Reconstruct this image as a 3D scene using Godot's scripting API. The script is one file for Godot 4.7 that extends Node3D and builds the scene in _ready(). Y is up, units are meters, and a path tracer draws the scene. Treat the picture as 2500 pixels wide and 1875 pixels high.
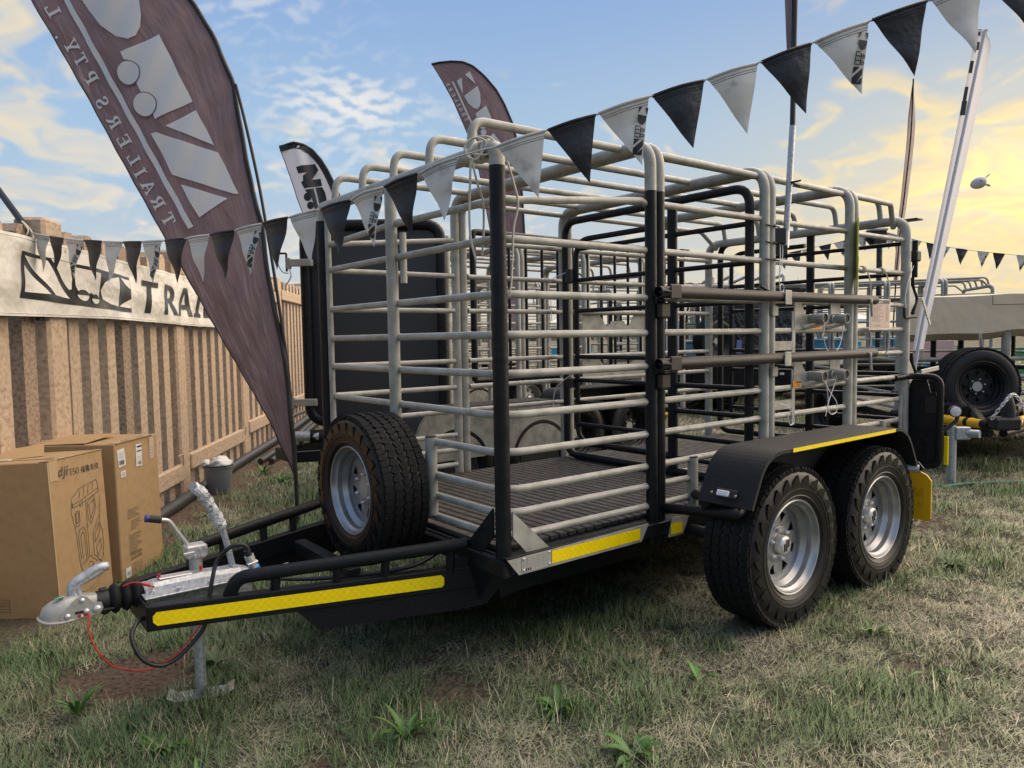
extends Node3D
# A double-axle livestock trailer on a show ground at sunset.

const CAM_H := 1.34
const GREY_TOP := 2.035       # height at which the black posts turn grey
const TW := 1.70              # width of the trailer body

var M := {}
var rng := RandomNumberGenerator.new()
var taken := {}


class Mesher extends RefCounted:
	var v := PackedVector3Array()
	var n := PackedVector3Array()
	var uv := PackedVector2Array()
	var ix := PackedInt32Array()
	var col := PackedColorArray()
	var tint := Color.WHITE
	var tinted := false

	func vert(p: Vector3, nn: Vector3, t := Vector2.ZERO) -> int:
		v.append(p)
		n.append(nn)
		uv.append(t)
		if tinted:
			col.append(tint)
		return v.size() - 1

	# a, b, c counter-clockwise seen from outside
	func face(a: int, b: int, c: int) -> void:
		ix.append(a)
		ix.append(c)
		ix.append(b)

	func poly(pts: Array, away: Vector3, uvs: Array = []) -> void:
		# a flat convex polygon that faces away from a point
		var nn: Vector3 = (pts[1] - pts[0]).cross(pts[2] - pts[0]).normalized()
		var mid := Vector3.ZERO
		for p in pts:
			mid += p
		mid /= pts.size()
		var flip := nn.dot(mid - away) < 0.0
		if flip:
			nn = -nn
		var base := v.size()
		for k in pts.size():
			vert(pts[k], nn, uvs[k] if uvs.size() else Vector2(pts[k].x, pts[k].y))
		for k in range(1, pts.size() - 1):
			if flip:
				face(base, base + k + 1, base + k)
			else:
				face(base, base + k, base + k + 1)

	func quad(a: Vector3, b: Vector3, c: Vector3, d: Vector3, ua := Vector2(0, 1), ub := Vector2(1, 1), uc := Vector2(1, 0), ud := Vector2(0, 0)) -> void:
		var nn := (b - a).cross(d - a).normalized()
		var k := v.size()
		vert(a, nn, ua)
		vert(b, nn, ub)
		vert(c, nn, uc)
		vert(d, nn, ud)
		face(k, k + 1, k + 2)
		face(k, k + 2, k + 3)

	func tube(pts: PackedVector3Array, r: float, sides := 10, caps := true, closed := false, r_end := -1.0) -> void:
		var count := pts.size()
		if count < 2:
			return
		var t0 := (pts[1] - pts[0]).normalized()
		var up := Vector3.UP if absf(t0.y) < 0.9 else Vector3.RIGHT
		var side := t0.cross(up).normalized()
		var base := v.size()
		var along := 0.0
		for i in count:
			var t: Vector3
			if closed:
				t = (pts[(i + 1) % count] - pts[(i + count - 1) % count]).normalized()
			elif i == 0:
				t = t0
			elif i == count - 1:
				t = (pts[i] - pts[i - 1]).normalized()
			else:
				t = ((pts[i + 1] - pts[i]).normalized() + (pts[i] - pts[i - 1]).normalized()).normalized()
			side = (side - t * side.dot(t)).normalized()
			var other := t.cross(side)
			var rr := r if r_end < 0.0 else lerpf(r, r_end, float(i) / (count - 1))
			if i > 0:
				along += pts[i].distance_to(pts[i - 1])
			for k in sides + 1:
				var a := TAU * k / sides
				var nn := side * cos(a) + other * sin(a)
				vert(pts[i] + nn * rr, nn, Vector2(float(k) / sides * TAU * rr, along))
		var rings := count if closed else count - 1
		for i in rings:
			var j := (i + 1) % count
			for k in sides:
				var a := base + i * (sides + 1) + k
				var b := base + j * (sides + 1) + k
				face(a, a + 1, b)
				face(a + 1, b + 1, b)
		if caps and not closed:
			for e in 2:
				var i: int = 0 if e == 0 else count - 1
				var t: Vector3 = (pts[0] - pts[1]).normalized() if e == 0 else (pts[i] - pts[i - 1]).normalized()
				var c := vert(pts[i], t)
				var first := v.size()
				for k in sides + 1:
					vert(v[base + i * (sides + 1) + k], t)
				for k in sides:
					if e == 0:
						face(c, first + k + 1, first + k)
					else:
						face(c, first + k, first + k + 1)

	func box(xf: Transform3D, s: Vector3, bev := 0.0) -> void:
		var h := s * 0.5
		var o := xf.origin
		if bev <= 0.0:
			for a in 3:
				for sg in [-1.0, 1.0]:
					var b := (a + 1) % 3
					var c := (a + 2) % 3
					var pts := []
					var uvs := []
					for q in [[-1, -1], [1, -1], [1, 1], [-1, 1]]:
						var p := Vector3.ZERO
						p[a] = sg * h[a]
						p[b] = q[0] * h[b]
						p[c] = q[1] * h[c]
						pts.append(xf * p)
						uvs.append(Vector2(p[b], p[c]))
					poly(pts, o, uvs)
			return
		var P := func(a: int, sx: float, sy: float, sz: float) -> Vector3:
			var sg := Vector3(sx, sy, sz)
			var p := Vector3.ZERO
			for k in 3:
				p[k] = sg[k] * (h[k] if k == a else h[k] - bev)
			return xf * p
		for a in 3:
			var b := (a + 1) % 3
			var c := (a + 2) % 3
			for sg in [-1.0, 1.0]:
				var pts := []
				var uvs := []
				for q in [[-1.0, -1.0], [1.0, -1.0], [1.0, 1.0], [-1.0, 1.0]]:
					var s3 := Vector3.ZERO
					s3[a] = sg
					s3[b] = q[0]
					s3[c] = q[1]
					pts.append(P.call(a, s3.x, s3.y, s3.z))
					uvs.append(Vector2(q[0] * h[b], q[1] * h[c]))
				poly(pts, o, uvs)
			# the four edges that run along a
			for sb in [-1.0, 1.0]:
				for sc in [-1.0, 1.0]:
					var e := []
					for sa in [-1.0, 1.0]:
						var s3 := Vector3.ZERO
						s3[a] = sa
						s3[b] = sb
						s3[c] = sc
						e.append(P.call(b, s3.x, s3.y, s3.z))
						e.append(P.call(c, s3.x, s3.y, s3.z))
					poly([e[0], e[1], e[3], e[2]], o)
		for sx in [-1.0, 1.0]:
			for sy in [-1.0, 1.0]:
				for sz in [-1.0, 1.0]:
					poly([P.call(0, sx, sy, sz), P.call(1, sx, sy, sz), P.call(2, sx, sy, sz)], o)

	# a flat outline in the local xy plane of xf, given thickness along local z
	func prism(outline: PackedVector2Array, depth: float, xf := Transform3D()) -> void:
		var tri := Geometry2D.triangulate_polygon(outline)
		var area := 0.0
		for k in outline.size():
			area += outline[k].cross(outline[(k + 1) % outline.size()])
		for e in [-0.5, 0.5]:
			var nn: Vector3 = (xf.basis.z * signf(e)).normalized()
			var base := v.size()
			for p in outline:
				vert(xf * Vector3(p.x, p.y, e * depth), nn, p)
			for k in range(0, tri.size(), 3):
				var a := tri[k]
				var b := tri[k + 1]
				var c := tri[k + 2]
				var ccw := (outline[b] - outline[a]).cross(outline[c] - outline[a]) > 0.0
				if ccw == (e > 0.0):
					face(base + a, base + b, base + c)
				else:
					face(base + a, base + c, base + b)
		for k in outline.size():
			var p := outline[k]
			var q := outline[(k + 1) % outline.size()]
			if area < 0.0:
				var sw := p
				p = q
				q = sw
			quad(xf * Vector3(p.x, p.y, -depth * 0.5), xf * Vector3(q.x, q.y, -depth * 0.5), xf * Vector3(q.x, q.y, depth * 0.5), xf * Vector3(p.x, p.y, depth * 0.5), p, q, q, p)

	# profile of (radius, place along local z); the outside is on the left of the way it runs
	func lathe(profile: Array, segs: int, xf := Transform3D(), sharp := 40.0) -> void:
		var m := profile.size()
		var nrm := []
		for i in m - 1:
			var d: Vector2 = (profile[i + 1] - profile[i]).normalized()
			nrm.append(Vector2(d.y, -d.x))
		for i in m - 1:
			var na: Vector2 = nrm[i]
			var nb: Vector2 = nrm[i]
			if i > 0 and rad_to_deg(acos(clampf(nrm[i].dot(nrm[i - 1]), -1.0, 1.0))) < sharp:
				na = (nrm[i] + nrm[i - 1]).normalized()
			if i < m - 2 and rad_to_deg(acos(clampf(nrm[i].dot(nrm[i + 1]), -1.0, 1.0))) < sharp:
				nb = (nrm[i] + nrm[i + 1]).normalized()
			var base := v.size()
			for k in segs + 1:
				var a := TAU * k / segs
				var c := cos(a)
				var s := sin(a)
				var pa: Vector2 = profile[i]
				var pb: Vector2 = profile[i + 1]
				vert(xf * Vector3(pa.x * c, pa.x * s, pa.y), (xf.basis * Vector3(na.x * c, na.x * s, na.y)).normalized(), Vector2(a, pa.y))
				vert(xf * Vector3(pb.x * c, pb.x * s, pb.y), (xf.basis * Vector3(nb.x * c, nb.x * s, nb.y)).normalized(), Vector2(a, pb.y))
			for k in segs:
				var q := base + k * 2
				face(q, q + 2, q + 1)
				face(q + 1, q + 2, q + 3)

	# a sheet over a grid of points
	func sheet(rows: Array, uvs: Array = []) -> void:
		var h := rows.size()
		var w: int = rows[0].size()
		var base := v.size()
		for j in h:
			for i in w:
				var px: Vector3 = rows[j][mini(i + 1, w - 1)] - rows[j][maxi(i - 1, 0)]
				var py: Vector3 = rows[mini(j + 1, h - 1)][i] - rows[maxi(j - 1, 0)][i]
				vert(rows[j][i], px.cross(py).normalized(), uvs[j][i] if uvs.size() else Vector2(float(i) / (w - 1), float(j) / (h - 1)))
		for j in h - 1:
			for i in w - 1:
				var a := base + j * w + i
				face(a, a + 1, a + w + 1)
				face(a, a + w + 1, a + w)

	# a flat print laid on a surface: triangles of an outline, cut small, each corner put in place by a function
	func print_on(outline: PackedVector2Array, where: Callable, longest := 0.08) -> void:
		var tri := Geometry2D.triangulate_polygon(outline)
		for k in range(0, tri.size(), 3):
			_print_tri(outline[tri[k]], outline[tri[k + 1]], outline[tri[k + 2]], where, longest, 0)

	func _print_tri(a: Vector2, b: Vector2, c: Vector2, where: Callable, longest: float, level: int) -> void:
		var la := a.distance_to(b)
		var lb := b.distance_to(c)
		var lc := c.distance_to(a)
		var most := maxf(la, maxf(lb, lc))
		if most > longest and level < 10:
			if most == la:
				_print_tri(a, (a + b) * 0.5, c, where, longest, level + 1)
				_print_tri((a + b) * 0.5, b, c, where, longest, level + 1)
			elif most == lb:
				_print_tri(a, b, (b + c) * 0.5, where, longest, level + 1)
				_print_tri(a, (b + c) * 0.5, c, where, longest, level + 1)
			else:
				_print_tri(a, b, (c + a) * 0.5, where, longest, level + 1)
				_print_tri((c + a) * 0.5, b, c, where, longest, level + 1)
			return
		var pa: Vector3 = where.call(a)
		var pb: Vector3 = where.call(b)
		var pc: Vector3 = where.call(c)
		var nn := (pb - pa).cross(pc - pa).normalized()
		var q := v.size()
		vert(pa, nn, a)
		vert(pb, nn, b)
		vert(pc, nn, c)
		face(q, q + 1, q + 2)

	func letters(text: String, font: Font, height: float, where: Callable, wide := 1.0, longest := 9.0) -> void:
		# height of a capital; where() takes points with the baseline at y = 0
		var tm := TextMesh.new()
		tm.font = font
		tm.text = text
		tm.font_size = 64
		tm.pixel_size = height / 46.0
		tm.depth = 0.0
		tm.curve_step = 1.0
		tm.horizontal_alignment = HORIZONTAL_ALIGNMENT_CENTER
		tm.vertical_alignment = VERTICAL_ALIGNMENT_CENTER
		var arr := tm.get_mesh_arrays()
		if arr.size() == 0 or arr[Mesh.ARRAY_VERTEX] == null:
			return
		var vs: PackedVector3Array = arr[Mesh.ARRAY_VERTEX]
		if vs.is_empty():
			return
		var lo := 1e9
		for p in vs:
			lo = minf(lo, p.y)
		var ids: PackedInt32Array = arr[Mesh.ARRAY_INDEX] if arr[Mesh.ARRAY_INDEX] != null else PackedInt32Array()
		if ids.is_empty():
			ids = PackedInt32Array(range(vs.size()))
		for k in range(0, ids.size(), 3):
			_print_tri(Vector2(vs[ids[k]].x * wide, vs[ids[k]].y - lo), Vector2(vs[ids[k + 1]].x * wide, vs[ids[k + 1]].y - lo), Vector2(vs[ids[k + 2]].x * wide, vs[ids[k + 2]].y - lo), where, longest, 0)

	func mesh() -> ArrayMesh:
		var a := []
		a.resize(Mesh.ARRAY_MAX)
		a[Mesh.ARRAY_VERTEX] = v
		a[Mesh.ARRAY_NORMAL] = n
		a[Mesh.ARRAY_TEX_UV] = uv
		a[Mesh.ARRAY_INDEX] = ix
		if tinted:
			a[Mesh.ARRAY_COLOR] = col
		var m := ArrayMesh.new()
		m.add_surface_from_arrays(Mesh.PRIMITIVE_TRIANGLES, a)
		return m


# ---------------------------------------------------------------- helpers
func lin(r: float, g: float, b: float) -> Color:
	return Color(r, g, b).linear_to_srgb()


func w3(x: float, y: float, ahead: float) -> Vector3:
	return Vector3(x, y, -ahead)


func T(u: float, y: float, w: float) -> Vector3:
	# trailer axes: u rearwards from the front post, y up, w across from the near side
	return Vector3(u, y, -w)


func pv(a: Array) -> PackedVector3Array:
	return PackedVector3Array(a)


func p2(a: Array) -> PackedVector2Array:
	var out := PackedVector2Array()
	for k in range(0, a.size(), 2):
		out.append(Vector2(a[k], a[k + 1]))
	return out


func bent(pts: Array, radius: float, steps := 6) -> PackedVector3Array:
	# a line with its corners rounded
	var out := PackedVector3Array()
	out.append(pts[0])
	for i in range(1, pts.size() - 1):
		var a: Vector3 = pts[i - 1] - pts[i]
		var b: Vector3 = pts[i + 1] - pts[i]
		var half := a.angle_to(b) * 0.5
		var cut := minf(radius / maxf(tan(half), 0.05), minf(a.length(), b.length()) * 0.49)
		var pa: Vector3 = pts[i] + a.normalized() * cut
		var pb: Vector3 = pts[i] + b.normalized() * cut
		for k in steps + 1:
			var t := float(k) / steps
			out.append(pa.lerp(pts[i], t).lerp(Vector3(pts[i]).lerp(pb, t), t))
	out.append(pts[-1])
	return out


func curve(pts: Array, per := 6) -> PackedVector3Array:
	# a smooth line through the points
	var out := PackedVector3Array()
	for i in pts.size() - 1:
		var p0: Vector3 = pts[maxi(i - 1, 0)]
		var p1: Vector3 = pts[i]
		var q2: Vector3 = pts[i + 1]
		var q3: Vector3 = pts[mini(i + 2, pts.size() - 1)]
		for k in per:
			out.append(p1.cubic_interpolate(q2, p0, q3, float(k) / per))
	out.append(pts[-1])
	return out


func numbered(parent: Node, called: String) -> String:
	var key := str(parent.get_instance_id()) + called
	taken[key] = taken.get(key, 0) + 1
	return called if taken[key] == 1 else "%s_%03d" % [called, taken[key] - 1]


func put(called: String, m, mat: Material, parent: Node = self, label := "") -> MeshInstance3D:
	var o := MeshInstance3D.new()
	o.name = numbered(parent, called)
	o.mesh = m.mesh() if m is Mesher else m
	o.material_override = mat
	parent.add_child(o, true)
	if label:
		o.set_meta("label", label)
	return o


func tag(o: Node, label: String, category: String, group := "") -> Node:
	o.set_meta("label", label)
	o.set_meta("category", category)
	if group:
		o.set_meta("group", group)
	return o


func thing(called: String, label: String, category: String, at := Vector3.ZERO, turn := 0.0, group := "") -> Node3D:
	var o := Node3D.new()
	o.name = numbered(self, called)
	add_child(o, true)
	o.position = at
	o.rotation.y = turn
	tag(o, label, category, group)
	return o


func group_part(called: String, parent: Node, at := Transform3D()) -> Node3D:
	var o := Node3D.new()
	o.name = numbered(parent, called)
	parent.add_child(o, true)
	o.transform = at
	return o


func bar(called: String, parent: Node, pts: PackedVector3Array, r: float, mat: Material, sides := 10) -> MeshInstance3D:
	var m := Mesher.new()
	m.tube(pts, r, sides)
	if sides >= 12 and called.ends_with("_rail") and r < 0.018:
		# a bead of weld round each end
		for e in 2:
			var a: Vector3 = pts[0] if e == 0 else pts[-1]
			var d: Vector3 = (pts[1] - pts[0]).normalized() if e == 0 else (pts[-2] - pts[-1]).normalized()
			m.tube(pv([a, a + d * 0.003, a + d * 0.008]), r * 1.13, sides, false, false, r * 1.0)
	return put(called, m, mat, parent)


func block(called: String, parent: Node, at: Vector3, size: Vector3, mat: Material, bev := 0.003, turn := Vector3.ZERO) -> MeshInstance3D:
	var m := Mesher.new()
	m.box(Transform3D(Basis.from_euler(turn), at), size, bev)
	return put(called, m, mat, parent)


func frame_between(a: Vector3, b: Vector3, up := Vector3.UP) -> Transform3D:
	# local x runs from a to b; origin in the middle
	var x := (b - a).normalized()
	var z := x.cross(up).normalized()
	return Transform3D(Basis(x, z.cross(x), z), (a + b) * 0.5)


func ground_y(x: float, ahead: float) -> float:
	var t := clampf((1.3 - x) / 2.6, 0.0, 1.0)
	return -0.22 * t * t * (3.0 - 2.0 * t) * (1.0 - 0.55 * smoothstep(9.0, 22.0, ahead))


func noise_tex(seed_: int, freq: float, colours: Array, size := 512, octaves := 4, normal := 0.0, kind := FastNoiseLite.TYPE_SIMPLEX_SMOOTH) -> NoiseTexture2D:
	var f := FastNoiseLite.new()
	f.seed = seed_
	f.noise_type = kind
	f.frequency = freq
	f.fractal_octaves = octaves
	var t := NoiseTexture2D.new()
	t.width = size
	t.height = size
	t.seamless = true
	t.noise = f
	if normal > 0.0:
		t.as_normal_map = true
		t.bump_strength = normal
	elif colours.size():
		var g := Gradient.new()
		var offs := PackedFloat32Array()
		var cols := PackedColorArray()
		for k in colours.size():
			offs.append(float(k) / (colours.size() - 1))
			cols.append(colours[k])
		g.offsets = offs
		g.colors = cols
		t.color_ramp = g
	return t


func mat(name_: String, c: Color, rough: float, metal := 0.0, spec := 0.5) -> StandardMaterial3D:
	var m := StandardMaterial3D.new()
	m.resource_name = name_
	m.albedo_color = c
	m.roughness = rough
	m.metallic = metal
	m.metallic_specular = spec
	m.cull_mode = BaseMaterial3D.CULL_DISABLED
	M[name_] = m
	return m


func tri(m: StandardMaterial3D, scale: float) -> StandardMaterial3D:
	m.uv1_triplanar = true
	m.uv1_scale = Vector3.ONE * scale
	return m


func materials() -> void:
	var fine := noise_tex(3, 0.03, [], 256, 4, 3.0)
	var coarse := noise_tex(5, 0.02, [], 256, 3, 8.0)
	var mottle := noise_tex(9, 0.012, [Color(0.72, 0.71, 0.69), Color(0.90, 0.90, 0.89), Color(1, 1, 1)], 512, 6)
	var smudge := noise_tex(11, 0.01, [Color(0.25, 0.25, 0.25), Color(0.42, 0.42, 0.42), Color(0.55, 0.55, 0.55)], 512, 5)

	var m := mat("grey_paint", lin(0.42, 0.415, 0.375), 1.0)
	m.albedo_texture = mottle
	m.roughness_texture = smudge
	tri(m, 1.3)
	m = mat("black_paint", lin(0.013, 0.014, 0.017), 1.0, 0.0, 0.32)
	m.albedo_texture = mottle
	m.roughness_texture = smudge
	m.normal_enabled = true
	m.normal_texture = fine
	m.normal_scale = 0.25
	tri(m, 2.0)
	m = mat("brush_black", lin(0.009, 0.010, 0.012), 0.42, 0.0, 0.32)
	m.normal_enabled = true
	m.normal_texture = coarse
	m.normal_scale = 0.5
	tri(m, 14.0)
	m = mat("door_black", lin(0.022, 0.023, 0.026), 0.42)
	m.normal_enabled = true
	m.normal_texture = coarse
	m.normal_scale = 0.25
	tri(m, 8.0)
	m = mat("fender_black", lin(0.016, 0.017, 0.019), 0.6, 0.0, 0.35)
	m.normal_enabled = true
	m.normal_texture = noise_tex(21, 0.09, [], 256, 2, 10.0)
	m.normal_scale = 0.5
	tri(m, 7.0)
	m = mat("pole_brown", lin(0.036, 0.031, 0.028), 0.5, 0.0, 0.4)
	m.albedo_texture = noise_tex(33, 0.02, [Color(0.75, 0.75, 0.75), Color(0.95, 0.95, 0.95), Color(1, 1, 1), Color(1, 1, 1)], 512, 5)
	tri(m, 2.5)
	m = mat("galvanised", lin(0.55, 0.575, 0.60), 1.0, 0.45)
	m.albedo_texture = noise_tex(41, 0.04, [Color(0.68, 0.68, 0.70), Color(0.9, 0.9, 0.9), Color(1, 1, 1)], 256, 3, 0.0, FastNoiseLite.TYPE_CELLULAR)
	m.roughness_texture = smudge
	tri(m, 5.0)
	mat("zinc", lin(0.62, 0.62, 0.61), 0.32, 0.55)
	m = mat("cast_grey", lin(0.36, 0.36, 0.34), 0.5, 0.35)
	m.normal_enabled = true
	m.normal_texture = fine
	m.normal_scale = 0.4
	tri(m, 6.0)
	m = mat("rim_silver", lin(0.42, 0.43, 0.45), 0.34, 0.65)
	m.albedo_texture = mottle
	tri(m, 1.5)
	m = mat("rubber", lin(0.007, 0.007, 0.008), 0.40, 0.0, 0.4)
	m.normal_enabled = true
	m.normal_texture = fine
	m.normal_scale = 0.15
	tri(m, 5.0)
	m = mat("tread_rubber", lin(0.009, 0.009, 0.010), 0.65, 0.0, 0.3)
	mat("fin_rubber", lin(0.007, 0.007, 0.008), 0.25, 0.0, 0.4)
	mat("dark", lin(0.010, 0.010, 0.011), 0.6)
	m = mat("deck", lin(0.085, 0.077, 0.070), 1.0, 0.0, 0.35)
	m.albedo_texture = noise_tex(51, 0.02, [Color(0.55, 0.55, 0.55), Color(0.85, 0.85, 0.85), Color(1, 1, 0.98)], 512, 5)
	m.roughness_texture = noise_tex(52, 0.02, [Color(0.45, 0.45, 0.45), Color(0.75, 0.75, 0.75)], 256, 4)
	tri(m, 1.7)
	m = mat("yellow_tape", Color.WHITE, 0.3)
	m.albedo_texture = tape_texture()
	m.uv1_scale = Vector3(4.0, 4.0, 4.0)
	mat("yellow_plastic", lin(0.80, 0.43, 0.01), 0.35)
	mat("yellow_mark", lin(0.62, 0.33, 0.01), 0.4)
	mat("orange_label", lin(0.85, 0.34, 0.02), 0.4)
	mat("lime", lin(0.62, 0.66, 0.02), 0.45)
	mat("black_print", lin(0.012, 0.012, 0.014), 0.5)
	mat("grey_print", lin(0.075, 0.068, 0.060), 0.6)
	mat("white_print", lin(0.66, 0.66, 0.66), 0.5)
	mat("white_plastic", lin(0.75, 0.75, 0.74), 0.4)
	mat("plate_metal", lin(0.50, 0.50, 0.48), 0.35, 0.4)
	mat("red_plastic", lin(0.45, 0.015, 0.015), 0.35)
	mat("blue_plastic", lin(0.02, 0.25, 0.75), 0.35)
	mat("blue_dark", lin(0.012, 0.02, 0.18), 0.4)
	mat("pale_blue", lin(0.16, 0.20, 0.42), 0.5)
	mat("teal_label", lin(0.10, 0.62, 0.50), 0.4)
	mat("cable", lin(0.010, 0.011, 0.013), 0.45)
	mat("brass", lin(0.55, 0.36, 0.10), 0.35, 0.9)
	m = mat("rope", lin(0.50, 0.47, 0.41), 0.85)
	m.normal_enabled = true
	m.normal_texture = coarse
	m.normal_scale = 0.8
	tri(m, 30.0)
	m = mat("lens", lin(0.62, 0.64, 0.66), 0.15)
	m.clearcoat_enabled = true
	m = mat("bubble_wrap", lin(0.62, 0.64, 0.66), 0.16, 0.25)
	m.normal_enabled = true
	m.normal_texture = noise_tex(61, 0.05, [], 256, 3, 20.0, FastNoiseLite.TYPE_CELLULAR)
	m.normal_scale = 1.0
	tri(m, 9.0)
	m = mat("cardboard", lin(0.40, 0.265, 0.135), 0.85)
	m.albedo_texture = noise_tex(71, 0.015, [Color(0.93, 0.92, 0.91), Color(0.98, 0.98, 0.98), Color(1, 1, 1)], 512, 6)
	tri(m, 1.6)
	mat("card_edge", lin(0.46, 0.33, 0.19), 0.9)
	m = mat("packing_tape", lin(0.46, 0.34, 0.20), 0.16)
	m = mat("concrete", lin(0.49, 0.375, 0.27), 0.93)
	m.albedo_texture = noise_tex(81, 0.02, [Color(0.75, 0.73, 0.72), Color(0.92, 0.91, 0.90), Color(1, 1, 1), Color(1, 1, 1)], 512, 6)
	m.normal_enabled = true
	m.normal_texture = noise_tex(82, 0.03, [], 512, 4, 6.0)
	m.normal_scale = 0.3
	tri(m, 1.8)
	m = mat("concrete_dark", lin(0.38, 0.285, 0.205), 0.93)
	m.albedo_texture = noise_tex(83, 0.03, [Color(0.6, 0.56, 0.54), Color(0.9, 0.9, 0.9), Color(1, 1, 1)], 512, 6)
	m.normal_enabled = true
	m.normal_texture = noise_tex(82, 0.03, [], 512, 4, 6.0)
	m.normal_scale = 0.3
	tri(m, 1.7)
	m = mat("vinyl", lin(0.66, 0.635, 0.575), 0.34)
	m.normal_enabled = true
	m.normal_texture = noise_tex(91, 0.010, [], 512, 3, 14.0)
	m.normal_scale = 0.5
	tri(m, 0.9)
	mat("vinyl_black", lin(0.018, 0.018, 0.018), 0.28)
	m = mat("flag_brown", Color.WHITE, 0.62)
	m.albedo_texture = flag_texture()
	m.uv1_scale = Vector3(1, 1, 1)
	m.backlight_enabled = true
	m.backlight = lin(0.14, 0.105, 0.108)
	m.normal_enabled = true
	m.normal_texture = noise_tex(97, 0.012, [], 512, 4, 10.0)
	m.normal_scale = 0.5
	m = mat("flag_white", lin(0.58, 0.58, 0.62), 0.6)
	m.backlight_enabled = true
	m.backlight = lin(0.30, 0.30, 0.34)
	m = mat("flag_print", lin(0.70, 0.70, 0.70), 0.6)
	m.backlight_enabled = true
	m.backlight = lin(0.30, 0.31, 0.32)
	mat("flag_black", lin(0.015, 0.015, 0.018), 0.55)
	m = mat("pennant_white", lin(0.56, 0.56, 0.545), 0.5)
	m.albedo_texture = noise_tex(101, 0.01, [Color(0.72, 0.71, 0.68), Color(0.95, 0.95, 0.94), Color(1, 1, 1), Color(1, 1, 1)], 256, 5)
	m.backlight_enabled = true
	m.backlight = lin(0.16, 0.16, 0.16)
	tri(m, 3.0)
	m = mat("pennant_black", lin(0.014, 0.015, 0.020), 0.5)
	m.normal_enabled = true
	m.normal_texture = noise_tex(103, 0.02, [], 256, 3, 6.0)
	m.normal_scale = 0.5
	tri(m, 3.0)
	m = mat("canvas", lin(0.52, 0.44, 0.325), 0.85)
	m.normal_enabled = true
	m.normal_texture = noise_tex(107, 0.012, [], 256, 4, 8.0)
	m.normal_scale = 0.22
	tri(m, 1.2)
	mat("bucket_grey", lin(0.20, 0.22, 0.25), 0.45)
	m = mat("bag_white", lin(0.68, 0.70, 0.70), 0.35)
	m.backlight_enabled = true
	m.backlight = lin(0.2, 0.2, 0.2)
	mat("pipe_black", lin(0.030, 0.031, 0.034), 0.45)
	mat("hose_green", lin(0.05, 0.20, 0.11), 0.45)
	mat("machine_blue", lin(0.05, 0.28, 0.45), 0.45)
	mat("tent_white", lin(0.68, 0.68, 0.67), 0.7)
	mat("board_pink", lin(0.50, 0.37, 0.36), 0.6)
	mat("board_green", lin(0.02, 0.20, 0.08), 0.5)
	m = mat("tarp_black", lin(0.020, 0.021, 0.024), 0.55)
	m.normal_enabled = true
	m.normal_texture = noise_tex(111, 0.02, [], 256, 3, 14.0)
	tri(m, 1.5)
	mat("bark", lin(0.09, 0.07, 0.055), 0.9)
	m = mat("leaf", Color.WHITE, 0.5)
	m.vertex_color_use_as_albedo = true
	m.backlight_enabled = true
	m.backlight = lin(0.05, 0.09, 0.015)
	m = mat("grass", Color.WHITE, 0.62)
	m.vertex_color_use_as_albedo = true
	m.backlight_enabled = true
	m.backlight = lin(0.05, 0.07, 0.02)
	m = mat("soil", Color.WHITE, 0.95)
	m.vertex_color_use_as_albedo = true
	m.albedo_texture = noise_tex(121, 0.03, [Color(0.55, 0.55, 0.55), Color(0.82, 0.82, 0.82), Color(1, 1, 1)], 1024, 6)
	m.normal_enabled = true
	m.normal_texture = noise_tex(122, 0.04, [], 512, 5, 12.0)
	m.normal_scale = 0.8
	m.uv1_scale = Vector3(0.9, 0.9, 0.9)
	mat("blimp_white", lin(0.55, 0.55, 0.55), 0.6)
	mat("paper_pink", lin(0.52, 0.39, 0.32), 0.6)


func tape_texture() -> ImageTexture:
	# retro-reflective tape: small square cells that each catch the light in their own way
	var im := Image.create(256, 256, false, Image.FORMAT_RGB8)
	var r := RandomNumberGenerator.new()
	r.seed = 77
	for j in 16:
		for i in 16:
			var s := (0.965 if (i + j) % 2 else 1.0) * r.randf_range(0.97, 1.0)
			im.fill_rect(Rect2i(i * 16, j * 16, 16, 16), Color(1.0 * s, 0.88 * s, 0.06 * s))
	return ImageTexture.create_from_image(im)


func flag_texture() -> ImageTexture:
	# worn mauve-brown cloth: fine weave streaks and pale scratches along the windward edge and the foot
	var im := Image.create(512, 1024, false, Image.FORMAT_RGB8)
	var a := FastNoiseLite.new()
	a.seed = 5
	a.frequency = 0.02
	var b := FastNoiseLite.new()
	b.seed = 8
	b.frequency = 0.012
	for j in 1024:
		var v := j / 1023.0
		for i in 512:
			var u := i / 511.0
			var s := a.get_noise_2d(i * 2.6 + j * 0.9, j * 0.12)
			var broad := b.get_noise_2d(i, j)
			var c := Color(0.50, 0.42, 0.425) * (1.0 + 0.10 * s + 0.12 * broad)
			var wear := smoothstep(0.40, 0.90, v) * (0.45 + 0.55 * (1.0 - u)) + smoothstep(0.12, 0.0, u) * 0.7
			if s + broad * 0.6 > 0.62 - 0.22 * wear:
				c = c.lerp(Color(0.66, 0.60, 0.58), 0.75 * minf(wear * 1.2, 1.0))
			im.set_pixel(i, j, c)
	return ImageTexture.create_from_image(im)


# ---------------------------------------------------------------- sky
var n_big := FastNoiseLite.new()
var n_wisp := FastNoiseLite.new()
var n_warp := FastNoiseLite.new()


func blob(az: float, el: float, a0: float, e0: float, sa: float, se: float) -> float:
	var x := (az - a0) / sa
	var y := (el - e0) / se
	return exp(-x * x - y * y)


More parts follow.
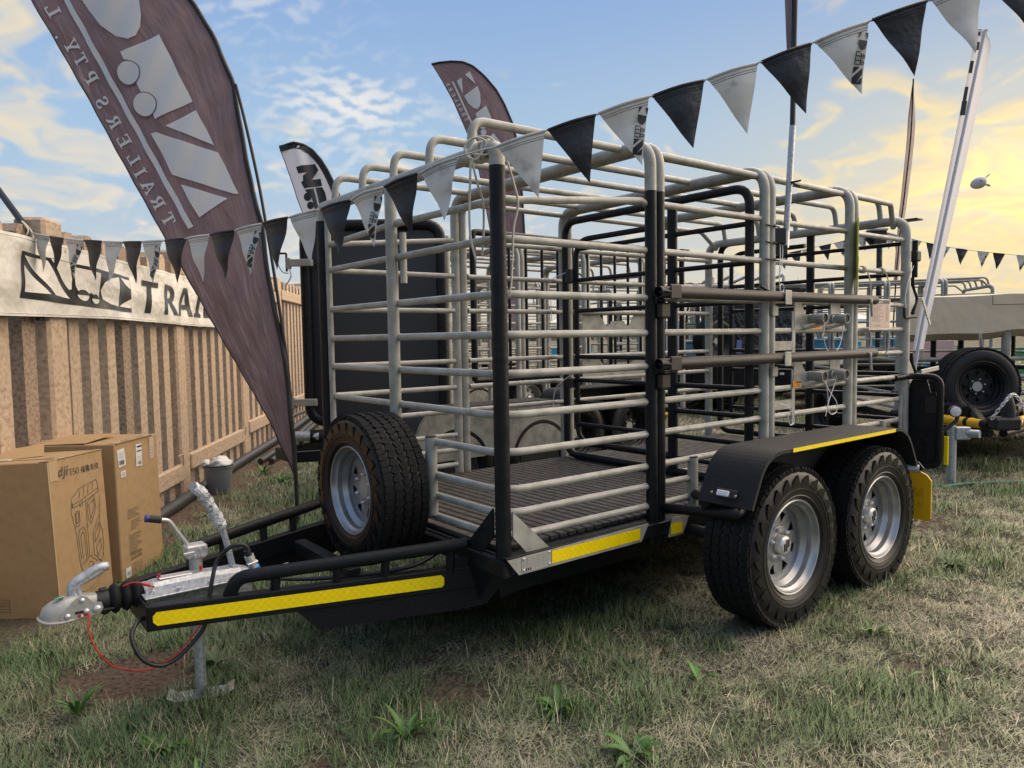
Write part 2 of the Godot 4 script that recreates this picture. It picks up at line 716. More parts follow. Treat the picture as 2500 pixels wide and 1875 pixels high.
func sky_colour(az: float, el: float) -> Color:
	# degrees right of the trailer view's axis and above the horizon; linear light
	var up := clampf(el, 0.0, 90.0)
	var c := Color(0.66, 0.585, 0.49).lerp(Color(0.47, 0.545, 0.61), smoothstep(0.0, 6.5, up))
	c = c.lerp(Color(0.35, 0.505, 0.675), smoothstep(5.0, 14.0, up))
	c = c.lerp(Color(0.235, 0.37, 0.635), smoothstep(12.0, 27.0, up))
	c = c.lerp(Color(0.22, 0.335, 0.58), smoothstep(27.0, 80.0, up))
	var d := wrapf(az - 40.0, -180.0, 180.0)
	var sunward := exp(-pow(d / 26.0, 2.0) - pow((up - 7.0) / 11.0, 2.0))
	c = c.lerp(Color(0.86, 0.68, 0.38), 0.66 * sunward)
	# clouds: noise on a flat layer overhead, so that they draw out towards the horizon
	var a := deg_to_rad(az)
	var e := deg_to_rad(up)
	var k := 1.0 / (sin(e) + 0.20)
	var px := sin(a) * cos(e) * k
	var pz := cos(a) * cos(e) * k
	var wx := n_warp.get_noise_2d(px * 90.0, pz * 90.0) * 0.20
	var wz := n_warp.get_noise_2d(px * 90.0 + 400.0, pz * 90.0) * 0.20
	var f := n_big.get_noise_2d((px + wx) * 150.0, (pz + wz) * 150.0) * 0.62 + 0.5
	var cover := 0.17
	cover += 0.35 * blob(d, up, -3.0, 8.5, 20.0, 7.0) + 0.50 * blob(az, up, -35.0, 20.0, 8.0, 6.5)
	cover += 0.16 * blob(az, up, -15.0, 8.0, 9.0, 4.0) - 0.22 * blob(az, up, -8.0, 25.0, 16.0, 7.0) - 0.24 * blob(az, up, 8.0, 22.0, 15.0, 8.0)
	cover += 0.34 * blob(az, up, -30.0, 11.3, 5.0, 1.5) + 0.14 * blob(az, up, -33.0, 7.0, 9.0, 2.5) + 0.20 * blob(az, up, -16.5, 8.5, 3.0, 1.0)
	var thick := f + cover - 0.74
	var puff := smoothstep(0.0, 0.34, thick)
	# which side of a billow faces the sun: the same noise a little way off towards it
	var sx := sin(deg_to_rad(40.0)) * 0.035
	var sz := cos(deg_to_rad(40.0)) * 0.035
	var f2 := n_big.get_noise_2d((px + wx + sx) * 150.0, (pz + wz + sz) * 150.0) * 0.62 + 0.5
	var lit_side := clampf(0.5 + (f - f2) * 2.2, 0.0, 1.0)
	var warm := clampf(0.25 + 0.85 * exp(-pow(d / 34.0, 2.0)) + 0.55 * blob(az, up, -36.0, 18.0, 12.0, 13.0), 0.0, 1.0)
	var lit := Color(0.80, 0.76, 0.68).lerp(Color(0.93, 0.71, 0.34), warm)
	lit = lit.lerp(Color(1.02, 0.80, 0.30), 0.7 * sunward)
	var shade := Color(0.50, 0.54, 0.60).lerp(Color(0.76, 0.59, 0.36), 0.85 * sunward)
	var cc := shade.lerp(lit, clampf(lit_side * 0.75 + 0.45 * (1.0 - smoothstep(0.05, 0.45, thick)), 0.0, 1.0))
	c = c.lerp(cc, puff * 0.80)
	# a glow where the sun stands behind the cloud
	c += Color(0.34, 0.22, 0.03) * exp(-pow(wrapf(az - 35.5, -180.0, 180.0) / 8.0, 2.0) - pow((up - 9.5) / 4.0, 2.0)) * (0.55 + 0.9 * lit_side)
	# high fibres of ice cloud
	var wq := n_warp.get_noise_2d(az * 7.0, up * 7.0 + 90.0)
	var fib := n_wisp.get_noise_2d((az + up * 0.9 + wq * 1.6) * 22.0, (up - az * 0.20 + wq * 1.0) * 62.0) * 0.75 + 0.5
	var where := clampf(1.0 * blob(az, up, -12.0, 16.8, 6.0, 2.6) + 0.55 * blob(az, up, -19.0, 23.5, 6.5, 2.6) + 0.35 * blob(az, up, -11.0, 12.5, 9.0, 1.6), 0.0, 1.0)
	var wisp := smoothstep(0.42, 0.85, fib + 0.34 * where - 0.12) * where
	c = c.lerp(Color(0.84, 0.80, 0.73), wisp * 0.80)
	return c


func build_sky() -> PanoramaSkyMaterial:
	n_big.seed = 14
	n_big.frequency = 0.021
	n_big.fractal_octaves = 6
	n_wisp.seed = 31
	n_wisp.frequency = 0.016
	n_wisp.fractal_octaves = 5
	n_warp.seed = 6
	n_warp.frequency = 0.02
	n_warp.fractal_octaves = 3
	# the whole dome once, then again finely where the clouds are looked at closely
	var w := 3072
	var small := Image.create(w / 4, w / 8, false, Image.FORMAT_RGBF)
	for j in w / 8:
		var el := 90.0 - (j + 0.5) / (w / 8) * 180.0
		for i in w / 4:
			var c := Color(0.10, 0.095, 0.07)
			if el > -2.0:
				c = sky_colour(wrapf((i + 0.5) / (w / 4) * 360.0, -180.0, 180.0), el)
			small.set_pixel(i, j, c)
	small.resize(w, w / 2, Image.INTERPOLATE_BILINEAR)
	var per := w / 360.0
	for j in range(int((90.0 - 40.0) * per), int((90.0 + 1.0) * per)):
		var el := 90.0 - (j + 0.5) / per
		for k in range(int(-44.0 * per), int(44.0 * per)):
			small.set_pixel(posmod(k, w), j, sky_colour((k + 0.5) / per, el))
	var sky := PanoramaSkyMaterial.new()
	sky.panorama = ImageTexture.create_from_image(small)
	return sky


func setup_view() -> void:
	var cam := Camera3D.new()
	cam.name = "camera"
	add_child(cam)
	cam.position = Vector3(0, CAM_H, 0)
	cam.rotation_degrees = Vector3(-3.6424, 0, -0.9552)
	cam.fov = 55.07
	cam.near = 0.05
	cam.far = 2000.0
	cam.current = true

	var env := Environment.new()
	env.background_mode = Environment.BG_SKY
	env.sky = Sky.new()
	env.sky.sky_material = build_sky()
	env.background_energy_multiplier = 0.43
	env.tonemap_mode = Environment.TONE_MAPPER_LINEAR
	env.tonemap_exposure = 2.65
	env.sdfgi_enabled = true
	env.ssao_enabled = true
	env.ssil_enabled = true
	var we := WorldEnvironment.new()
	we.name = "world_environment"
	we.environment = env
	add_child(we)

	var sun := DirectionalLight3D.new()
	sun.name = "sun"
	sun.light_color = Color(1.0, 0.91, 0.79)
	sun.light_energy = 0.80
	sun.light_angular_distance = 95.0
	sun.shadow_enabled = true
	add_child(sun)
	var az := deg_to_rad(66.0)
	var el := deg_to_rad(42.0)
	var towards := Vector3(sin(az) * cos(el), sin(el), -cos(az) * cos(el))
	sun.look_at_from_position(towards * 50.0, Vector3.ZERO)


# ---------------------------------------------------------------- ground
var n_patch := FastNoiseLite.new()
var n_dirt := FastNoiseLite.new()
var n_bump := FastNoiseLite.new()


func dirt_at(x: float, z: float) -> float:
	# bare earth: along the foot of the fence, in worn spots by the boxes and the jockey wheel
	var d := n_dirt.get_noise_2d(x * 10.0, z * 10.0)
	var near_fence := smoothstep(0.62, 0.1, absf(x - (-2.95 - 0.099 * (z - 7.5)))) * smoothstep(4.0, 6.5, z)
	var worn := 0.30 * smoothstep(0.6, 0.1, Vector2(x + 1.45, z - 2.35).length()) + 0.40 * smoothstep(0.6, 0.1, Vector2(x + 1.95, z - 3.4).length())
	worn += 0.75 * smoothstep(0.30, 0.05, Vector2(x + 1.10, z - 2.40).length()) + 0.5 * smoothstep(0.3, 0.05, Vector2(x - 0.1, z - 2.12).length())
	return clampf(d * 0.9 + near_fence * 0.62 + worn * 0.8 - 0.18, 0.0, 1.0)


func green_at(x: float, z: float) -> float:
	# 1 where the grass is fresh, 0 where it is straw
	var p := n_patch.get_noise_2d(x * 10.0, z * 10.0)
	return clampf(0.53 + p * 0.50 - 0.10 * smoothstep(-0.1, 1.8, x) + 0.13 * smoothstep(0.4, -1.2, x), 0.0, 1.0)


func bump_at(x: float, z: float) -> float:
	return n_bump.get_noise_2d(x * 10.0, z * 10.0) * 0.018


func build_ground() -> void:
	n_patch.seed = 4
	n_patch.frequency = 0.085
	n_patch.fractal_octaves = 4
	n_dirt.seed = 12
	n_dirt.frequency = 0.11
	n_dirt.fractal_octaves = 4
	n_bump.seed = 2
	n_bump.frequency = 0.22
	n_bump.fractal_octaves = 3
	var xs := []
	var zs := []
	for x in [-400.0, -200.0, -100.0, -60.0, -40.0, -28.0, -20.0, -15.0, -12.0, -10.0, -8.5, -7.5]:
		xs.append(x)
	for k in 151:
		xs.append(-7.0 + k * 0.11)
	for x in [10.0, 11.0, 12.5, 15.0, 19.0, 25.0, 35.0, 50.0, 75.0, 120.0, 220.0, 400.0]:
		xs.append(x)
	for z in [-60.0, -30.0, -15.0, -8.0, -5.0, -3.0, -2.0, -1.0, -0.4]:
		zs.append(z)
	for k in 110:
		zs.append(0.0 + k * 0.11)
	for z in [12.5, 13.2, 14.0, 15.0, 16.5, 18.5, 21.0, 25.0, 31.0, 40.0, 55.0, 80.0, 120.0, 200.0, 400.0]:
		zs.append(z)
	var m := Mesher.new()
	m.tinted = true
	for z in zs:
		for x in xs:
			var fade := smoothstep(16.0, 9.0, maxf(absf(x), z))
			var y := ground_y(x, z) + bump_at(x, z) * fade
			var dirt := dirt_at(x, z)
			y += (0.025 * dirt * n_patch.get_noise_2d(x * 45.0, z * 45.0)) * fade
			var gr := green_at(x, z)
			var c := Color(0.150, 0.130, 0.085).lerp(Color(0.080, 0.095, 0.050), gr)
			c = c.lerp(Color(0.22, 0.20, 0.11), smoothstep(9.0, 30.0, z) * 0.55)
			c = c.lerp(Color(0.155, 0.102, 0.068), smoothstep(0.05, 0.4, dirt) * fade)
			m.tint = c
			m.vert(w3(x, y, z), Vector3.UP, Vector2(x, z))
	var w := xs.size()
	for j in zs.size() - 1:
		for i in w - 1:
			var a := j * w + i
			m.face(a, a + 1, a + w + 1)
			m.face(a, a + w + 1, a + w)
	# true normals of the uneven sheet
	for j in range(1, zs.size() - 1):
		for i in range(1, w - 1):
			var k := j * w + i
			m.n[k] = (m.v[k + 1] - m.v[k - 1]).cross(m.v[k + w] - m.v[k - w]).normalized()
	var g := put("ground", m, M.soil)
	g.set_meta("kind", "structure")
	g.set_meta("label", "worn show ground of dry grass with bare brown earth by the fence")


func blade(m: Mesher, at: Vector3, turn: float, lean: float, long: float, wide: float, curl: float, c: Color) -> void:
	var dir := Vector3(cos(turn), 0, sin(turn))
	var side := Vector3(-dir.z, 0, dir.x) * wide * 0.5
	var p := at
	var t := lean
	var prev := p
	var base := m.v.size()
	m.tint = c
	for k in 4:
		var f := k / 3.0
		var w := (1.0 - f * f) if k < 3 else 0.0
		var nn := (Vector3.UP * cos(t) * 0.4 + Vector3.UP + dir * 0.3).normalized()
		m.vert(p - side * w, nn)
		if k < 3:
			m.vert(p + side * w, nn)
		prev = p
		p = p + (dir * sin(t) + Vector3.UP * cos(t)) * long / 3.0
		t += curl
	m.face(base, base + 1, base + 3)
	m.face(base, base + 3, base + 2)
	m.face(base + 2, base + 3, base + 5)
	m.face(base + 2, base + 5, base + 4)
	m.face(base + 4, base + 5, base + 6)


func tuft(kind: int, r: RandomNumberGenerator) -> ArrayMesh:
	var m := Mesher.new()
	m.tinted = true
	var many: int = [20, 18, 15, 13][kind]
	for k in many:
		var at := Vector3(r.randf_range(-0.055, 0.055), -0.004, r.randf_range(-0.055, 0.055))
		var lean := r.randf_range(0.1, 0.8)
		var long := r.randf_range(0.03, 0.06)
		var wide := r.randf_range(0.0022, 0.0040)
		var s := r.randf_range(0.7, 1.2)
		var c := Color(s, s, s)
		if kind == 0:       # dry clippings, nearly flat
			lean = r.randf_range(0.75, 1.5)
			long = r.randf_range(0.03, 0.075)
			wide *= 0.8
			at.y = r.randf_range(-0.002, 0.022)
		elif kind == 2:     # taller fresh grass
			lean = r.randf_range(0.15, 0.75)
			long = r.randf_range(0.055, 0.115)
			wide *= 1.05
		elif kind == 3:     # a leaning sheaf
			lean = r.randf_range(0.55, 1.0)
			long = r.randf_range(0.06, 0.13)
		var turn := r.randf_range(0.0, TAU) if kind != 3 else r.randf_range(-0.9, 0.9)
		blade(m, at, turn, lean, long, wide, r.randf_range(0.05, 0.32), c)
	return m.mesh()


func build_grass() -> void:
	var r := RandomNumberGenerator.new()
	r.seed = 2024
	var data := []
	var kinds := 8
	var meshes := []
	for k in kinds:
		data.append(PackedFloat32Array())
		meshes.append(tuft(k % 4, r))
	# bands outwards from the view point: dense and fine near, sparser and larger far off
	var bands := [[1.0, 2.6, 900.0, 0.85], [2.6, 4.2, 760.0, 0.95], [4.2, 6.5, 420.0, 1.1], [6.5, 10.0, 200.0, 1.4], [10.0, 17.0, 75.0, 1.9], [17.0, 32.0, 16.0, 3.2]]
	for b in bands:
		var z0: float = b[0]
		var z1: float = b[1]
		var half0 := z1 * 0.82 + 0.8
		var count := int((z1 - z0) * half0 * 2.0 * b[2])
		for k in count:
			var z := r.randf_range(z0, z1)
			var x := r.randf_range(-half0, half0)
			if absf(x) > z * 0.80 + 0.7 or x < -2.95 - 0.099 * (z - 7.5):
				continue
			var dirt := dirt_at(x, z)
			if r.randf() < smoothstep(0.03, 0.38, dirt) * 1.02:
				continue
			if x < -2.52 and z > 3.9 and z < 5.3:
				continue
			var gr := green_at(x, z) + r.randf_range(-0.22, 0.22)
			var kind := 0
			if gr > 0.62:
				kind = 2 if r.randf() < 0.6 else (1 if r.randf() < 0.6 else 3)
			elif gr > 0.42:
				kind = 1 if r.randf() < 0.55 else 0
			else:
				kind = 0 if r.randf() < 0.80 else (1 if r.randf() < 0.7 else 3)
			var slot := kind + 4 * (r.randi() % 2)
			var c := Color(0.42, 0.385, 0.285).lerp(Color(0.185, 0.25, 0.12), smoothstep(0.22, 0.60, gr))
			c = c.lerp(Color(0.095, 0.19, 0.065), smoothstep(0.58, 0.95, gr))
			if r.randf() < 0.10:
				c = Color(0.54, 0.50, 0.36)
			c *= r.randf_range(0.72, 1.18)
			var s: float = b[3] * r.randf_range(0.7, 1.2)
			var a := r.randf_range(0.0, TAU)
			if kind == 3:
				a = r.randf_range(2.2, 3.6)
			var y := ground_y(x, z) + bump_at(x, z) * smoothstep(16.0, 9.0, maxf(absf(x), z))
			var cs := cos(a) * s
			var sn := sin(a) * s
			data[slot].append_array(PackedFloat32Array([cs, 0.0, sn, x, 0.0, s, 0.0, y, -sn, 0.0, cs, -z, c.r, c.g, c.b, 1.0]))
	for k in kinds:
		var mm := MultiMesh.new()
		mm.transform_format = MultiMesh.TRANSFORM_3D
		mm.use_colors = true
		mm.mesh = meshes[k]
		mm.instance_count = data[k].size() / 16
		mm.buffer = data[k]
		var o := MultiMeshInstance3D.new()
		o.multimesh = mm
		o.material_override = M.grass
		o.name = numbered(self, "grass")
		add_child(o, true)
		o.set_meta("kind", "stuff")
		o.set_meta("label", ["short dry straw clippings lying flat over the show ground", "short mown grass of mixed green and straw", "taller fresh green grass growing in patches", "combed leaning sheaves of grass among the lawn"][k % 4])
		o.set_meta("category", "grass")


func weed(label: String, x: float, z: float, many: int, long: float, spread: float, wide: float, seed_: int, tone: Color) -> void:
	var t := thing("weed", label, "weed", w3(x, ground_y(x, z) + bump_at(x, z), z))
	var r := RandomNumberGenerator.new()
	r.seed = seed_
	for k in many:
		var m := Mesher.new()
		m.tinted = true
		var a := r.randf_range(0.0, TAU)
		var l := long * 1.25 * r.randf_range(0.55, 1.15)
		var wd := wide * r.randf_range(0.7, 1.15)
		var t0 := spread * r.randf_range(0.5, 1.15)
		var dir := Vector3(cos(a), 0, sin(a))
		var side := Vector3(-dir.z, 0, dir.x)
		var p := dir * 0.008
		var rows := []
		for j in 7:
			var f := j / 6.0
			var w := wd * 0.5 * (sin(pow(f, 0.8) * PI) * 0.92 + 0.08 * (1.0 - f))
			var lift := Vector3.UP * w * 0.45
			rows.append([p - side * w + lift, p, p + side * w + lift])
			p += (dir * sin(t0) + Vector3.UP * cos(t0)) * l / 6.0
			t0 += r.randf_range(0.10, 0.30)
		m.tint = tone * r.randf_range(0.7, 1.3)
		m.sheet(rows)
		put("leaf", m, M.leaf, t)


# ---------------------------------------------------------------- wheels
var wheel_bits := {}


func wheel_meshes() -> void:
	var R := 0.37
	var t := Mesher.new()
	t.lathe([Vector2(0.205, -0.098), Vector2(0.222, -0.112), Vector2(0.250, -0.124), Vector2(0.290, -0.128), Vector2(0.325, -0.121), Vector2(0.347, -0.112), Vector2(0.359, -0.098), Vector2(0.3635, -0.05), Vector2(0.3645, 0.0), Vector2(0.3635, 0.05), Vector2(0.359, 0.098), Vector2(0.347, 0.112), Vector2(0.325, 0.121), Vector2(0.290, 0.128), Vector2(0.250, 0.124), Vector2(0.222, 0.112), Vector2(0.205, 0.098)], 72, Transform3D(), 60.0)
	# thin raised rings on the sidewall
	t.lathe([Vector2(0.262, 0.1245), Vector2(0.264, 0.1285), Vector2(0.268, 0.1290), Vector2(0.270, 0.1255)], 72)
	t.lathe([Vector2(0.226, 0.113), Vector2(0.230, 0.119), Vector2(0.236, 0.1215), Vector2(0.240, 0.1195)], 72)
	wheel_bits.tyre = t.mesh()
	var d := Mesher.new()
	var rows := [[-0.095, 0.040, 0.0, 76, 0.22], [-0.047, 0.040, 0.5, 62, -0.45], [0.0, 0.038, 0.25, 62, 0.50], [0.047, 0.040, 0.75, 62, -0.45], [0.095, 0.040, 0.4, 76, 0.22]]
	for row in rows:
		var many: int = row[3]
		for k in many:
			var a: float = TAU * (k + row[2]) / many
			var rad := 0.3630 - 0.0045 * pow(absf(row[0]) / 0.095, 4.0)
			var b := Basis(Vector3.BACK, a) * Basis(Vector3.RIGHT, row[4] * (0.6 + 0.4 * (k % 2)))
			# local x outwards, y around, z across
			d.box(Transform3D(b, Vector3(cos(a) * rad, sin(a) * rad, row[0])), Vector3(0.0150, TAU * 0.365 / many * 0.88, row[1] * (0.86 + 0.14 * ((k * 7) % 3) * 0.5)))
	# shoulder lugs running over onto the sidewall
	for sg in [-1.0, 1.0]:
		for k in 76:
			var a: float = TAU * (k + 0.4) / 76
			var long := 0.030 if k % 2 else 0.020
			var b := Basis(Vector3.BACK, a) * Basis(Vector3.UP, sg * -0.35)
			d.box(Transform3D(b, Vector3(cos(a) * (0.354 - long * 0.3), sin(a) * (0.354 - long * 0.3), sg * 0.1115)), Vector3(long, 0.024, 0.009))
	wheel_bits.tread = d.mesh()
	var f := Mesher.new()
	for k in 24:
		var a := TAU * k / 24
		var pts := []
		for q in [[0.283, 0.00], [0.332, 0.05], [0.315, 0.15], [0.296, 0.21], [0.283, 0.235]]:
			pts.append(Vector2(cos(a + q[1]) * q[0], sin(a + q[1]) * q[0]))
		f.prism(PackedVector2Array(pts), 0.008, Transform3D(Basis(), Vector3(0, 0, 0.1255)))
	wheel_bits.fins = f.mesh()
	var r := Mesher.new()
	r.lathe([Vector2(0.216, 0.100), Vector2(0.217, 0.110), Vector2(0.213, 0.114), Vector2(0.208, 0.112), Vector2(0.204, 0.100), Vector2(0.199, 0.092), Vector2(0.190, 0.086), Vector2(0.188, 0.062), Vector2(0.180, 0.052), Vector2(0.170, 0.040), Vector2(0.166, 0.010), Vector2(0.168, -0.06), Vector2(0.190, -0.085), Vector2(0.210, -0.100)], 64, Transform3D(), 30.0)
	# the disc with its eight slots
	for k in 16:
		var a0 := TAU * k / 16
		var mirror := 1.0 if k % 2 == 0 else -1.0
		var base := a0 if k % 2 == 0 else a0 + TAU / 16
		var pts := []
		for q in [[0.052, 0.0], [0.096, 0.0], [0.143, 0.185], [0.146, 0.0], [0.171, 0.0], [0.171, 0.2], [0.171, TAU / 16], [0.052, TAU / 16], [0.052, 0.2]]:
			var an: float = base + mirror * q[1]
			pts.append(Vector2(cos(an) * q[0], sin(an) * q[0]))
		r.prism(PackedVector2Array(pts), 0.006, Transform3D(Basis(), Vector3(0, 0, 0.022)))
	r.lathe([Vector2(0.086, 0.024), Vector2(0.083, 0.032), Vector2(0.060, 0.036), Vector2(0.048, 0.036), Vector2(0.048, 0.020)], 40)
	wheel_bits.rim = r.mesh()
	var h := Mesher.new()
	h.lathe([Vector2(0.044, 0.030), Vector2(0.044, 0.062), Vector2(0.040, 0.070), Vector2(0.034, 0.073), Vector2(0.001, 0.073)], 28)
	wheel_bits.hub = h.mesh()
	var c := Mesher.new()
	c.lathe([Vector2(0.049, 0.034), Vector2(0.047, 0.039), Vector2(0.001, 0.040)], 28)
	wheel_bits.blank = c.mesh()
	var g := Mesher.new()
	for q in [[-0.019, 0.009], [0.0, 0.013], [0.019, 0.009]]:
		g.box(Transform3D(Basis(Vector3.BACK, -0.5), Vector3(q[0], 0, 0.0745)), Vector3(0.008, q[1] * 4.0, 0.003))
	wheel_bits.logo = g.mesh()
	var l := Mesher.new()
	l.lathe([Vector2(0.010, 0.030), Vector2(0.010, 0.042), Vector2(0.008, 0.047), Vector2(0.005, 0.052), Vector2(0.0005, 0.053)], 6, Transform3D(), 20.0)
	wheel_bits.nut = l.mesh()
	var b := Mesher.new()
	b.lathe([Vector2(0.169, 0.0), Vector2(0.001, 0.0)], 32)
	b.lathe([Vector2(0.200, -0.10), Vector2(0.001, -0.10)], 32)
	wheel_bits.back = b.mesh()


func make_wheel(called: String, parent: Node, xf: Transform3D, hub := true, rim_mat: Material = null, fine := true) -> Node3D:
	var w := group_part(called, parent, xf)
	put("tyre", wheel_bits.tyre, M.rubber, w)
	var td := put("tread", wheel_bits.tread, M.tread_rubber, w)
	td.set_meta("kind", "stuff")
	if fine:
		var fn := put("sidewall_fins", wheel_bits.fins, M.fin_rubber, w)
		fn.set_meta("kind", "stuff")
	put("rim", wheel_bits.rim, rim_mat if rim_mat else M.rim_silver, w)
	put("brake_drum", wheel_bits.back, M.dark, w)
	if hub:
		put("hub_cap", wheel_bits.hub, M.zinc, w)
		put("hub_emblem", wheel_bits.logo, M.black_print, w)
	else:
		put("hub_cap", wheel_bits.blank, M.cast_grey, w)
	for k in 6:
		var a := TAU * (k + 0.25) / 6
		var nt := put("wheel_nut", wheel_bits.nut, M.zinc, w)
		nt.position = Vector3(cos(a) * 0.070, sin(a) * 0.070, 0)
	return w


# ---------------------------------------------------------------- the cattle body, shared by all trailers of this make
const HOOPS := [0.933, 1.897, 2.854]
const BARS := [1.75, 1.52, 1.35, 1.185, 1.01, 0.85, 0.69, 0.59, 0.49]


func hoop_path(u: float, low: float, top: float, radius: float, near := 0.0, far := TW) -> PackedVector3Array:
	return bent([T(u, low, near), T(u, top, near), T(u, top, far), T(u, low, far)], radius, 8)


func cattle_body(t: Node, full: bool, sides := 10, post: Material = null, near_wall := true) -> void:
	var grey: Material = M.grey_paint
	if post == null:
		post = M.black_paint
	# front frame: black corner posts that turn grey near the top
	for w in [0.0, TW]:
		bar("corner_post", t, pv([T(0, 0.40, w), T(0, GREY_TOP, w)]), 0.0335, post, sides + 2)
	bar("front_hoop", t, bent([T(0, GREY_TOP, 0), T(0, 2.11, 0), T(0, 2.11, TW), T(0, GREY_TOP, TW)], 0.10, 8), 0.033, grey, sides + 2)
	# pairs of hoops where the sections meet
	for k in 3:
		for e in 2:
			var u: float = HOOPS[k] + e * 0.0585
			if k == 0 and full:
				bar("hoop_post", t, pv([T(u, 0.30, 0), T(u, GREY_TOP, 0)]), 0.0292, post, sides + 2)
				bar("hoop", t, bent([T(u, GREY_TOP, 0), T(u, 2.262, 0), T(u, 2.262, TW), T(u, 0.33, TW)], 0.13, 8), 0.029, grey, sides + 2)
			else:
				bar("hoop", t, hoop_path(u, 0.36, 2.262, 0.13), 0.029, grey, sides + 2)
	bar("rear_hoop", t, hoop_path(3.66, 0.36, 2.13, 0.12), 0.033, grey, sides + 2)
	# roof rails: they rise out of the front hoop, run back over the others and dip to the rear hoop
	for w in [0.18, 0.515, 0.85, 1.185, 1.52]:
		bar("roof_rail", t, bent([T(0.0, 2.12, w), T(0.01, 2.262, w), T(3.62, 2.285, w), T(3.655, 2.14, w)], 0.11, 7), 0.0195, grey, sides)
	for w in [0.04, TW - 0.04]:
		bar("shoulder_rail", t, bent([T(0.96, 2.228, w), T(3.50, 2.228, w), T(3.655, 2.08, w + (0.05 if w < 1.0 else -0.05))], 0.06, 5), 0.0185, grey, sides)
	# side rails, section by section
	var cuts := [[0.045, HOOPS[0] - 0.027], [HOOPS[0] + 0.086, HOOPS[1] - 0.027], [HOOPS[1] + 0.086, HOOPS[2] - 0.027], [HOOPS[2] + 0.086, 3.63]]
	for wall in 2:
		if wall == 0 and not near_wall:
			continue
		var w := 0.012 if wall == 0 else TW - 0.012
		for k in 4:
			var a: float = cuts[k][0]
			var b: float = cuts[k][1]
			if full and k == 0 and wall == 0:
				continue   # these rails wrap round the front corner
			bar("side_rail", t, pv([T(a, 1.905 if k == 0 else 1.98, w), T(b, 1.985, w)]), 0.0165, grey, sides)
			for h in BARS:
				if h < 0.8 and k > 1:
					continue
				if h < 0.8 and k == 1 and (wall == 1 or not full):
					continue
				if full and h < 0.65 and k == 1:
					b = 1.225
				bar("side_rail", t, pv([T(a, h, w), T(b, h, w)]), 0.0165, grey, sides)
	if not full:
		for h in [1.905] + BARS:
			bar("front_rail", t, pv([T(0.0, h, 0.03), T(0.0, h, TW - 0.03)]), 0.0165, grey, sides)
		bar("front_post", t, pv([T(0, 0.45, 0.85), T(0, 2.1, 0.85)]), 0.029, grey, sides)
	# deck and chassis
	if full:
		for k in 65:
			var u := 0.02 + 0.0565 * k
			block("floor_slat", t, T(u + 0.0282, 0.432, 0.85), Vector3(0.0475, 0.022, 1.60), M.deck, 0.004)
		block("floor_pan", t, T(1.86, 0.412, 0.85), Vector3(3.72, 0.012, 1.62), M.dark, 0.0)
	else:
		block("floor", t, T(1.83, 0.43, 0.85), Vector3(3.66, 0.02, 1.62), M.deck, 0.0)
	block("front_crossbeam", t, T(-0.012, 0.376, 0.85), Vector3(0.05, 0.072, 1.79), M.black_paint, 0.004)
	for w in [-0.005, 1.705]:
		block("side_beam", t, T(1.83, 0.385, w), Vector3(3.66, 0.064, 0.10), M.black_paint, 0.004)
	for w in [0.235, 1.465]:
		var m := Mesher.new()
		var xf := Transform3D(Basis(), T(0, 0, w))
		m.prism(p2([0.14, 0.150, 0.24, 0.165, 1.10, 0.165, 1.32, 0.255, 3.6, 0.255, 3.6, 0.35, 0.10, 0.35]), 0.05, xf)
		put("main_beam", m, M.brush_black, t)
	for u in [1.176, 2.003]:
		bar("axle", t, pv([T(u, 0.34, -0.30), T(u, 0.34, TW + 0.30)]), 0.030, M.dark, 8)
	for w in [0.27, 1.43]:
		bar("leaf_spring", t, curve([T(0.82, 0.27, w), T(1.18, 0.235, w), T(1.58, 0.275, w), T(2.0, 0.235, w), T(2.4, 0.27, w)], 4), 0.022, M.dark, 6)


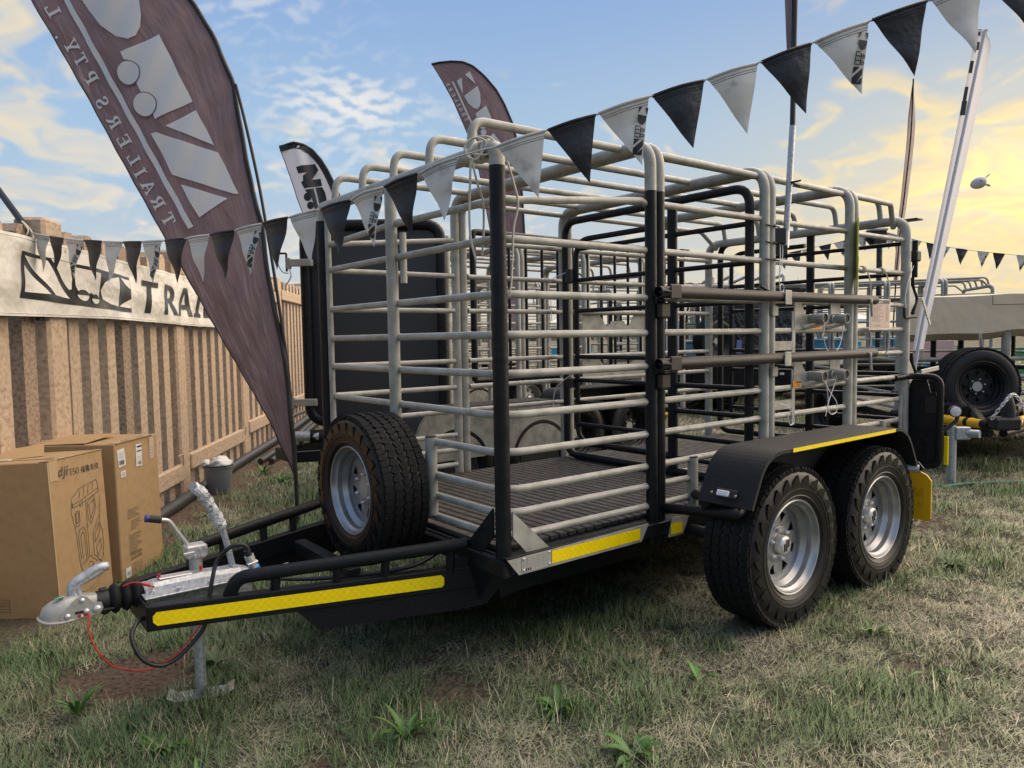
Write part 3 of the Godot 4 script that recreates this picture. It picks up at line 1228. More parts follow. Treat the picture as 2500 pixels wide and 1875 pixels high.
func a_frame(t: Node, full: bool, taped := true) -> void:
	for sg in [1.0, -1.0]:
		var W := func(w: float) -> float: return 0.85 - sg * (0.85 - w)
		# bottom beam with its yellow tape
		var a: Vector3 = T(-1.235, 0.275, W.call(0.665))
		var b: Vector3 = T(0.12, 0.29, W.call(0.175))
		var xf := frame_between(a, b)
		var m := Mesher.new()
		m.box(xf, Vector3(a.distance_to(b), 0.098, 0.05), 0.004)
		put("drawbar_beam", m, M.brush_black, t)
		var nz: float = 1.0 if xf.basis.z.z * sg > 0.0 else -1.0
		var tape := Mesher.new()
		var o := xf.basis.z * nz * 0.0275
		var len := a.distance_to(b)
		var e0 := -len * 0.5 + 0.02
		var e1 := -len * 0.5 + 1.17
		var P := func(x: float, y: float) -> Vector3: return xf * Vector3(x, y, 0) + o
		var ring := [Vector2(e0, -0.012), Vector2(e0 + 0.014, -0.027), Vector2(e1 - 0.012, -0.027), Vector2(e1, -0.016), Vector2(e1, 0.014), Vector2(e1 - 0.012, 0.027), Vector2(e0 + 0.014, 0.027), Vector2(e0, 0.012)]
		var pts := []
		for q in ring:
			pts.append(P.call(q.x, q.y))
		tape.poly(pts, xf.origin, ring)
		if taped:
			put("reflective_tape", tape, M.yellow_tape, t)
		var under := Mesher.new()
		under.prism(p2([0.55, -0.048, 0.635, -0.137, 1.24, -0.142, 1.36, -0.132, 1.44, -0.048, 1.44, 0.095, 1.19, 0.095, 1.19, -0.02, 1.0, -0.047]), 0.035, xf * Transform3D(Basis(), Vector3(-len * 0.5, 0, 0)))
		put("drawbar_web", under, M.brush_black, t)
		# rail above, welded on short stubs
		bar("drawbar_rail", t, bent([T(-0.955, 0.305, W.call(0.585)), T(-0.93, 0.395, W.call(0.555)), T(-0.05, 0.442, W.call(0.205))], 0.09, 7), 0.0275, M.brush_black, 12)
		for f in [0.16, 0.42, 0.63, 0.93]:
			var u := lerpf(-0.93, -0.05, f)
			var w: float = lerpf(0.555, 0.205, f)
			bar("rail_stub", t, pv([T(u, 0.31, W.call(w + 0.015)), T(u, lerpf(0.395, 0.442, f), W.call(w))]), 0.019, M.brush_black, 10)
		# gusset in the corner under the front cross beam
		var g := Mesher.new()
		g.poly([T(-0.04, 0.345, W.call(0.20)), T(-0.04, 0.345, W.call(0.03)), T(0.02, 0.15, W.call(0.225))], T(1, 0.2, W.call(0.5)))
		put("gusset", g, M.brush_black, t)
	block("drawbar_nose", t, T(-1.238, 0.272, 0.85), Vector3(0.012, 0.10, 0.40), M.brush_black, 0.003)
	block("spare_bracket", t, T(-0.10, 0.45, 0.85), Vector3(0.05, 0.24, 0.10), M.brush_black, 0.004)
	block("drawbar_brace", t, T(-0.42, 0.30, 0.85), Vector3(0.06, 0.06, 0.62), M.brush_black, 0.004)


func fender(t: Node, far: bool, full: bool) -> void:
	var W := func(w: float) -> float: return TW - w if far else w
	var path := bent([Vector3(0.795, 0.605, 0), Vector3(0.905, 0.83, 0), Vector3(2.215, 0.83, 0), Vector3(2.345, 0.61, 0)], 0.24, 9)
	var m := Mesher.new()
	var wa: float = W.call(-0.385)
	var wb: float = W.call(-0.66)
	for i in path.size() - 1:
		var p := path[i]
		var q := path[i + 1]
		var nn := Vector3(-(q.y - p.y), q.x - p.x, 0).normalized()
		var inn := nn * -0.014
		var mid: Vector3 = T((p.x + q.x) * 0.5, (p.y + q.y) * 0.5, (wa + wb) * 0.5) + inn * 0.5
		m.poly([T(p.x, p.y, wa), T(q.x, q.y, wa), T(q.x, q.y, wb), T(p.x, p.y, wb)], mid)
		m.poly([T(p.x, p.y, wa) + inn, T(q.x, q.y, wa) + inn, T(q.x, q.y, wb) + inn, T(p.x, p.y, wb) + inn], mid)
		# folded lip along the outer edge
		m.poly([T(p.x, p.y, wb), T(q.x, q.y, wb), T(q.x, q.y, wb) + inn, T(p.x, p.y, wb) + inn], mid)
	put("fender", m, M.fender_black, t)
	# the inner side plate, painted in the body colour towards the deck
	var s := Mesher.new()
	var out := PackedVector2Array()
	for p in path:
		out.append(Vector2(p.x, p.y - 0.004))
	out.append(Vector2(2.30, 0.44))
	out.append(Vector2(0.90, 0.44))
	s.prism(out, 0.006, Transform3D(Basis(), T(0, 0, W.call(-0.392))))
	put("fender_inner_plate", s, M.grey_paint if far else M.fender_black, t)
	if not far and full:
		var y := Mesher.new()
		y.quad(T(1.10, 0.8145, wb - 0.003), T(2.07, 0.8145, wb - 0.003), T(2.07, 0.8325, wb - 0.003), T(1.10, 0.8325, wb - 0.003), Vector2(1.1, 0), Vector2(2.07, 0), Vector2(2.07, 0.03), Vector2(1.1, 0.03))
		put("reflective_tape", y, M.yellow_tape, t)


# ---------------------------------------------------------------- the trailer in front
func lock_pin(t: Node, at: Vector3, r := 0.02) -> void:
	var m := Mesher.new()
	var pts := []
	for k in 16:
		pts.append(at + Vector3(cos(TAU * k / 16) * r, sin(TAU * k / 16) * r, 0.0))
	m.tube(pv(pts), 0.0022, 6, false, true)
	put("pin_ring", m, M.zinc, t)


func lanyard(t: Node, pts: Array, r := 0.0028) -> void:
	bar("wire_lanyard", t, curve(pts, 8), r, M.white_plastic, 6)


func gate(t: Node, u: float, w0: float, wm: float, w1: float, top: float, bars: Array, low := 0.47, r := 0.026) -> void:
	# black tube across the body: an outer frame, and inside it two hung leaves with their own frames
	var blk: Material = M.black_paint
	bar("gate_frame", t, bent([T(u, low, wm), T(u, low, w0), T(u, top, w0), T(u, top, w1), T(u, low, w1), T(u, low, wm)], 0.11, 6), r, blk, 12)
	bar("gate_post", t, pv([T(u, low - 0.03, wm - 0.03), T(u, top - 0.02, wm - 0.03)]), r + 0.006, blk, 12)
	var hi: float = bars[0] + 0.065
	bar("leaf_frame", t, bent([T(u, low + 0.10, wm + 0.02), T(u, low + 0.10, w0 - 0.115), T(u, hi, w0 - 0.115), T(u, hi, wm + 0.02)], 0.13, 6), 0.019, blk, 10)
	for h in bars:
		bar("gate_rail", t, pv([T(u, h, w0 - 0.125), T(u, h, wm)]), 0.0155, blk, 12)
		bar("gate_rail", t, pv([T(u, h, wm - 0.06), T(u, h, w1)]), 0.0155, blk, 12)


func main_trailer() -> void:
	var t := thing("livestock_trailer", "large grey and black tubular livestock trailer with open cage, nearest and biggest in view", "trailer", w3(-0.0465, 0, 3.0418), deg_to_rad(90.0 - 51.7866))
	cattle_body(t, true, 14)
	a_frame(t, true)
	var grey: Material = M.grey_paint
	var blk: Material = M.black_paint
	# rails that wrap round both front corners
	for h in BARS:
		var inner := 0.865
		if h < 0.95:
			inner = 0.56
		if h < 0.55:
			inner = 0.62
		bar("wrap_rail", t, bent([T(0.022, h, inner), T(0.022, h, 0.022), T(0.907, h, 0.012)], 0.13, 8), 0.0170, grey, 12)
		if h > 1.1:
			bar("front_rail", t, pv([T(0.015, h, 0.885), T(0.015, h, 1.63)]), 0.0165, grey, 12)
		elif h > 0.95:
			bar("front_rail", t, bent([T(0.015, h, 0.885), T(0.015, h, 1.66), T(0.3, h, 1.685)], 0.08, 6), 0.0165, grey, 12)
		else:
			bar("front_rail", t, pv([T(0.015, h, 1.14), T(0.015, h, 1.66)]), 0.0165, grey, 12)
	bar("wrap_rail", t, bent([T(0.02, 1.917, 0.86), T(0.02, 1.905, 0.03), T(0.87, 1.985, 0.012), T(0.907, 1.975, 0.012)], 0.12, 8), 0.0170, grey, 12)
	bar("front_rail", t, pv([T(0.015, 1.917, 0.88), T(0.015, 1.895, 1.63)]), 0.0165, grey, 12)
	bar("front_post", t, pv([T(0, 0.55, 0.885), T(0, 2.10, 0.885)]), 0.0300, grey, 14)
	block("hinge_strip", t, T(0.005, 1.27, 1.643), Vector3(0.025, 1.72, 0.040), grey, 0.006)
	bar("hinge_tube", t, pv([T(0.04, 1.62, 0.84), T(0.04, 1.87, 0.84)]), 0.018, grey, 10)
	# short capped stubs where the low rails end
	for q in [[0.0, 0.555, 0.50, 0.872], [1.253, 0.0, 0.44, 0.697]]:
		bar("rail_end_post", t, pv([T(q[0], q[2], q[1]), T(q[0], q[3], q[1])]), 0.028, grey, 14)
		bar("post_cap", t, pv([T(q[0], q[3], q[1]), T(q[0], q[3] + 0.006, q[1])]), 0.027, M.dark, 14)
	bar("rail_end_post", t, pv([T(0, 0.50, 1.145), T(0, 0.872, 1.145)]), 0.028, grey, 14)
	# corner braces
	var m := Mesher.new()
	m.prism(p2([0.022, 0.612, 0.225, 0.424, 0.097, 0.424, 0.022, 0.506]), 0.008, Transform3D(Basis(), T(0, 0, -0.035)))
	put("corner_brace", m, grey, t, "pale grey corner brace")
	m = Mesher.new()
	m.prism(p2([0.022, 0.628, 0.235, 0.420, 0.105, 0.420, 0.022, 0.506]), 0.008, Transform3D(Basis(Vector3.UP, PI / 2.0), T(-0.034, 0, 0.0)))
	put("corner_brace", m, blk, t)
	m = Mesher.new()
	m.prism(p2([-0.022, 0.628, -0.235, 0.420, -0.105, 0.420, -0.022, 0.506]), 0.008, Transform3D(Basis(Vector3.UP, PI / 2.0), T(-0.034, 0, TW)))
	put("corner_brace", m, blk, t)
	# sill plates with their tape along the near side
	m = Mesher.new()
	m.prism(p2([-0.028, 0.421, 0.030, 0.350, 0.785, 0.350, 0.838, 0.430]), 0.006, Transform3D(Basis(), T(0, 0, -0.060)))
	put("sill_plate", m, grey, t)
	m = Mesher.new()
	m.prism(p2([1.015, 0.430, 1.145, 0.424, 1.095, 0.334, 0.985, 0.334]), 0.006, Transform3D(Basis(), T(0, 0, -0.060)))
	put("sill_plate", m, grey, t)
	block("sill_ledge", t, T(0.40, 0.426, -0.030), Vector3(0.86, 0.008, 0.056), blk, 0.002)
	var tape := Mesher.new()
	var quadz := func(mm: Mesher, a: float, b: float, y0: float, y1: float, w: float) -> void:
		mm.quad(T(a, y0, w), T(b, y0, w), T(b, y1, w), T(a, y1, w), Vector2(a, y0), Vector2(b, y0), Vector2(b, y1), Vector2(a, y1))
	quadz.call(tape, 0.212, 0.775, 0.362, 0.418, -0.0645)
	put("reflective_tape", tape, M.yellow_tape, t)
	tape = Mesher.new()
	quadz.call(tape, 1.000, 1.088, 0.345, 0.400, -0.0645)
	put("reflective_tape", tape, M.yellow_tape, t)
	# data plate
	var plate := Mesher.new()
	plate.box(Transform3D(Basis(), T(0.125, 0.390, -0.0645)), Vector3(0.160, 0.066, 0.002), 0.0)
	put("data_plate", plate, M.plate_metal, t)
	var ink := Mesher.new()
	var on_plate := func(p: Vector2) -> Vector3: return T(0.052 + p.x, 0.360 + p.y, -0.0662)
	for k in 6:
		ink.print_on(p2([0.0, 0.018 + k * 0.0075, 0.062, 0.018 + k * 0.0075, 0.062, 0.0186 + k * 0.0075, 0.0, 0.0186 + k * 0.0075]), on_plate, 1.0)
		ink.print_on(p2([0.074, 0.006 + k * 0.0095, 0.145, 0.006 + k * 0.0095, 0.145, 0.0066 + k * 0.0095, 0.074, 0.0066 + k * 0.0095]), on_plate, 1.0)
	for x in [0.0, 0.022, 0.062, 0.074, 0.083, 0.108]:
		ink.print_on(p2([x, 0.006, x + 0.0007, 0.006, x + 0.0007, 0.056, x, 0.056]), on_plate, 1.0)
	for q in [[0.012, 0.0], [0.024, 0.0], [0.036, 0.0]]:
		ink.print_on(p2([q[0], 0.001, q[0] + 0.008, 0.001, q[0] + 0.006, 0.012, q[0], 0.012]), on_plate, 1.0)
	put("plate_print", ink, M.black_print, t)
	var rv := Mesher.new()
	for q in [[0.055, 0.414], [0.055, 0.366], [0.197, 0.416], [0.197, 0.366]]:
		rv.lathe([Vector2(0.006, -0.003), Vector2(0.0055, 0.001), Vector2(0.003, 0.003), Vector2(0.0005, 0.0035)], 10, Transform3D(Basis(), T(q[0], q[1], -0.067)))
	put("rivet", rv, M.zinc, t)
	# bumper loop ahead of the fender
	bar("bumper_loop", t, bent([T(0.995, 0.475, -0.02), T(0.775, 0.578, -0.595), T(0.875, 0.588, -0.56), T(1.252, 0.505, -0.01)], 0.05, 7), 0.0245, M.brush_black, 12)
	fender(t, false, true)
	fender(t, true, true)
	# front marker lamp
	block("marker_lamp_base", t, T(0.800, 0.655, -0.53), Vector3(0.016, 0.040, 0.105), M.dark, 0.004, Vector3(0, 0, -0.45))
	block("marker_lamp", t, T(0.790, 0.657, -0.52), Vector3(0.012, 0.026, 0.062), M.lens, 0.004, Vector3(0, 0, -0.45))
	for w in [-0.585, -0.465]:
		bar("screw", t, pv([T(0.785, 0.655, w), T(0.791, 0.655, w)]), 0.005, M.zinc, 8)
	# wheels
	for u in [1.176, 2.003]:
		make_wheel("wheel", t, Transform3D(Basis(Vector3.BACK, 0.4 * u), T(u, 0.37, -0.515)))
		make_wheel("wheel", t, Transform3D(Basis(Vector3.UP, PI), T(u, 0.37, TW + 0.515)))
	# spare wheel standing upright on the drawbar, its face to the front
	make_wheel("spare_wheel", t, Transform3D(Basis(Vector3.UP, -PI / 2.0) * Basis(Vector3.BACK, 0.2), T(-0.175, 0.612, 0.845)), false)
	# gates inside and at the rear
	gate(t, 1.835, 1.60, 0.64, 0.055, 2.165, [1.96, 1.74, 1.52, 1.35, 1.19, 1.022, 0.86, 0.70, 0.56])
	gate(t, 3.735, 1.63, 0.80, 0.04, 2.13, [1.97, 1.75, 1.535, 1.35, 1.19, 1.023, 0.865, 0.69, 0.58])
	block("gate_latch", t, T(1.80, 1.77, 1.52), Vector3(0.05, 0.10, 0.06), M.dark, 0.006)
	block("gate_latch", t, T(1.80, 1.00, 1.52), Vector3(0.05, 0.07, 0.06), M.dark, 0.006)
	lanyard(t, [T(1.78, 1.80, 1.53), T(1.74, 1.74, 1.66), T(1.74, 1.60, 1.66), T(1.74, 1.45, 1.65)])
	lanyard(t, [T(1.78, 1.06, 1.50), T(1.74, 0.95, 1.62), T(1.74, 0.78, 1.65)])
	# low leftover door rail far side
	# carrying poles in their brackets along the near side
	for q in [1.543, 1.197]:
		var long := Mesher.new()
		long.tube(pv([T(0.89, q, -0.083), T(3.03, q, -0.083)]), 0.029, 20, false)
		put("carrying_pole", long, M.pole_brown, t)
		var ring := Mesher.new()
		ring.lathe([Vector2(0.0285, 0.02), Vector2(0.029, -0.001), Vector2(0.024, -0.001), Vector2(0.023, 0.03)], 22, Transform3D(Basis(Vector3.UP, PI / 2.0), T(0.889, q, -0.083)), 20.0)
		put("pole_mouth", ring, blk, t)
		bar("pole_plug", t, pv([T(0.93, q, -0.083), T(3.03, q, -0.083)]), 0.0235, M.dark, 12)
		bar("pole_end", t, pv([T(3.03, q, -0.083), T(3.036, q, -0.083)]), 0.0288, M.pole_brown, 20)
		block("pole_strap", t, T(0.985, q + 0.002, -0.110), Vector3(0.085, 0.072, 0.012), M.pole_brown, 0.006)
		block("pole_lug", t, T(0.972, q - 0.085, -0.045), Vector3(0.072, 0.075, 0.035), M.pole_brown, 0.008)
		block("pole_shelf", t, T(0.965, q - 0.038, -0.055), Vector3(0.10, 0.008, 0.09), blk, 0.002)
		bar("pole_bolt", t, pv([T(0.90, q, -0.083), T(0.90, q, -0.118), T(0.94, q, -0.118)]), 0.006, M.dark, 8)
		block("pole_hook", t, T(1.955, q - 0.006, -0.116), Vector3(0.066, 0.082, 0.007), grey, 0.003)
		block("pole_hook_lip", t, T(1.955, q - 0.044, -0.085), Vector3(0.066, 0.008, 0.066), blk, 0.002)
		block("pole_bracket", t, T(1.945, q - 0.080, -0.034), Vector3(0.060, 0.056, 0.02), grey, 0.004)
		bar("drop_pin", t, pv([T(2.915, q - 0.005, -0.116), T(2.925, q - 0.11, -0.118)]), 0.009, grey, 8)
		bar("drop_pin_head", t, pv([T(2.913, q - 0.005, -0.104), T(2.913, q - 0.005, -0.124)]), 0.012, grey, 10)
	bar("slide_bolt", t, pv([T(1.80, 1.60, -0.04), T(1.93, 1.555, -0.045)]), 0.009, M.dark, 8)
	lanyard(t, [T(1.99, 1.92, -0.035), T(1.985, 1.78, -0.045), T(1.975, 1.66, -0.045), T(1.99, 1.58, -0.045)])
	lanyard(t, [T(2.0, 1.92, -0.035), T(2.01, 1.80, -0.045), T(1.98, 1.66, -0.045)])
	lock_pin(t, T(1.995, 1.595, -0.05), 0.022)
	# socket plates between the second and third hoops
	for dy in [0.0, -0.348]:
		var o: float = dy
		m = Mesher.new()
		m.prism(p2([2.195, 1.525 + o, 2.258, 1.525 + o, 2.320, 1.448 + o, 2.610, 1.448 + o, 2.612, 1.525 + o, 2.722, 1.525 + o, 2.735, 1.448 + o, 2.785, 1.448 + o, 2.785, 1.357 + o, 2.195, 1.357 + o]), 0.006, Transform3D(Basis(), T(0, 0, -0.008)))
		put("socket_plate", m, grey, t)
		for u in [2.37, 2.63]:
			var so := Mesher.new()
			so.lathe([Vector2(0.030, 0.0), Vector2(0.030, 0.105), Vector2(0.0265, 0.105), Vector2(0.0265, 0.0)], 22, Transform3D(Basis(Vector3.UP, -0.08), T(u, 1.421 + o, -0.01)), 20.0)
			put("pole_socket", so, grey, t)
			so = Mesher.new()
			so.lathe([Vector2(0.0262, 0.098), Vector2(0.001, 0.098)], 18, Transform3D(Basis(Vector3.UP, -0.08), T(u, 1.421 + o, -0.01)))
			put("socket_mouth", so, M.dark, t)
			bar("socket_gusset", t, pv([T(u - 0.075, 1.362 + o, -0.012), T(u + 0.02, 1.390 + o, -0.085)]), 0.010, grey, 8)
		lock_pin(t, T(2.58, 1.421 + o, -0.05), 0.022)
		block("tie_plate", t, T(2.10, 1.262 + o, -0.004), Vector3(0.22, 0.055, 0.006), grey, 0.002)
		block("tie_strip", t, T(2.195, 1.30 + o, -0.004), Vector3(0.035, 0.33, 0.008), grey, 0.002)
	for o in [0.0, -0.348]:
		m = Mesher.new()
		m.prism(p2([2.10, 1.525 + o, 2.258, 1.525 + o, 2.330, 1.455 + o, 2.345, 1.425 + o, 2.375, 1.415 + o, 2.405, 1.43 + o, 2.415, 1.455 + o, 2.565, 1.455 + o, 2.58, 1.425 + o, 2.61, 1.415 + o, 2.64, 1.43 + o, 2.65, 1.455 + o, 2.690, 1.525 + o, 2.835, 1.525 + o, 2.835, 1.357 + o, 2.10, 1.357 + o]), 0.006, Transform3D(Basis(), T(0, 0, TW + 0.008)))
		put("socket_plate", m, grey, t)
	lanyard(t, [T(2.45, 1.39, -0.06), T(2.44, 1.31, -0.06), T(2.49, 1.225, -0.06), T(2.60, 1.225, -0.06), T(2.66, 1.31, -0.06), T(2.665, 1.40, -0.06)])
	lanyard(t, [T(2.45, 1.04, -0.06), T(2.53, 0.96, -0.06), T(2.60, 0.90, -0.06), T(2.60, 0.84, -0.06), T(2.53, 0.83, -0.06), T(2.50, 0.89, -0.06), T(2.56, 0.99, -0.06), T(2.60, 1.06, -0.06)])
	lanyard(t, [T(2.47, 1.04, -0.06), T(2.50, 0.92, -0.06), T(2.48, 0.85, -0.06), T(2.47, 0.82, -0.06)])
	lanyard(t, [T(2.0, 0.93, -0.04), T(2.08, 0.90, -0.05), T(2.13, 0.82, -0.05), T(2.09, 0.80, -0.05), T(2.06, 0.87, -0.05)])
	# warning labels
	for q in [[2.445, 1.378, 0.11], [2.224, 1.029, 0.088]]:
		var lab := Mesher.new()
		lab.box(Transform3D(Basis(), T(q[0], q[1], -0.0125)), Vector3(q[2], 0.042, 0.001), 0.0)
		put("warning_label", lab, M.orange_label, t)
		var tx := Mesher.new()
		var cx: float = q[0]
		var cy: float = q[1]
		var on_lab := func(p: Vector2) -> Vector3: return T(cx + p.x, cy + p.y, -0.0136)
		tx.letters("WARNING", sans_bold, 0.011, func(p: Vector2) -> Vector3: return on_lab.call(p + Vector2(0.014, 0.006)), 0.9)
		for k in 3:
			tx.print_on(p2([-0.008, -0.003 - k * 0.006, 0.034, -0.003 - k * 0.006, 0.034, -0.0005 - k * 0.006, -0.008, -0.0005 - k * 0.006]), on_lab, 1.0)
		tx.print_on(p2([-0.040, -0.014, -0.014, -0.014, -0.027, 0.012]), on_lab, 1.0)
		put("label_print", tx, M.black_print, t)
		var bang := Mesher.new()
		bang.print_on(p2([-0.035, -0.011, -0.019, -0.011, -0.027, 0.005]), func(p: Vector2) -> Vector3: return T(cx + p.x, cy + p.y, -0.0140), 1.0)
		put("label_mark", bang, M.orange_label, t)
	# rear corner guard with the lamp plate
	bar("lamp_guard", t, bent([T(3.52, 1.003, 0.0), T(3.69, 1.012, -0.02), T(3.70, 1.012, -0.232), T(3.70, 0.375, -0.232), T(3.70, 0.370, 0.0)], 0.075, 7), 0.0225, blk, 12)
	m = Mesher.new()
	m.prism(p2([0.055, 0.76, 0.0, 0.76, 0.0, 0.90, -0.04, 0.985, -0.14, 0.99, -0.165, 0.90, -0.205, 0.90, -0.215, 0.385, 0.055, 0.385]), 0.005, Transform3D(Basis(Vector3.UP, PI / 2.0), T(3.705, 0, 0)))
	# prism x maps to local -z, that is to +w
	put("lamp_plate", m, blk, t)
	block("lamp_plate_window", t, T(3.70, 0.815, -0.175), Vector3(0.004, 0.12, 0.085), M.dark, 0.001)
	block("side_reflector", t, T(3.735, 0.49, -0.262), Vector3(0.012, 0.20, 0.028), M.yellow_tape, 0.002)
	bar("outline_lamp_stalk", t, pv([T(3.74, 0.62, -0.235), T(3.80, 0.70, -0.30), T(3.82, 0.755, -0.305)]), 0.014, M.dark, 8)
	m = Mesher.new()
	m.lathe([Vector2(0.001, -0.04), Vector2(0.034, -0.036), Vector2(0.040, -0.02), Vector2(0.040, 0.012), Vector2(0.036, 0.016)], 20, Transform3D(Basis(Vector3.UP, -PI / 2.0 + 0.6), T(3.80, 0.765, -0.29)))
	put("outline_lamp_body", m, M.dark, t)
	m = Mesher.new()
	m.lathe([Vector2(0.036, 0.012), Vector2(0.033, 0.020), Vector2(0.018, 0.024), Vector2(0.001, 0.025)], 20, Transform3D(Basis(Vector3.UP, -PI / 2.0 + 0.6), T(3.80, 0.765, -0.29)))
	put("outline_lamp", m, M.lens, t)
	bar("latch_post", t, pv([T(3.60, 0.46, -0.005), T(3.60, 0.87, -0.005)]), 0.014, grey, 8)
	bar("rail_end_post", t, pv([T(3.33, 0.60, 0.0), T(3.33, 0.72, 0.0)]), 0.026, grey, 12)
	bar("side_rail", t, pv([T(2.96, 0.70, 0.012), T(3.60, 0.70, 0.012)]), 0.0165, grey, 12)
	# over-centre catches on the tailgate
	for q in [1.56, 1.02]:
		m = Mesher.new()
		m.prism(p2([3.66, q + 0.10, 3.69, q + 0.10, 3.76, q + 0.02, 3.76, q - 0.02, 3.69, q - 0.09, 3.66, q - 0.09]), 0.010, Transform3D(Basis(), T(0, 0, -0.02)))
		put("catch_plate", m, grey, t)
		bar("catch_arm", t, bent([T(3.72, q + 0.16, -0.02), T(3.735, q + 0.08, -0.02), T(3.80, q + 0.01, -0.02), T(3.735, q - 0.10, -0.02)], 0.05, 5), 0.014, blk, 8)
	block("catch_lever", t, T(3.90, 1.475, -0.045), Vector3(0.24, 0.034, 0.008), M.cast_grey, 0.004, Vector3(0, 0, -0.95))
	block("catch_lever", t, T(3.98, 1.045, -0.045), Vector3(0.30, 0.034, 0.008), M.cast_grey, 0.004, Vector3(0, 0, 0.06))
	block("tailgate_hinge", t, T(3.735, 1.87, -0.03), Vector3(0.07, 0.075, 0.06), M.dark, 0.008)
	bar("tailgate_hinge_pin", t, pv([T(3.735, 1.72, -0.03), T(3.735, 1.98, -0.03)]), 0.020, blk, 10)
	block("tailgate_cap", t, T(3.76, 2.135, 0.16), Vector3(0.10, 0.012, 0.42), blk, 0.003)
	bar("drop_hook", t, bent([T(3.545, 1.50, -0.045), T(3.55, 1.43, -0.045), T(3.73, 1.438, -0.045)], 0.02, 4), 0.010, M.dark, 8)
	lanyard(t, [T(3.69, 1.80, -0.04), T(3.62, 1.70, -0.04), T(3.57, 1.58, -0.04), T(3.56, 1.50, -0.05)])
	# zip ties on the hoop that carries the flag
	for h in [1.945, 1.85, 1.755]:
		bar("zip_tie", t, bent([T(1.862, h, -0.031), T(1.862, h, -0.034), T(1.992, h - 0.004, -0.034), T(1.992, h - 0.004, -0.028)], 0.01, 2), 0.0045, M.dark, 6)
		block("zip_tie_head", t, T(1.94, h, -0.037), Vector3(0.016, 0.012, 0.010), M.dark, 0.002)
	# yellow mud flap behind the rear wheel
	m = Mesher.new()
	m.prism(p2([-0.30, 0.28, -0.655, 0.27, -0.668, 0.285, -0.668, 0.50, -0.645, 0.53, -0.61, 0.545, -0.30, 0.555]), 0.008, Transform3D(Basis(Vector3.UP, PI / 2.0), T(2.50, 0, 0)))
	put("mud_flap", m, M.yellow_plastic, t)
	m = Mesher.new()
	m.prism(p2([-0.30, 0.545, -0.60, 0.540, -0.63, 0.565, -0.60, 0.60, -0.30, 0.60]), 0.010, Transform3D(Basis(Vector3.UP, PI / 2.0), T(2.497, 0, 0)))
	put("mud_flap_strip", m, blk, t)
	var flapm := Mesher.new()
	flapm.letters("M", sans_bold, 0.055, func(p: Vector2) -> Vector3: return T(2.4945, 0.40 + p.y, -0.60 - p.x))
	flapm.letters("RT", sans_bold, 0.026, func(p: Vector2) -> Vector3: return T(2.4945, 0.345 + p.y, -0.615 - p.x))
	put("mud_flap_lettering", flapm, M.yellow_mark, t)
	bar("fender_bolt_end", t, pv([T(2.33, 0.585, -0.60), T(2.36, 0.585, -0.66)]), 0.022, M.cast_grey, 12)
	coupling(t)


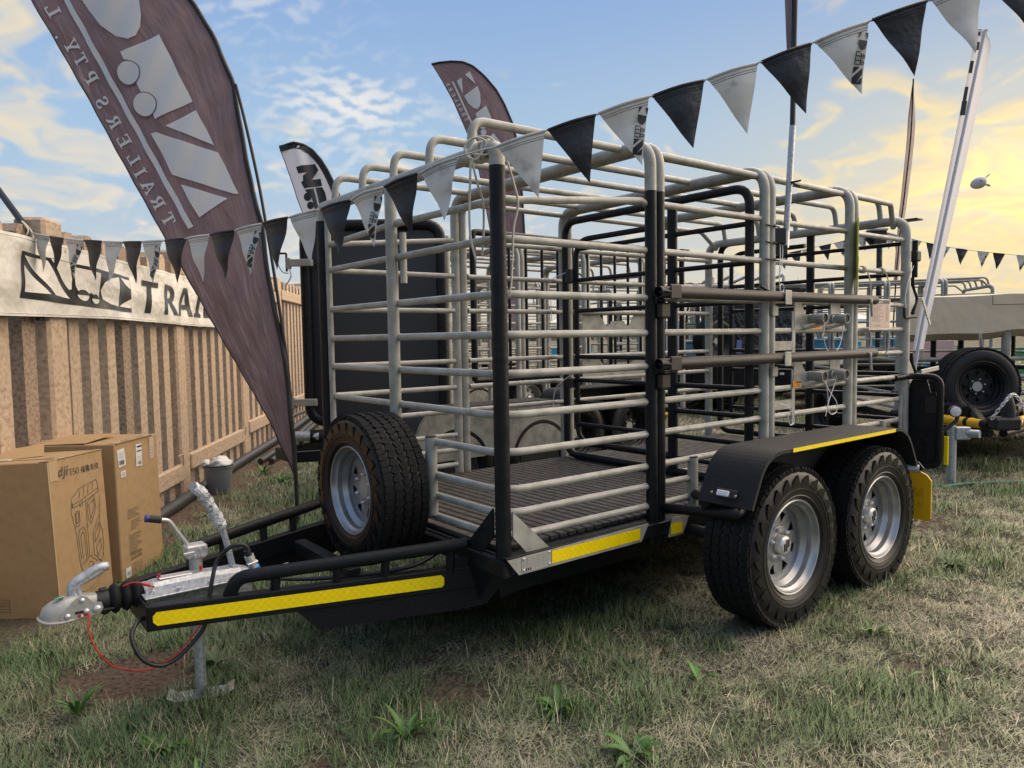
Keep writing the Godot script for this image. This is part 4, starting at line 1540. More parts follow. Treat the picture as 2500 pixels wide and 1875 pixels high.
func coupling(t: Node) -> void:
	# overrun brake housing of galvanised pressed steel on the centre line
	var c := 0.85
	var m := Mesher.new()
	var sec := [[-1.215, 0.052, 0.276, 0.352], [-1.18, 0.056, 0.262, 0.362], [-0.99, 0.060, 0.250, 0.365], [-0.83, 0.058, 0.245, 0.353], [-0.79, 0.055, 0.245, 0.340]]
	var rings := []
	for s in sec:
		var ring := []
		for q in [[1.0, 0.0], [1.0, 0.55], [0.82, 0.86], [0.5, 1.0], [-0.5, 1.0], [-0.82, 0.86], [-1.0, 0.55], [-1.0, 0.0]]:
			ring.append(T(s[0], lerpf(s[2], s[3], q[1]), c + q[0] * s[1]))
		rings.append(ring)
	for i in rings.size() - 1:
		for k in 7:
			m.poly([rings[i][k], rings[i + 1][k], rings[i + 1][k + 1], rings[i][k + 1]], T(sec[i][0], 0.30, c))
	m.poly(rings[0], T(0, 0.3, c))
	m.poly(rings[-1], T(-2, 0.3, c))
	put("overrun_housing", m, M.galvanised, t)
	block("housing_flange", t, T(-1.02, 0.327, c - 0.085), Vector3(0.42, 0.007, 0.075), M.galvanised, 0.002)
	block("housing_flange", t, T(-1.02, 0.327, c + 0.085), Vector3(0.42, 0.007, 0.075), M.galvanised, 0.002)
	block("housing_lid", t, T(-1.09, 0.367, c), Vector3(0.13, 0.006, 0.05), M.zinc, 0.002, Vector3(0, 0, -0.02))
	for u in [-1.15, -0.985]:
		bar("grease_nipple", t, pv([T(u, 0.362, c), T(u, 0.385, c)]), 0.006, M.red_plastic, 8)
	for u in [-1.10, -0.975, -0.86]:
		bar("flange_bolt", t, pv([T(u, 0.330, c - 0.10), T(u, 0.344, c - 0.10)]), 0.012, M.zinc, 6)
	m = Mesher.new()
	m.prism(p2([-0.80, 0.33, -0.74, 0.33, -0.63, 0.345, -0.63, 0.325, -0.70, 0.315, -0.80, 0.295]), 0.006, Transform3D(Basis(), T(0, 0, c - 0.075)))
	put("brake_bracket", m, M.galvanised, t)
	bar("bracket_bolt", t, pv([T(-0.645, 0.336, c - 0.078), T(-0.645, 0.336, c - 0.094)]), 0.009, M.zinc, 6)
	# bellows
	m = Mesher.new()
	var prof := []
	for k in 7:
		prof.append(Vector2(0.058 if k % 2 else 0.040, 0.0195 * k))
	prof = [Vector2(0.034, -0.004), Vector2(0.050, 0.006), Vector2(0.061, 0.020), Vector2(0.050, 0.034), Vector2(0.040, 0.040), Vector2(0.050, 0.048), Vector2(0.060, 0.060), Vector2(0.050, 0.072), Vector2(0.039, 0.078), Vector2(0.049, 0.086), Vector2(0.058, 0.098), Vector2(0.048, 0.112), Vector2(0.036, 0.122)]
	m.lathe(prof, 32, Transform3D(Basis(Vector3.UP, PI / 2.0), T(-1.338, 0.322, c)), 80.0)
	put("bellows", m, M.tread_rubber, t)
	m = Mesher.new()
	m.lathe([Vector2(0.030, -0.012), Vector2(0.040, -0.010), Vector2(0.041, 0.030), Vector2(0.036, 0.036)], 24, Transform3D(Basis(Vector3.UP, PI / 2.0), T(-1.372, 0.325, c)), 30.0)
	m.box(Transform3D(Basis(), T(-1.357, 0.366, c)), Vector3(0.028, 0.014, 0.03), 0.004)
	m.box(Transform3D(Basis(), T(-1.355, 0.284, c)), Vector3(0.032, 0.028, 0.05), 0.008)
	m.box(Transform3D(Basis(), T(-1.345, 0.298, c - 0.035)), Vector3(0.055, 0.008, 0.03), 0.002)
	put("bellows_collar", m, M.dark, t)
	# coupling head: a pressed shell that swells over the ball
	m = Mesher.new()
	var hs := [[-1.572, 0.016, 0.296, 0.314], [-1.562, 0.034, 0.288, 0.338], [-1.540, 0.046, 0.284, 0.352], [-1.505, 0.052, 0.282, 0.366], [-1.470, 0.048, 0.283, 0.372], [-1.43, 0.041, 0.286, 0.366], [-1.40, 0.037, 0.290, 0.362], [-1.372, 0.036, 0.294, 0.360]]
	rings = []
	for s in hs:
		var ring := []
		for k in 15:
			var a := PI * k / 14.0
			var cx := signf(cos(a)) * pow(absf(cos(a)), 0.55)
			var cy := pow(sin(a), 0.6)
			ring.append(T(s[0], lerpf(s[2], s[3], cy), c + cx * s[1]))
		rings.append(ring)
	m.sheet(rings)
	for k in 14:
		m.poly([rings[0][k], rings[0][k + 1], T(hs[0][0], 0.296, c)], T(0, 0.3, c))
	for i in hs.size() - 1:
		m.poly([rings[i][0], rings[i + 1][0], rings[i + 1][14], rings[i][14]], T(hs[i][0], 0.5, c))
	put("coupling_head", m, M.cast_grey, t)
	m = Mesher.new()
	var rim := []
	for i in hs.size():
		rim.append(T(hs[i][0] - (0.004 if i == 0 else 0.0), hs[i][2] + 0.004, c - hs[i][1] - 0.003))
	var rim2 := []
	for i in hs.size():
		rim2.append(T(hs[i][0] - (0.004 if i == 0 else 0.0), hs[i][2] + 0.004, c + hs[i][1] + 0.003))
	rim2.reverse()
	m.tube(curve(rim2 + rim, 3), 0.006, 8)
	put("coupling_rim", m, M.cast_grey, t)
	m = Mesher.new()
	m.prism(p2([-1.475, 0.345, -1.458, 0.366, -1.44, 0.374, -1.42, 0.366, -1.40, 0.340, -1.372, 0.334, -1.366, 0.312, -1.376, 0.296, -1.40, 0.290, -1.50, 0.288, -1.515, 0.300, -1.505, 0.318]), 0.006, Transform3D(Basis(), T(0, 0, c - 0.052)))
	put("coupling_cheek", m, M.cast_grey, t)
	for q in [[-1.437, 0.357, 0.009], [-1.488, 0.306, 0.010], [-1.425, 0.312, 0.010], [-1.388, 0.312, 0.014]]:
		m = Mesher.new()
		m.lathe([Vector2(q[2], 0.0), Vector2(q[2], 0.006), Vector2(q[2] * 0.6, 0.010), Vector2(0.0005, 0.011)], 12, Transform3D(Basis(), T(q[0], q[1], c - 0.054)))
		put("coupling_bolt", m, M.zinc, t)
	block("wear_slot", t, T(-1.448, 0.312, c - 0.0555), Vector3(0.030, 0.010, 0.002), M.dark, 0.0)
	block("wear_label", t, T(-1.437, 0.298, c - 0.0555), Vector3(0.036, 0.010, 0.002), M.red_plastic, 0.0)
	block("wear_label_mark", t, T(-1.440, 0.298, c - 0.0570), Vector3(0.007, 0.008, 0.001), M.white_plastic, 0.0)
	block("teal_label", t, T(-1.510, 0.372, c - 0.020), Vector3(0.032, 0.002, 0.026), M.teal_label, 0.0, Vector3(-0.45, 0, 0.12))
	# its lever
	m = Mesher.new()
	m.tube(curve([T(-1.447, 0.345, c), T(-1.462, 0.382, c), T(-1.452, 0.414, c), T(-1.415, 0.434, c), T(-1.372, 0.455, c), T(-1.345, 0.458, c)], 6), 0.0190, 12)
	m.lathe([Vector2(0.0190, 0.0), Vector2(0.017, 0.009), Vector2(0.010, 0.015), Vector2(0.0005, 0.018)], 12, Transform3D(Basis(Vector3.UP, PI / 2.0), T(-1.345, 0.458, c)))
	put("coupling_lever", m, M.galvanised, t)
	bar("lever_lip", t, curve([T(-1.434, 0.352, c - 0.004), T(-1.445, 0.385, c - 0.004), T(-1.436, 0.408, c - 0.004), T(-1.398, 0.428, c - 0.004), T(-1.356, 0.448, c - 0.004)], 5), 0.014, M.galvanised, 10)
	# jockey stand: clamp, tube and foot plate
	var jw := 0.925
	var ju := -0.985
	m = Mesher.new()
	m.box(Transform3D(Basis(), T(ju, 0.437, jw)), Vector3(0.088, 0.058, 0.070), 0.008)
	put("jockey_gearbox", m, M.zinc, t)
	block("gearbox_fold", t, T(ju - 0.035, 0.436, jw - 0.038), Vector3(0.045, 0.012, 0.008), M.zinc, 0.002)
	for q in [[0.0, 0.445], [-0.028, 0.42], [0.028, 0.45], [0.012, 0.415]]:
		bar("gearbox_bolt", t, pv([T(ju + 0.012 + q[0] * 0.8, q[1], jw - 0.034), T(ju + 0.012 + q[0] * 0.8, q[1], jw - 0.044)]), 0.007, M.zinc, 8)
	block("gearbox_mark", t, T(ju + 0.018, 0.412, jw - 0.042), Vector3(0.014, 0.006, 0.004), M.red_plastic, 0.0)
	bar("jockey_tube", t, pv([T(ju, 0.10, jw), T(ju, 0.41, jw)]), 0.027, M.cast_grey, 18)
	bar("jockey_leg", t, pv([T(ju, -0.205, jw), T(ju, 0.30, jw)]), 0.0225, M.galvanised, 18)
	bar("leg_seam", t, pv([T(ju + 0.012, -0.20, jw - 0.0200), T(ju + 0.012, 0.10, jw - 0.0200)]), 0.004, M.galvanised, 6)
	m = Mesher.new()
	var fx := Transform3D(Basis(Vector3.UP, -0.35), T(ju, -0.207, jw))
	m.box(fx, Vector3(0.21, 0.006, 0.10), 0.002)
	m.box(fx * Transform3D(Basis(Vector3.BACK, 0.5), Vector3(0.118, 0.012, 0)), Vector3(0.04, 0.006, 0.10), 0.002)
	m.box(fx * Transform3D(Basis(Vector3.BACK, -0.5), Vector3(-0.118, 0.012, 0)), Vector3(0.04, 0.006, 0.10), 0.002)
	put("jockey_foot", m, M.zinc, t)
	bar("crank_handle", t, curve([T(ju - 0.03, 0.468, jw), T(ju - 0.065, 0.525, jw), T(ju - 0.098, 0.580, jw), T(ju - 0.125, 0.592, jw), T(ju - 0.14, 0.594, jw)], 5), 0.008, M.zinc, 10)
	bar("crank_grip", t, pv([T(ju - 0.132, 0.593, jw), T(ju - 0.180, 0.606, jw)]), 0.0155, M.dark, 14)
	bar("crank_grip_end", t, pv([T(ju - 0.180, 0.606, jw), T(ju - 0.192, 0.609, jw)]), 0.0165, M.blue_dark, 14)
	# hand brake lever, still in its wrapping
	bar("brake_lever", t, curve([T(-0.848, 0.335, c), T(-0.866, 0.43, c), T(-0.892, 0.54, c), T(-0.93, 0.63, c), T(-0.99, 0.715, c)], 5), 0.0135, M.galvanised, 12)
	m = Mesher.new()
	var wrap := curve([T(-0.893, 0.540, c), T(-0.915, 0.595, c), T(-0.938, 0.645, c), T(-0.962, 0.685, c), T(-1.000, 0.728, c)], 9)
	var r := RandomNumberGenerator.new()
	r.seed = 5
	var fat := PackedVector3Array()
	for p in wrap:
		fat.append(p + Vector3(r.randf_range(-1, 1), r.randf_range(-1, 1), r.randf_range(-1, 1)) * 0.004)
	m.tube(fat, 0.023, 14)
	for k in m.v.size():
		m.v[k] += Vector3(sin(m.v[k].y * 310.0 + m.v[k].x * 270.0), cos(m.v[k].z * 290.0 + m.v[k].x * 240.0), sin(m.v[k].x * 330.0 + m.v[k].z * 120.0)) * 0.0042
	put("brake_lever_wrapping", m, M.bubble_wrap, t)
	bar("brake_pivot", t, pv([T(-0.850, 0.352, c - 0.03), T(-0.850, 0.352, c + 0.03)]), 0.012, M.zinc, 10)
	# lead, plug and breakaway cable
	bar("electric_lead", t, curve([T(-0.866, 0.486, 0.58), T(-0.886, 0.514, 0.585), T(-0.935, 0.510, 0.60), T(-0.978, 0.457, 0.63), T(-1.005, 0.390, 0.615), T(-1.021, 0.315, 0.612), T(-1.044, 0.208, 0.612), T(-1.101, 0.139, 0.62), T(-1.163, 0.098, 0.62), T(-1.215, 0.094, 0.62), T(-1.265, 0.128, 0.62), T(-1.293, 0.18, 0.63), T(-1.299, 0.232, 0.65), T(-1.270, 0.262, 0.68), T(-1.235, 0.262, 0.72)], 6), 0.0085, M.cable, 10)
	var plug_axis := frame_between(T(-0.868, 0.470, 0.58), T(-0.838, 0.380, 0.58))
	for q in [["plug_body", 0.019, -0.045, 0.016, M.zinc], ["plug_collar", 0.0235, 0.008, 0.046, M.blue_plastic], ["plug_grip", 0.0140, -0.070, -0.040, M.dark]]:
		bar(q[0], t, pv([plug_axis * Vector3(q[2], 0, 0), plug_axis * Vector3(q[3], 0, 0)]), q[1], q[4], 16)
	for k in 3:
		bar("plug_lug", t, pv([plug_axis * Vector3(-0.016, -0.02, 0.008 * k), plug_axis * Vector3(-0.010, 0.02, 0.008 * k)]), 0.005, M.zinc, 6)
	bar("breakaway_cable", t, curve([T(-1.424, 0.316, 0.74), T(-1.430, 0.262, 0.72), T(-1.412, 0.187, 0.70), T(-1.361, 0.110, 0.70), T(-1.279, 0.066, 0.70), T(-1.216, 0.060, 0.70), T(-1.132, 0.088, 0.70), T(-1.036, 0.169, 0.72), T(-0.99, 0.24, 0.74)], 6), 0.0032, M.red_plastic, 6)
	bar("breakaway_cable", t, curve([T(-1.29, 0.372, 0.82), T(-1.255, 0.382, 0.81), T(-1.215, 0.372, 0.79), T(-1.185, 0.357, 0.775)], 5), 0.0035, M.red_plastic, 6)
	bar("cable_crimp", t, pv([T(-1.222, 0.374, 0.793), T(-1.198, 0.364, 0.783)]), 0.007, M.red_plastic, 8)
	block("cable_plate", t, T(-1.199, 0.325, c - 0.064), Vector3(0.034, 0.062, 0.005), M.zinc, 0.001)
	var hook := Mesher.new()
	hook.tube(curve([T(-1.214, 0.302, 0.778), T(-1.200, 0.330, 0.770), T(-1.190, 0.345, 0.770), T(-1.186, 0.330, 0.772), T(-1.192, 0.310, 0.776)], 6), 0.0045, 8)
	put("cable_hook", hook, M.zinc, t)
	# brake cable loops and air pipe under the rails
	bar("brake_cable", t, curve([T(-0.78, 0.30, 0.80), T(-0.55, 0.27, 0.70), T(-0.35, 0.30, 0.50), T(-0.20, 0.33, 0.40), T(-0.05, 0.36, 0.42)], 6), 0.010, M.cable, 8)
	bar("brake_cable", t, curve([T(-0.78, 0.29, 0.88), T(-0.50, 0.26, 0.92), T(-0.2, 0.28, 0.9), T(0.2, 0.3, 0.85)], 6), 0.007, M.cable, 8)
	bar("brake_rod", t, pv([T(-0.80, 0.27, c), T(0.9, 0.27, c)]), 0.007, M.zinc, 8)


# ---------------------------------------------------------------- flags and bunting
var sans_bold: Font
var serif_bold: Font
var sans: Font


func resample(line: PackedVector2Array, many: int) -> PackedVector2Array:
	var total := 0.0
	for k in line.size() - 1:
		total += line[k].distance_to(line[k + 1])
	var out := PackedVector2Array()
	var k := 0
	var done := 0.0
	for i in many:
		var want := total * i / (many - 1)
		while k < line.size() - 2 and done + line[k].distance_to(line[k + 1]) < want:
			done += line[k].distance_to(line[k + 1])
			k += 1
		var seg := line[k].distance_to(line[k + 1])
		out.append(line[k].lerp(line[k + 1], clampf((want - done) / maxf(seg, 1e-5), 0.0, 1.0)))
	return out


func flag_cloth(t: Node, left: PackedVector2Array, right: PackedVector2Array, m: Material, z_of: Callable, sleeve: float) -> void:
	var many := 90
	var l := resample(left, many)
	var r := resample(right, many)
	var rows := []
	var uvs := []
	for j in many:
		var row := []
		var ur := []
		for i in 33:
			var p := l[j].lerp(r[j], i / 32.0)
			row.append(Vector3(p.x, p.y, z_of.call(p)))
			ur.append(Vector2(i / 32.0, j / float(many - 1)))
		rows.append(row)
		uvs.append(ur)
	var c := Mesher.new()
	c.sheet(rows, uvs)
	put("cloth", c, m, t)
	var pole := PackedVector3Array()
	for p in r:
		pole.append(Vector3(p.x, p.y, z_of.call(p)))
	bar("pole_sleeve", t, pole, sleeve, M.flag_black, 10)
	var hem := PackedVector3Array()
	for p in l:
		hem.append(Vector3(p.x, p.y, z_of.call(p)))
	bar("hem", t, hem, 0.006, M.flag_black, 6)


func flags() -> void:
	# the big mauve flag seen from behind
	var t := thing("feather_flag", "big mauve brown feather flag with mirrored white lettering, beside the spare wheel", "flag", w3(-1.816, ground_y(-1.8, 6.07), 6.07))
	var oy := -ground_y(-1.8, 6.07)
	var left := p2([-2.16, 4.75, -2.10, 4.42, -1.979, 4.091, -1.813, 3.789, -1.554, 3.297, -1.338, 2.860, -0.992, 2.185, -0.598, 1.435, -0.204, 0.710, 0.007, 0.211])
	var right := p2([-2.16, 4.75, -1.85, 4.86, -1.45, 4.78, -1.05, 4.50, -0.697, 4.070, -0.542, 3.803, -0.392, 3.418, -0.347, 3.055, -0.270, 2.571, -0.203, 2.296, -0.161, 1.847, -0.040, 1.166, 0.002, 0.509, 0.010, 0.20])
	for k in left.size():
		left[k].y += oy
	for k in right.size():
		right[k].y += oy
	var wave := func(p: Vector2) -> float:
		return 0.022 * sin(p.x * 5.0 + p.y * 1.8) + 0.010 * sin((p.x * 0.87 - p.y * 0.45) * 26.0) * smoothstep(-1.7, -0.5, p.x + (p.y - 2.5) * 0.5)
	flag_cloth(t, left, right, M.flag_brown, wave, 0.019)
	var on := func(p: Vector2) -> Vector3: return Vector3(p.x, p.y + oy, wave.call(Vector2(p.x, p.y + oy)) + 0.009)
	var pr := Mesher.new()
	for a in [[-1.571, 4.096, -1.517, 4.003, -1.417, 3.875, -1.302, 3.792, -1.197, 3.762, -1.136, 3.789, -1.097, 3.858, -1.084, 3.950, -1.10, 4.10, -1.16, 4.25, -1.57, 4.13],
			[-1.267, 3.664, -0.952, 3.796, -0.714, 3.272, -1.013, 3.134, -1.149, 3.419, -1.142, 3.436, -1.217, 3.606, -1.243, 3.606],
			[-0.934, 3.082, -0.685, 3.201, -0.553, 2.924], [-1.054, 3.022, -1.012, 3.031, -0.522, 2.864, -0.374, 2.537, -0.410, 2.535, -0.896, 2.693],
			[-0.838, 2.618, -0.456, 2.497, -0.698, 2.352], [-1.75, 4.15, -1.70, 4.15, -0.749, 2.281, -0.791, 2.261]]:
		pr.print_on(p2(a), on, 0.035)
	put("emblem", pr, M.flag_print, t)
	for e in 2:
		var ci := Mesher.new()
		for q in [[-1.212, 3.503, 0.090], [-1.093, 3.252, 0.090]]:
			var ring := PackedVector2Array()
			for k in 28:
				var rr: float = q[2] + (0.009 if e == 0 else 0.0)
				ring.append(Vector2(q[0] + cos(TAU * k / 28) * rr, q[1] + sin(TAU * k / 28) * rr))
			var lift := 0.003 * (e + 1)
			ci.print_on(ring, func(p: Vector2) -> Vector3: return on.call(p) + Vector3(0, 0, lift), 0.035)
		put("emblem_wheel", ci, M.flag_brown if e == 0 else M.flag_print, t)
	var tx := Mesher.new()
	var text := "TRAILERSPTY.L"
	var spots := [-0.955, 2.345, -1.030, 2.478, -1.105, 2.606, -1.165, 2.721, -1.215, 2.834, -1.285, 2.977, -1.360, 3.128, -1.450, 3.286, -1.530, 3.483, -1.605, 3.624, -1.675, 3.735, -1.755, 3.823, -1.810, 4.017]
	for k in text.length():
		# seen from behind: the letters run up the flag and are reversed
		var at := Vector2(spots[k * 2], spots[k * 2 + 1])
		var along := Vector2(-0.46, 0.888)
		var upw := Vector2(0.888, 0.46)
		tx.letters(text[k], serif_bold, 0.105, func(p: Vector2) -> Vector3: return on.call(at + along * p.x + upw * (p.y - 0.055)), 1.0, 0.035)
	put("lettering", tx, M.flag_print, t)
	bar("pole", t, pv([Vector3(0.012, -0.25, 0), Vector3(0.004, 0.25 + oy, 0)]), 0.016, M.flag_black, 10)
	bar("tension_rod", t, curve([Vector3(-0.360, 3.40 + oy, 0.02), Vector3(-0.285, 3.05 + oy, 0.02), Vector3(-0.205, 2.612 + oy, 0.02), Vector3(-0.145, 2.183 + oy, 0.02), Vector3(-0.085, 1.70 + oy, 0.02), Vector3(-0.030, 1.166 + oy, 0.01)], 5), 0.013, M.flag_black, 8)
	bar("rod_joint", t, pv([Vector3(-0.038, 1.19 + oy, 0.005), Vector3(-0.018, 0.86 + oy, 0.0)]), 0.018, M.flag_black, 8)

	# the smaller mauve flag further off
	t = thing("feather_flag", "mauve brown feather flag far behind the cage roof, its white emblem half hidden", "flag", w3(0.095, 0, 12.0))
	left = p2([-1.280, 5.690, -1.125, 5.432, -0.959, 5.122, -0.734, 4.579, -0.564, 3.989, -0.254, 2.157, 0.10, 0.9])
	right = p2([-1.292, 5.695, -1.166, 5.716, -0.977, 5.721, -0.790, 5.702, -0.634, 5.639, -0.449, 5.483, -0.264, 5.265, -0.142, 5.047, -0.014, 4.737, 0.038, 4.519, 0.120, 3.590, 0.158, 2.676, 0.17, 0.9])
	wave = func(p: Vector2) -> float: return 0.03 * sin(p.x * 5.0 + p.y * 2.0)
	flag_cloth(t, left, right, M.flag_brown, wave, 0.018)
	on = func(p: Vector2) -> Vector3: return Vector3(p.x, p.y, wave.call(p) + 0.011)
	pr = Mesher.new()
	for a in [[-0.683, 5.554, -0.759, 5.503, -0.589, 5.354], [-0.813, 5.464, -0.893, 5.413, -0.795, 5.212], [-0.562, 5.326, -0.780, 5.181, -0.709, 5.057, -0.631, 4.986, -0.569, 4.970, -0.533, 5.008, -0.516, 5.084, -0.525, 5.208],
			[-0.605, 4.898, -0.434, 5.018, -0.321, 4.742, -0.496, 4.652, -0.56, 4.70, -0.58, 4.84], [-0.404, 4.519, -0.324, 4.587, -0.154, 4.368], [-0.46, 4.45, -0.43, 4.47, -0.13, 4.30, -0.02, 4.08, -0.36, 4.22], [-0.972, 5.407, -0.945, 5.417, -0.20, 3.74, -0.23, 3.74], [-0.30, 4.16, -0.06, 4.06, -0.20, 3.94]]:
		pr.print_on(p2(a), on, 0.1)
	put("emblem", pr, M.flag_print, t)
	for e in 2:
		var ci := Mesher.new()
		for q in [[-0.572, 4.795, 0.048], [-0.481, 4.605, 0.048]]:
			var ring := PackedVector2Array()
			for k in 20:
				var rr: float = q[2] + (0.006 if e == 0 else 0.0)
				ring.append(Vector2(q[0] + cos(TAU * k / 20) * rr, q[1] + sin(TAU * k / 20) * rr))
			var lift := 0.003 * (e + 1)
			ci.print_on(ring, func(p: Vector2) -> Vector3: return on.call(p) + Vector3(0, 0, lift), 0.1)
		put("emblem_wheel", ci, M.flag_brown if e == 0 else M.flag_print, t)
	tx = Mesher.new()
	text = "TRAILERS"
	spots = [-0.752, 4.880, -0.790, 4.960, -0.830, 5.036, -0.868, 5.106, -0.908, 5.183, -0.950, 5.265, -0.995, 5.350, -1.035, 5.430]
	for k in text.length():
		var at := Vector2(spots[k * 2] + 0.0, spots[k * 2 + 1] - 0.06)
		tx.letters(text[k], serif_bold, 0.062, func(p: Vector2) -> Vector3: return on.call(at + Vector2(-0.47, 0.883) * p.x + Vector2(0.883, 0.47) * (p.y - 0.03)), 1.0)
	put("lettering", tx, M.flag_print, t)
	bar("pole", t, pv([Vector3(0.17, -0.2, 0), Vector3(0.165, 1.2, 0)]), 0.018, M.flag_black, 10)

	# white flag with the black maker's letters
	var base := w3(-2.31, 0, 10.5)
	t = thing("feather_flag", "white feather flag with black border and bold black letters, left of the cage roof", "flag", base)
	left = p2([-0.892, 4.050, -0.817, 3.835, -0.729, 3.561, -0.668, 3.342, -0.605, 3.156, -0.530, 2.886, -0.377, 2.442, 0.0, 1.2])
	right = p2([-0.892, 4.050, -0.794, 4.077, -0.669, 4.091, -0.546, 4.073, -0.437, 4.006, -0.317, 3.868, -0.225, 3.717, -0.148, 3.552, -0.070, 3.359, 0.002, 3.001, 0.064, 2.089, 0.075, 1.2])
	wave = func(p: Vector2) -> float: return 0.028 * sin(p.x * 19.0 + p.y * 5.0) + 0.02 * sin(p.x * 8.0 + 1.0)
	flag_cloth(t, left, right, M.flag_white, wave, 0.02)
	on = func(p: Vector2) -> Vector3: return Vector3(p.x, p.y, wave.call(p) + 0.011)
	pr = Mesher.new()
	for a in [[-0.660, 3.762, -0.409, 3.815, -0.363, 3.732, -0.451, 3.591, -0.337, 3.609, -0.318, 3.511, -0.552, 3.465, -0.597, 3.552, -0.563, 3.572, -0.563, 3.640, -0.503, 3.687, -0.629, 3.671],
			[-0.553, 3.442, -0.427, 3.472, -0.373, 3.227, -0.33, 3.0, -0.38, 3.0, -0.422, 3.207, -0.459, 3.366], [-0.406, 3.481, -0.319, 3.493, -0.277, 3.417, -0.256, 3.294, -0.30, 3.05, -0.352, 3.227]]:
		pr.print_on(p2(a), on, 0.06)
	for q in [[-0.512, 3.350, 0.058], [-0.477, 3.231, 0.052]]:
		var ring := PackedVector2Array()
		for k in 18:
			ring.append(Vector2(q[0] + cos(TAU * k / 18) * q[2], q[1] + sin(TAU * k / 18) * q[2]))
		pr.print_on(ring, on, 0.06)
	put("lettering", pr, M.flag_black, t)
	# broad black sleeve along the leading edge
	var edge := Mesher.new()
	var rr2 := resample(right, 30)
	var rows := []
	for j in 30:
		var tan := (rr2[mini(j + 1, 29)] - rr2[maxi(j - 1, 0)]).normalized()
		var inn := Vector2(-tan.y, tan.x) * -0.075
		if inn.y > 0.0:
			inn = -inn
		rows.append([on.call(rr2[j] + inn), on.call(rr2[j])])
	edge.sheet(rows)
	put("sleeve_band", edge, M.flag_black, t)
	bar("pole", t, pv([Vector3(0.075, -0.3, 0), Vector3(0.075, 1.3, 0)]), 0.02, M.flag_black, 8)

	# the flag on the silver pole clamped to the cage, nearly edge on
	t = thing("feather_flag", "mauve feather flag edge on, on a silver pole clamped to the cage roof", "flag", w3(1.595, 1.90, 4.30))
	block("clamp_plate", t, Vector3(-0.055, -0.01, 0.02), Vector3(0.07, 0.09, 0.10), M.dark, 0.004)
	block("clamp_box", t, Vector3(-0.03, -0.085, 0.02), Vector3(0.05, 0.055, 0.06), M.dark, 0.004)
	bar("silver_pole", t, pv([Vector3(0, -0.05, 0), Vector3(0.043, 0.625, -0.02)]), 0.0175, M.galvanised, 16)
	bar("pole_socket", t, pv([Vector3(-0.003, -0.07, 0), Vector3(0.001, 0.02, 0)]), 0.021, M.zinc, 16)
	bar("wing_bolt", t, pv([Vector3(0.02, 0.30, 0.0), Vector3(0.075, 0.305, 0.03)]), 0.006, M.dark, 6)
	bar("wing_bolt", t, pv([Vector3(0.03, 0.30, 0.0), Vector3(0.07, 0.27, 0.03)]), 0.006, M.dark, 6)
	bar("pole", t, curve([Vector3(0.043, 0.61, -0.02), Vector3(0.052, 1.05, -0.03), Vector3(0.06, 1.6, -0.05), Vector3(0.05, 2.6, -0.15), Vector3(0.0, 3.3, -0.4)], 6), 0.0155, M.flag_black, 10)
	var fan := Mesher.new()
	var fr := []
	for j in 12:
		var f := j / 11.0
		var y := lerpf(1.02, 3.2, f)
		var wide := lerpf(0.016, 0.085, minf(f * 2.0, 1.0))
		var row := []
		for i in 7:
			var g := i / 6.0
			row.append(Vector3(0.05 - wide * 0.9 * g - 0.012 + 0.015 * sin(g * 6.0) + 0.20 * minf(f * 1.6, 1.0) * g, y, -0.03 - 0.52 * minf(f * 1.6, 1.0) * g))
		fr.append(row)
	fan.sheet(fr)
	put("cloth", fan, M.flag_brown, t)
	fan = Mesher.new()
	fr = []
	for j in 12:
		var f := j / 11.0
		var y := lerpf(1.02, 3.2, f)
		fr.append([Vector3(0.048, y, -0.03), Vector3(0.048 + lerpf(0.022, 0.05, minf(f * 2.0, 1.0)), y, -0.14)])
	fan.sheet(fr)
	put("sleeve_band", fan, M.flag_black, t)

	# slim flags at the right, seen edge on
	edge_flag("white feather flag seen edge on, leaning in front of the canvas covered trailer", [[4.123, 3.90], [4.09, 3.80], [3.925, 2.95], [3.75, 2.05], [3.566, 1.04], [3.50, 0.0]], 6.5, 0.115, M.flag_white, true)
	edge_flag("thin far feather flag seen edge on, left of the leaning white one", [[7.546, 6.0], [7.52, 5.0], [7.42, 3.9], [7.357, 3.3], [7.27, 2.0], [7.2, 0.0]], 14.0, 0.12, M.flag_brown, false)


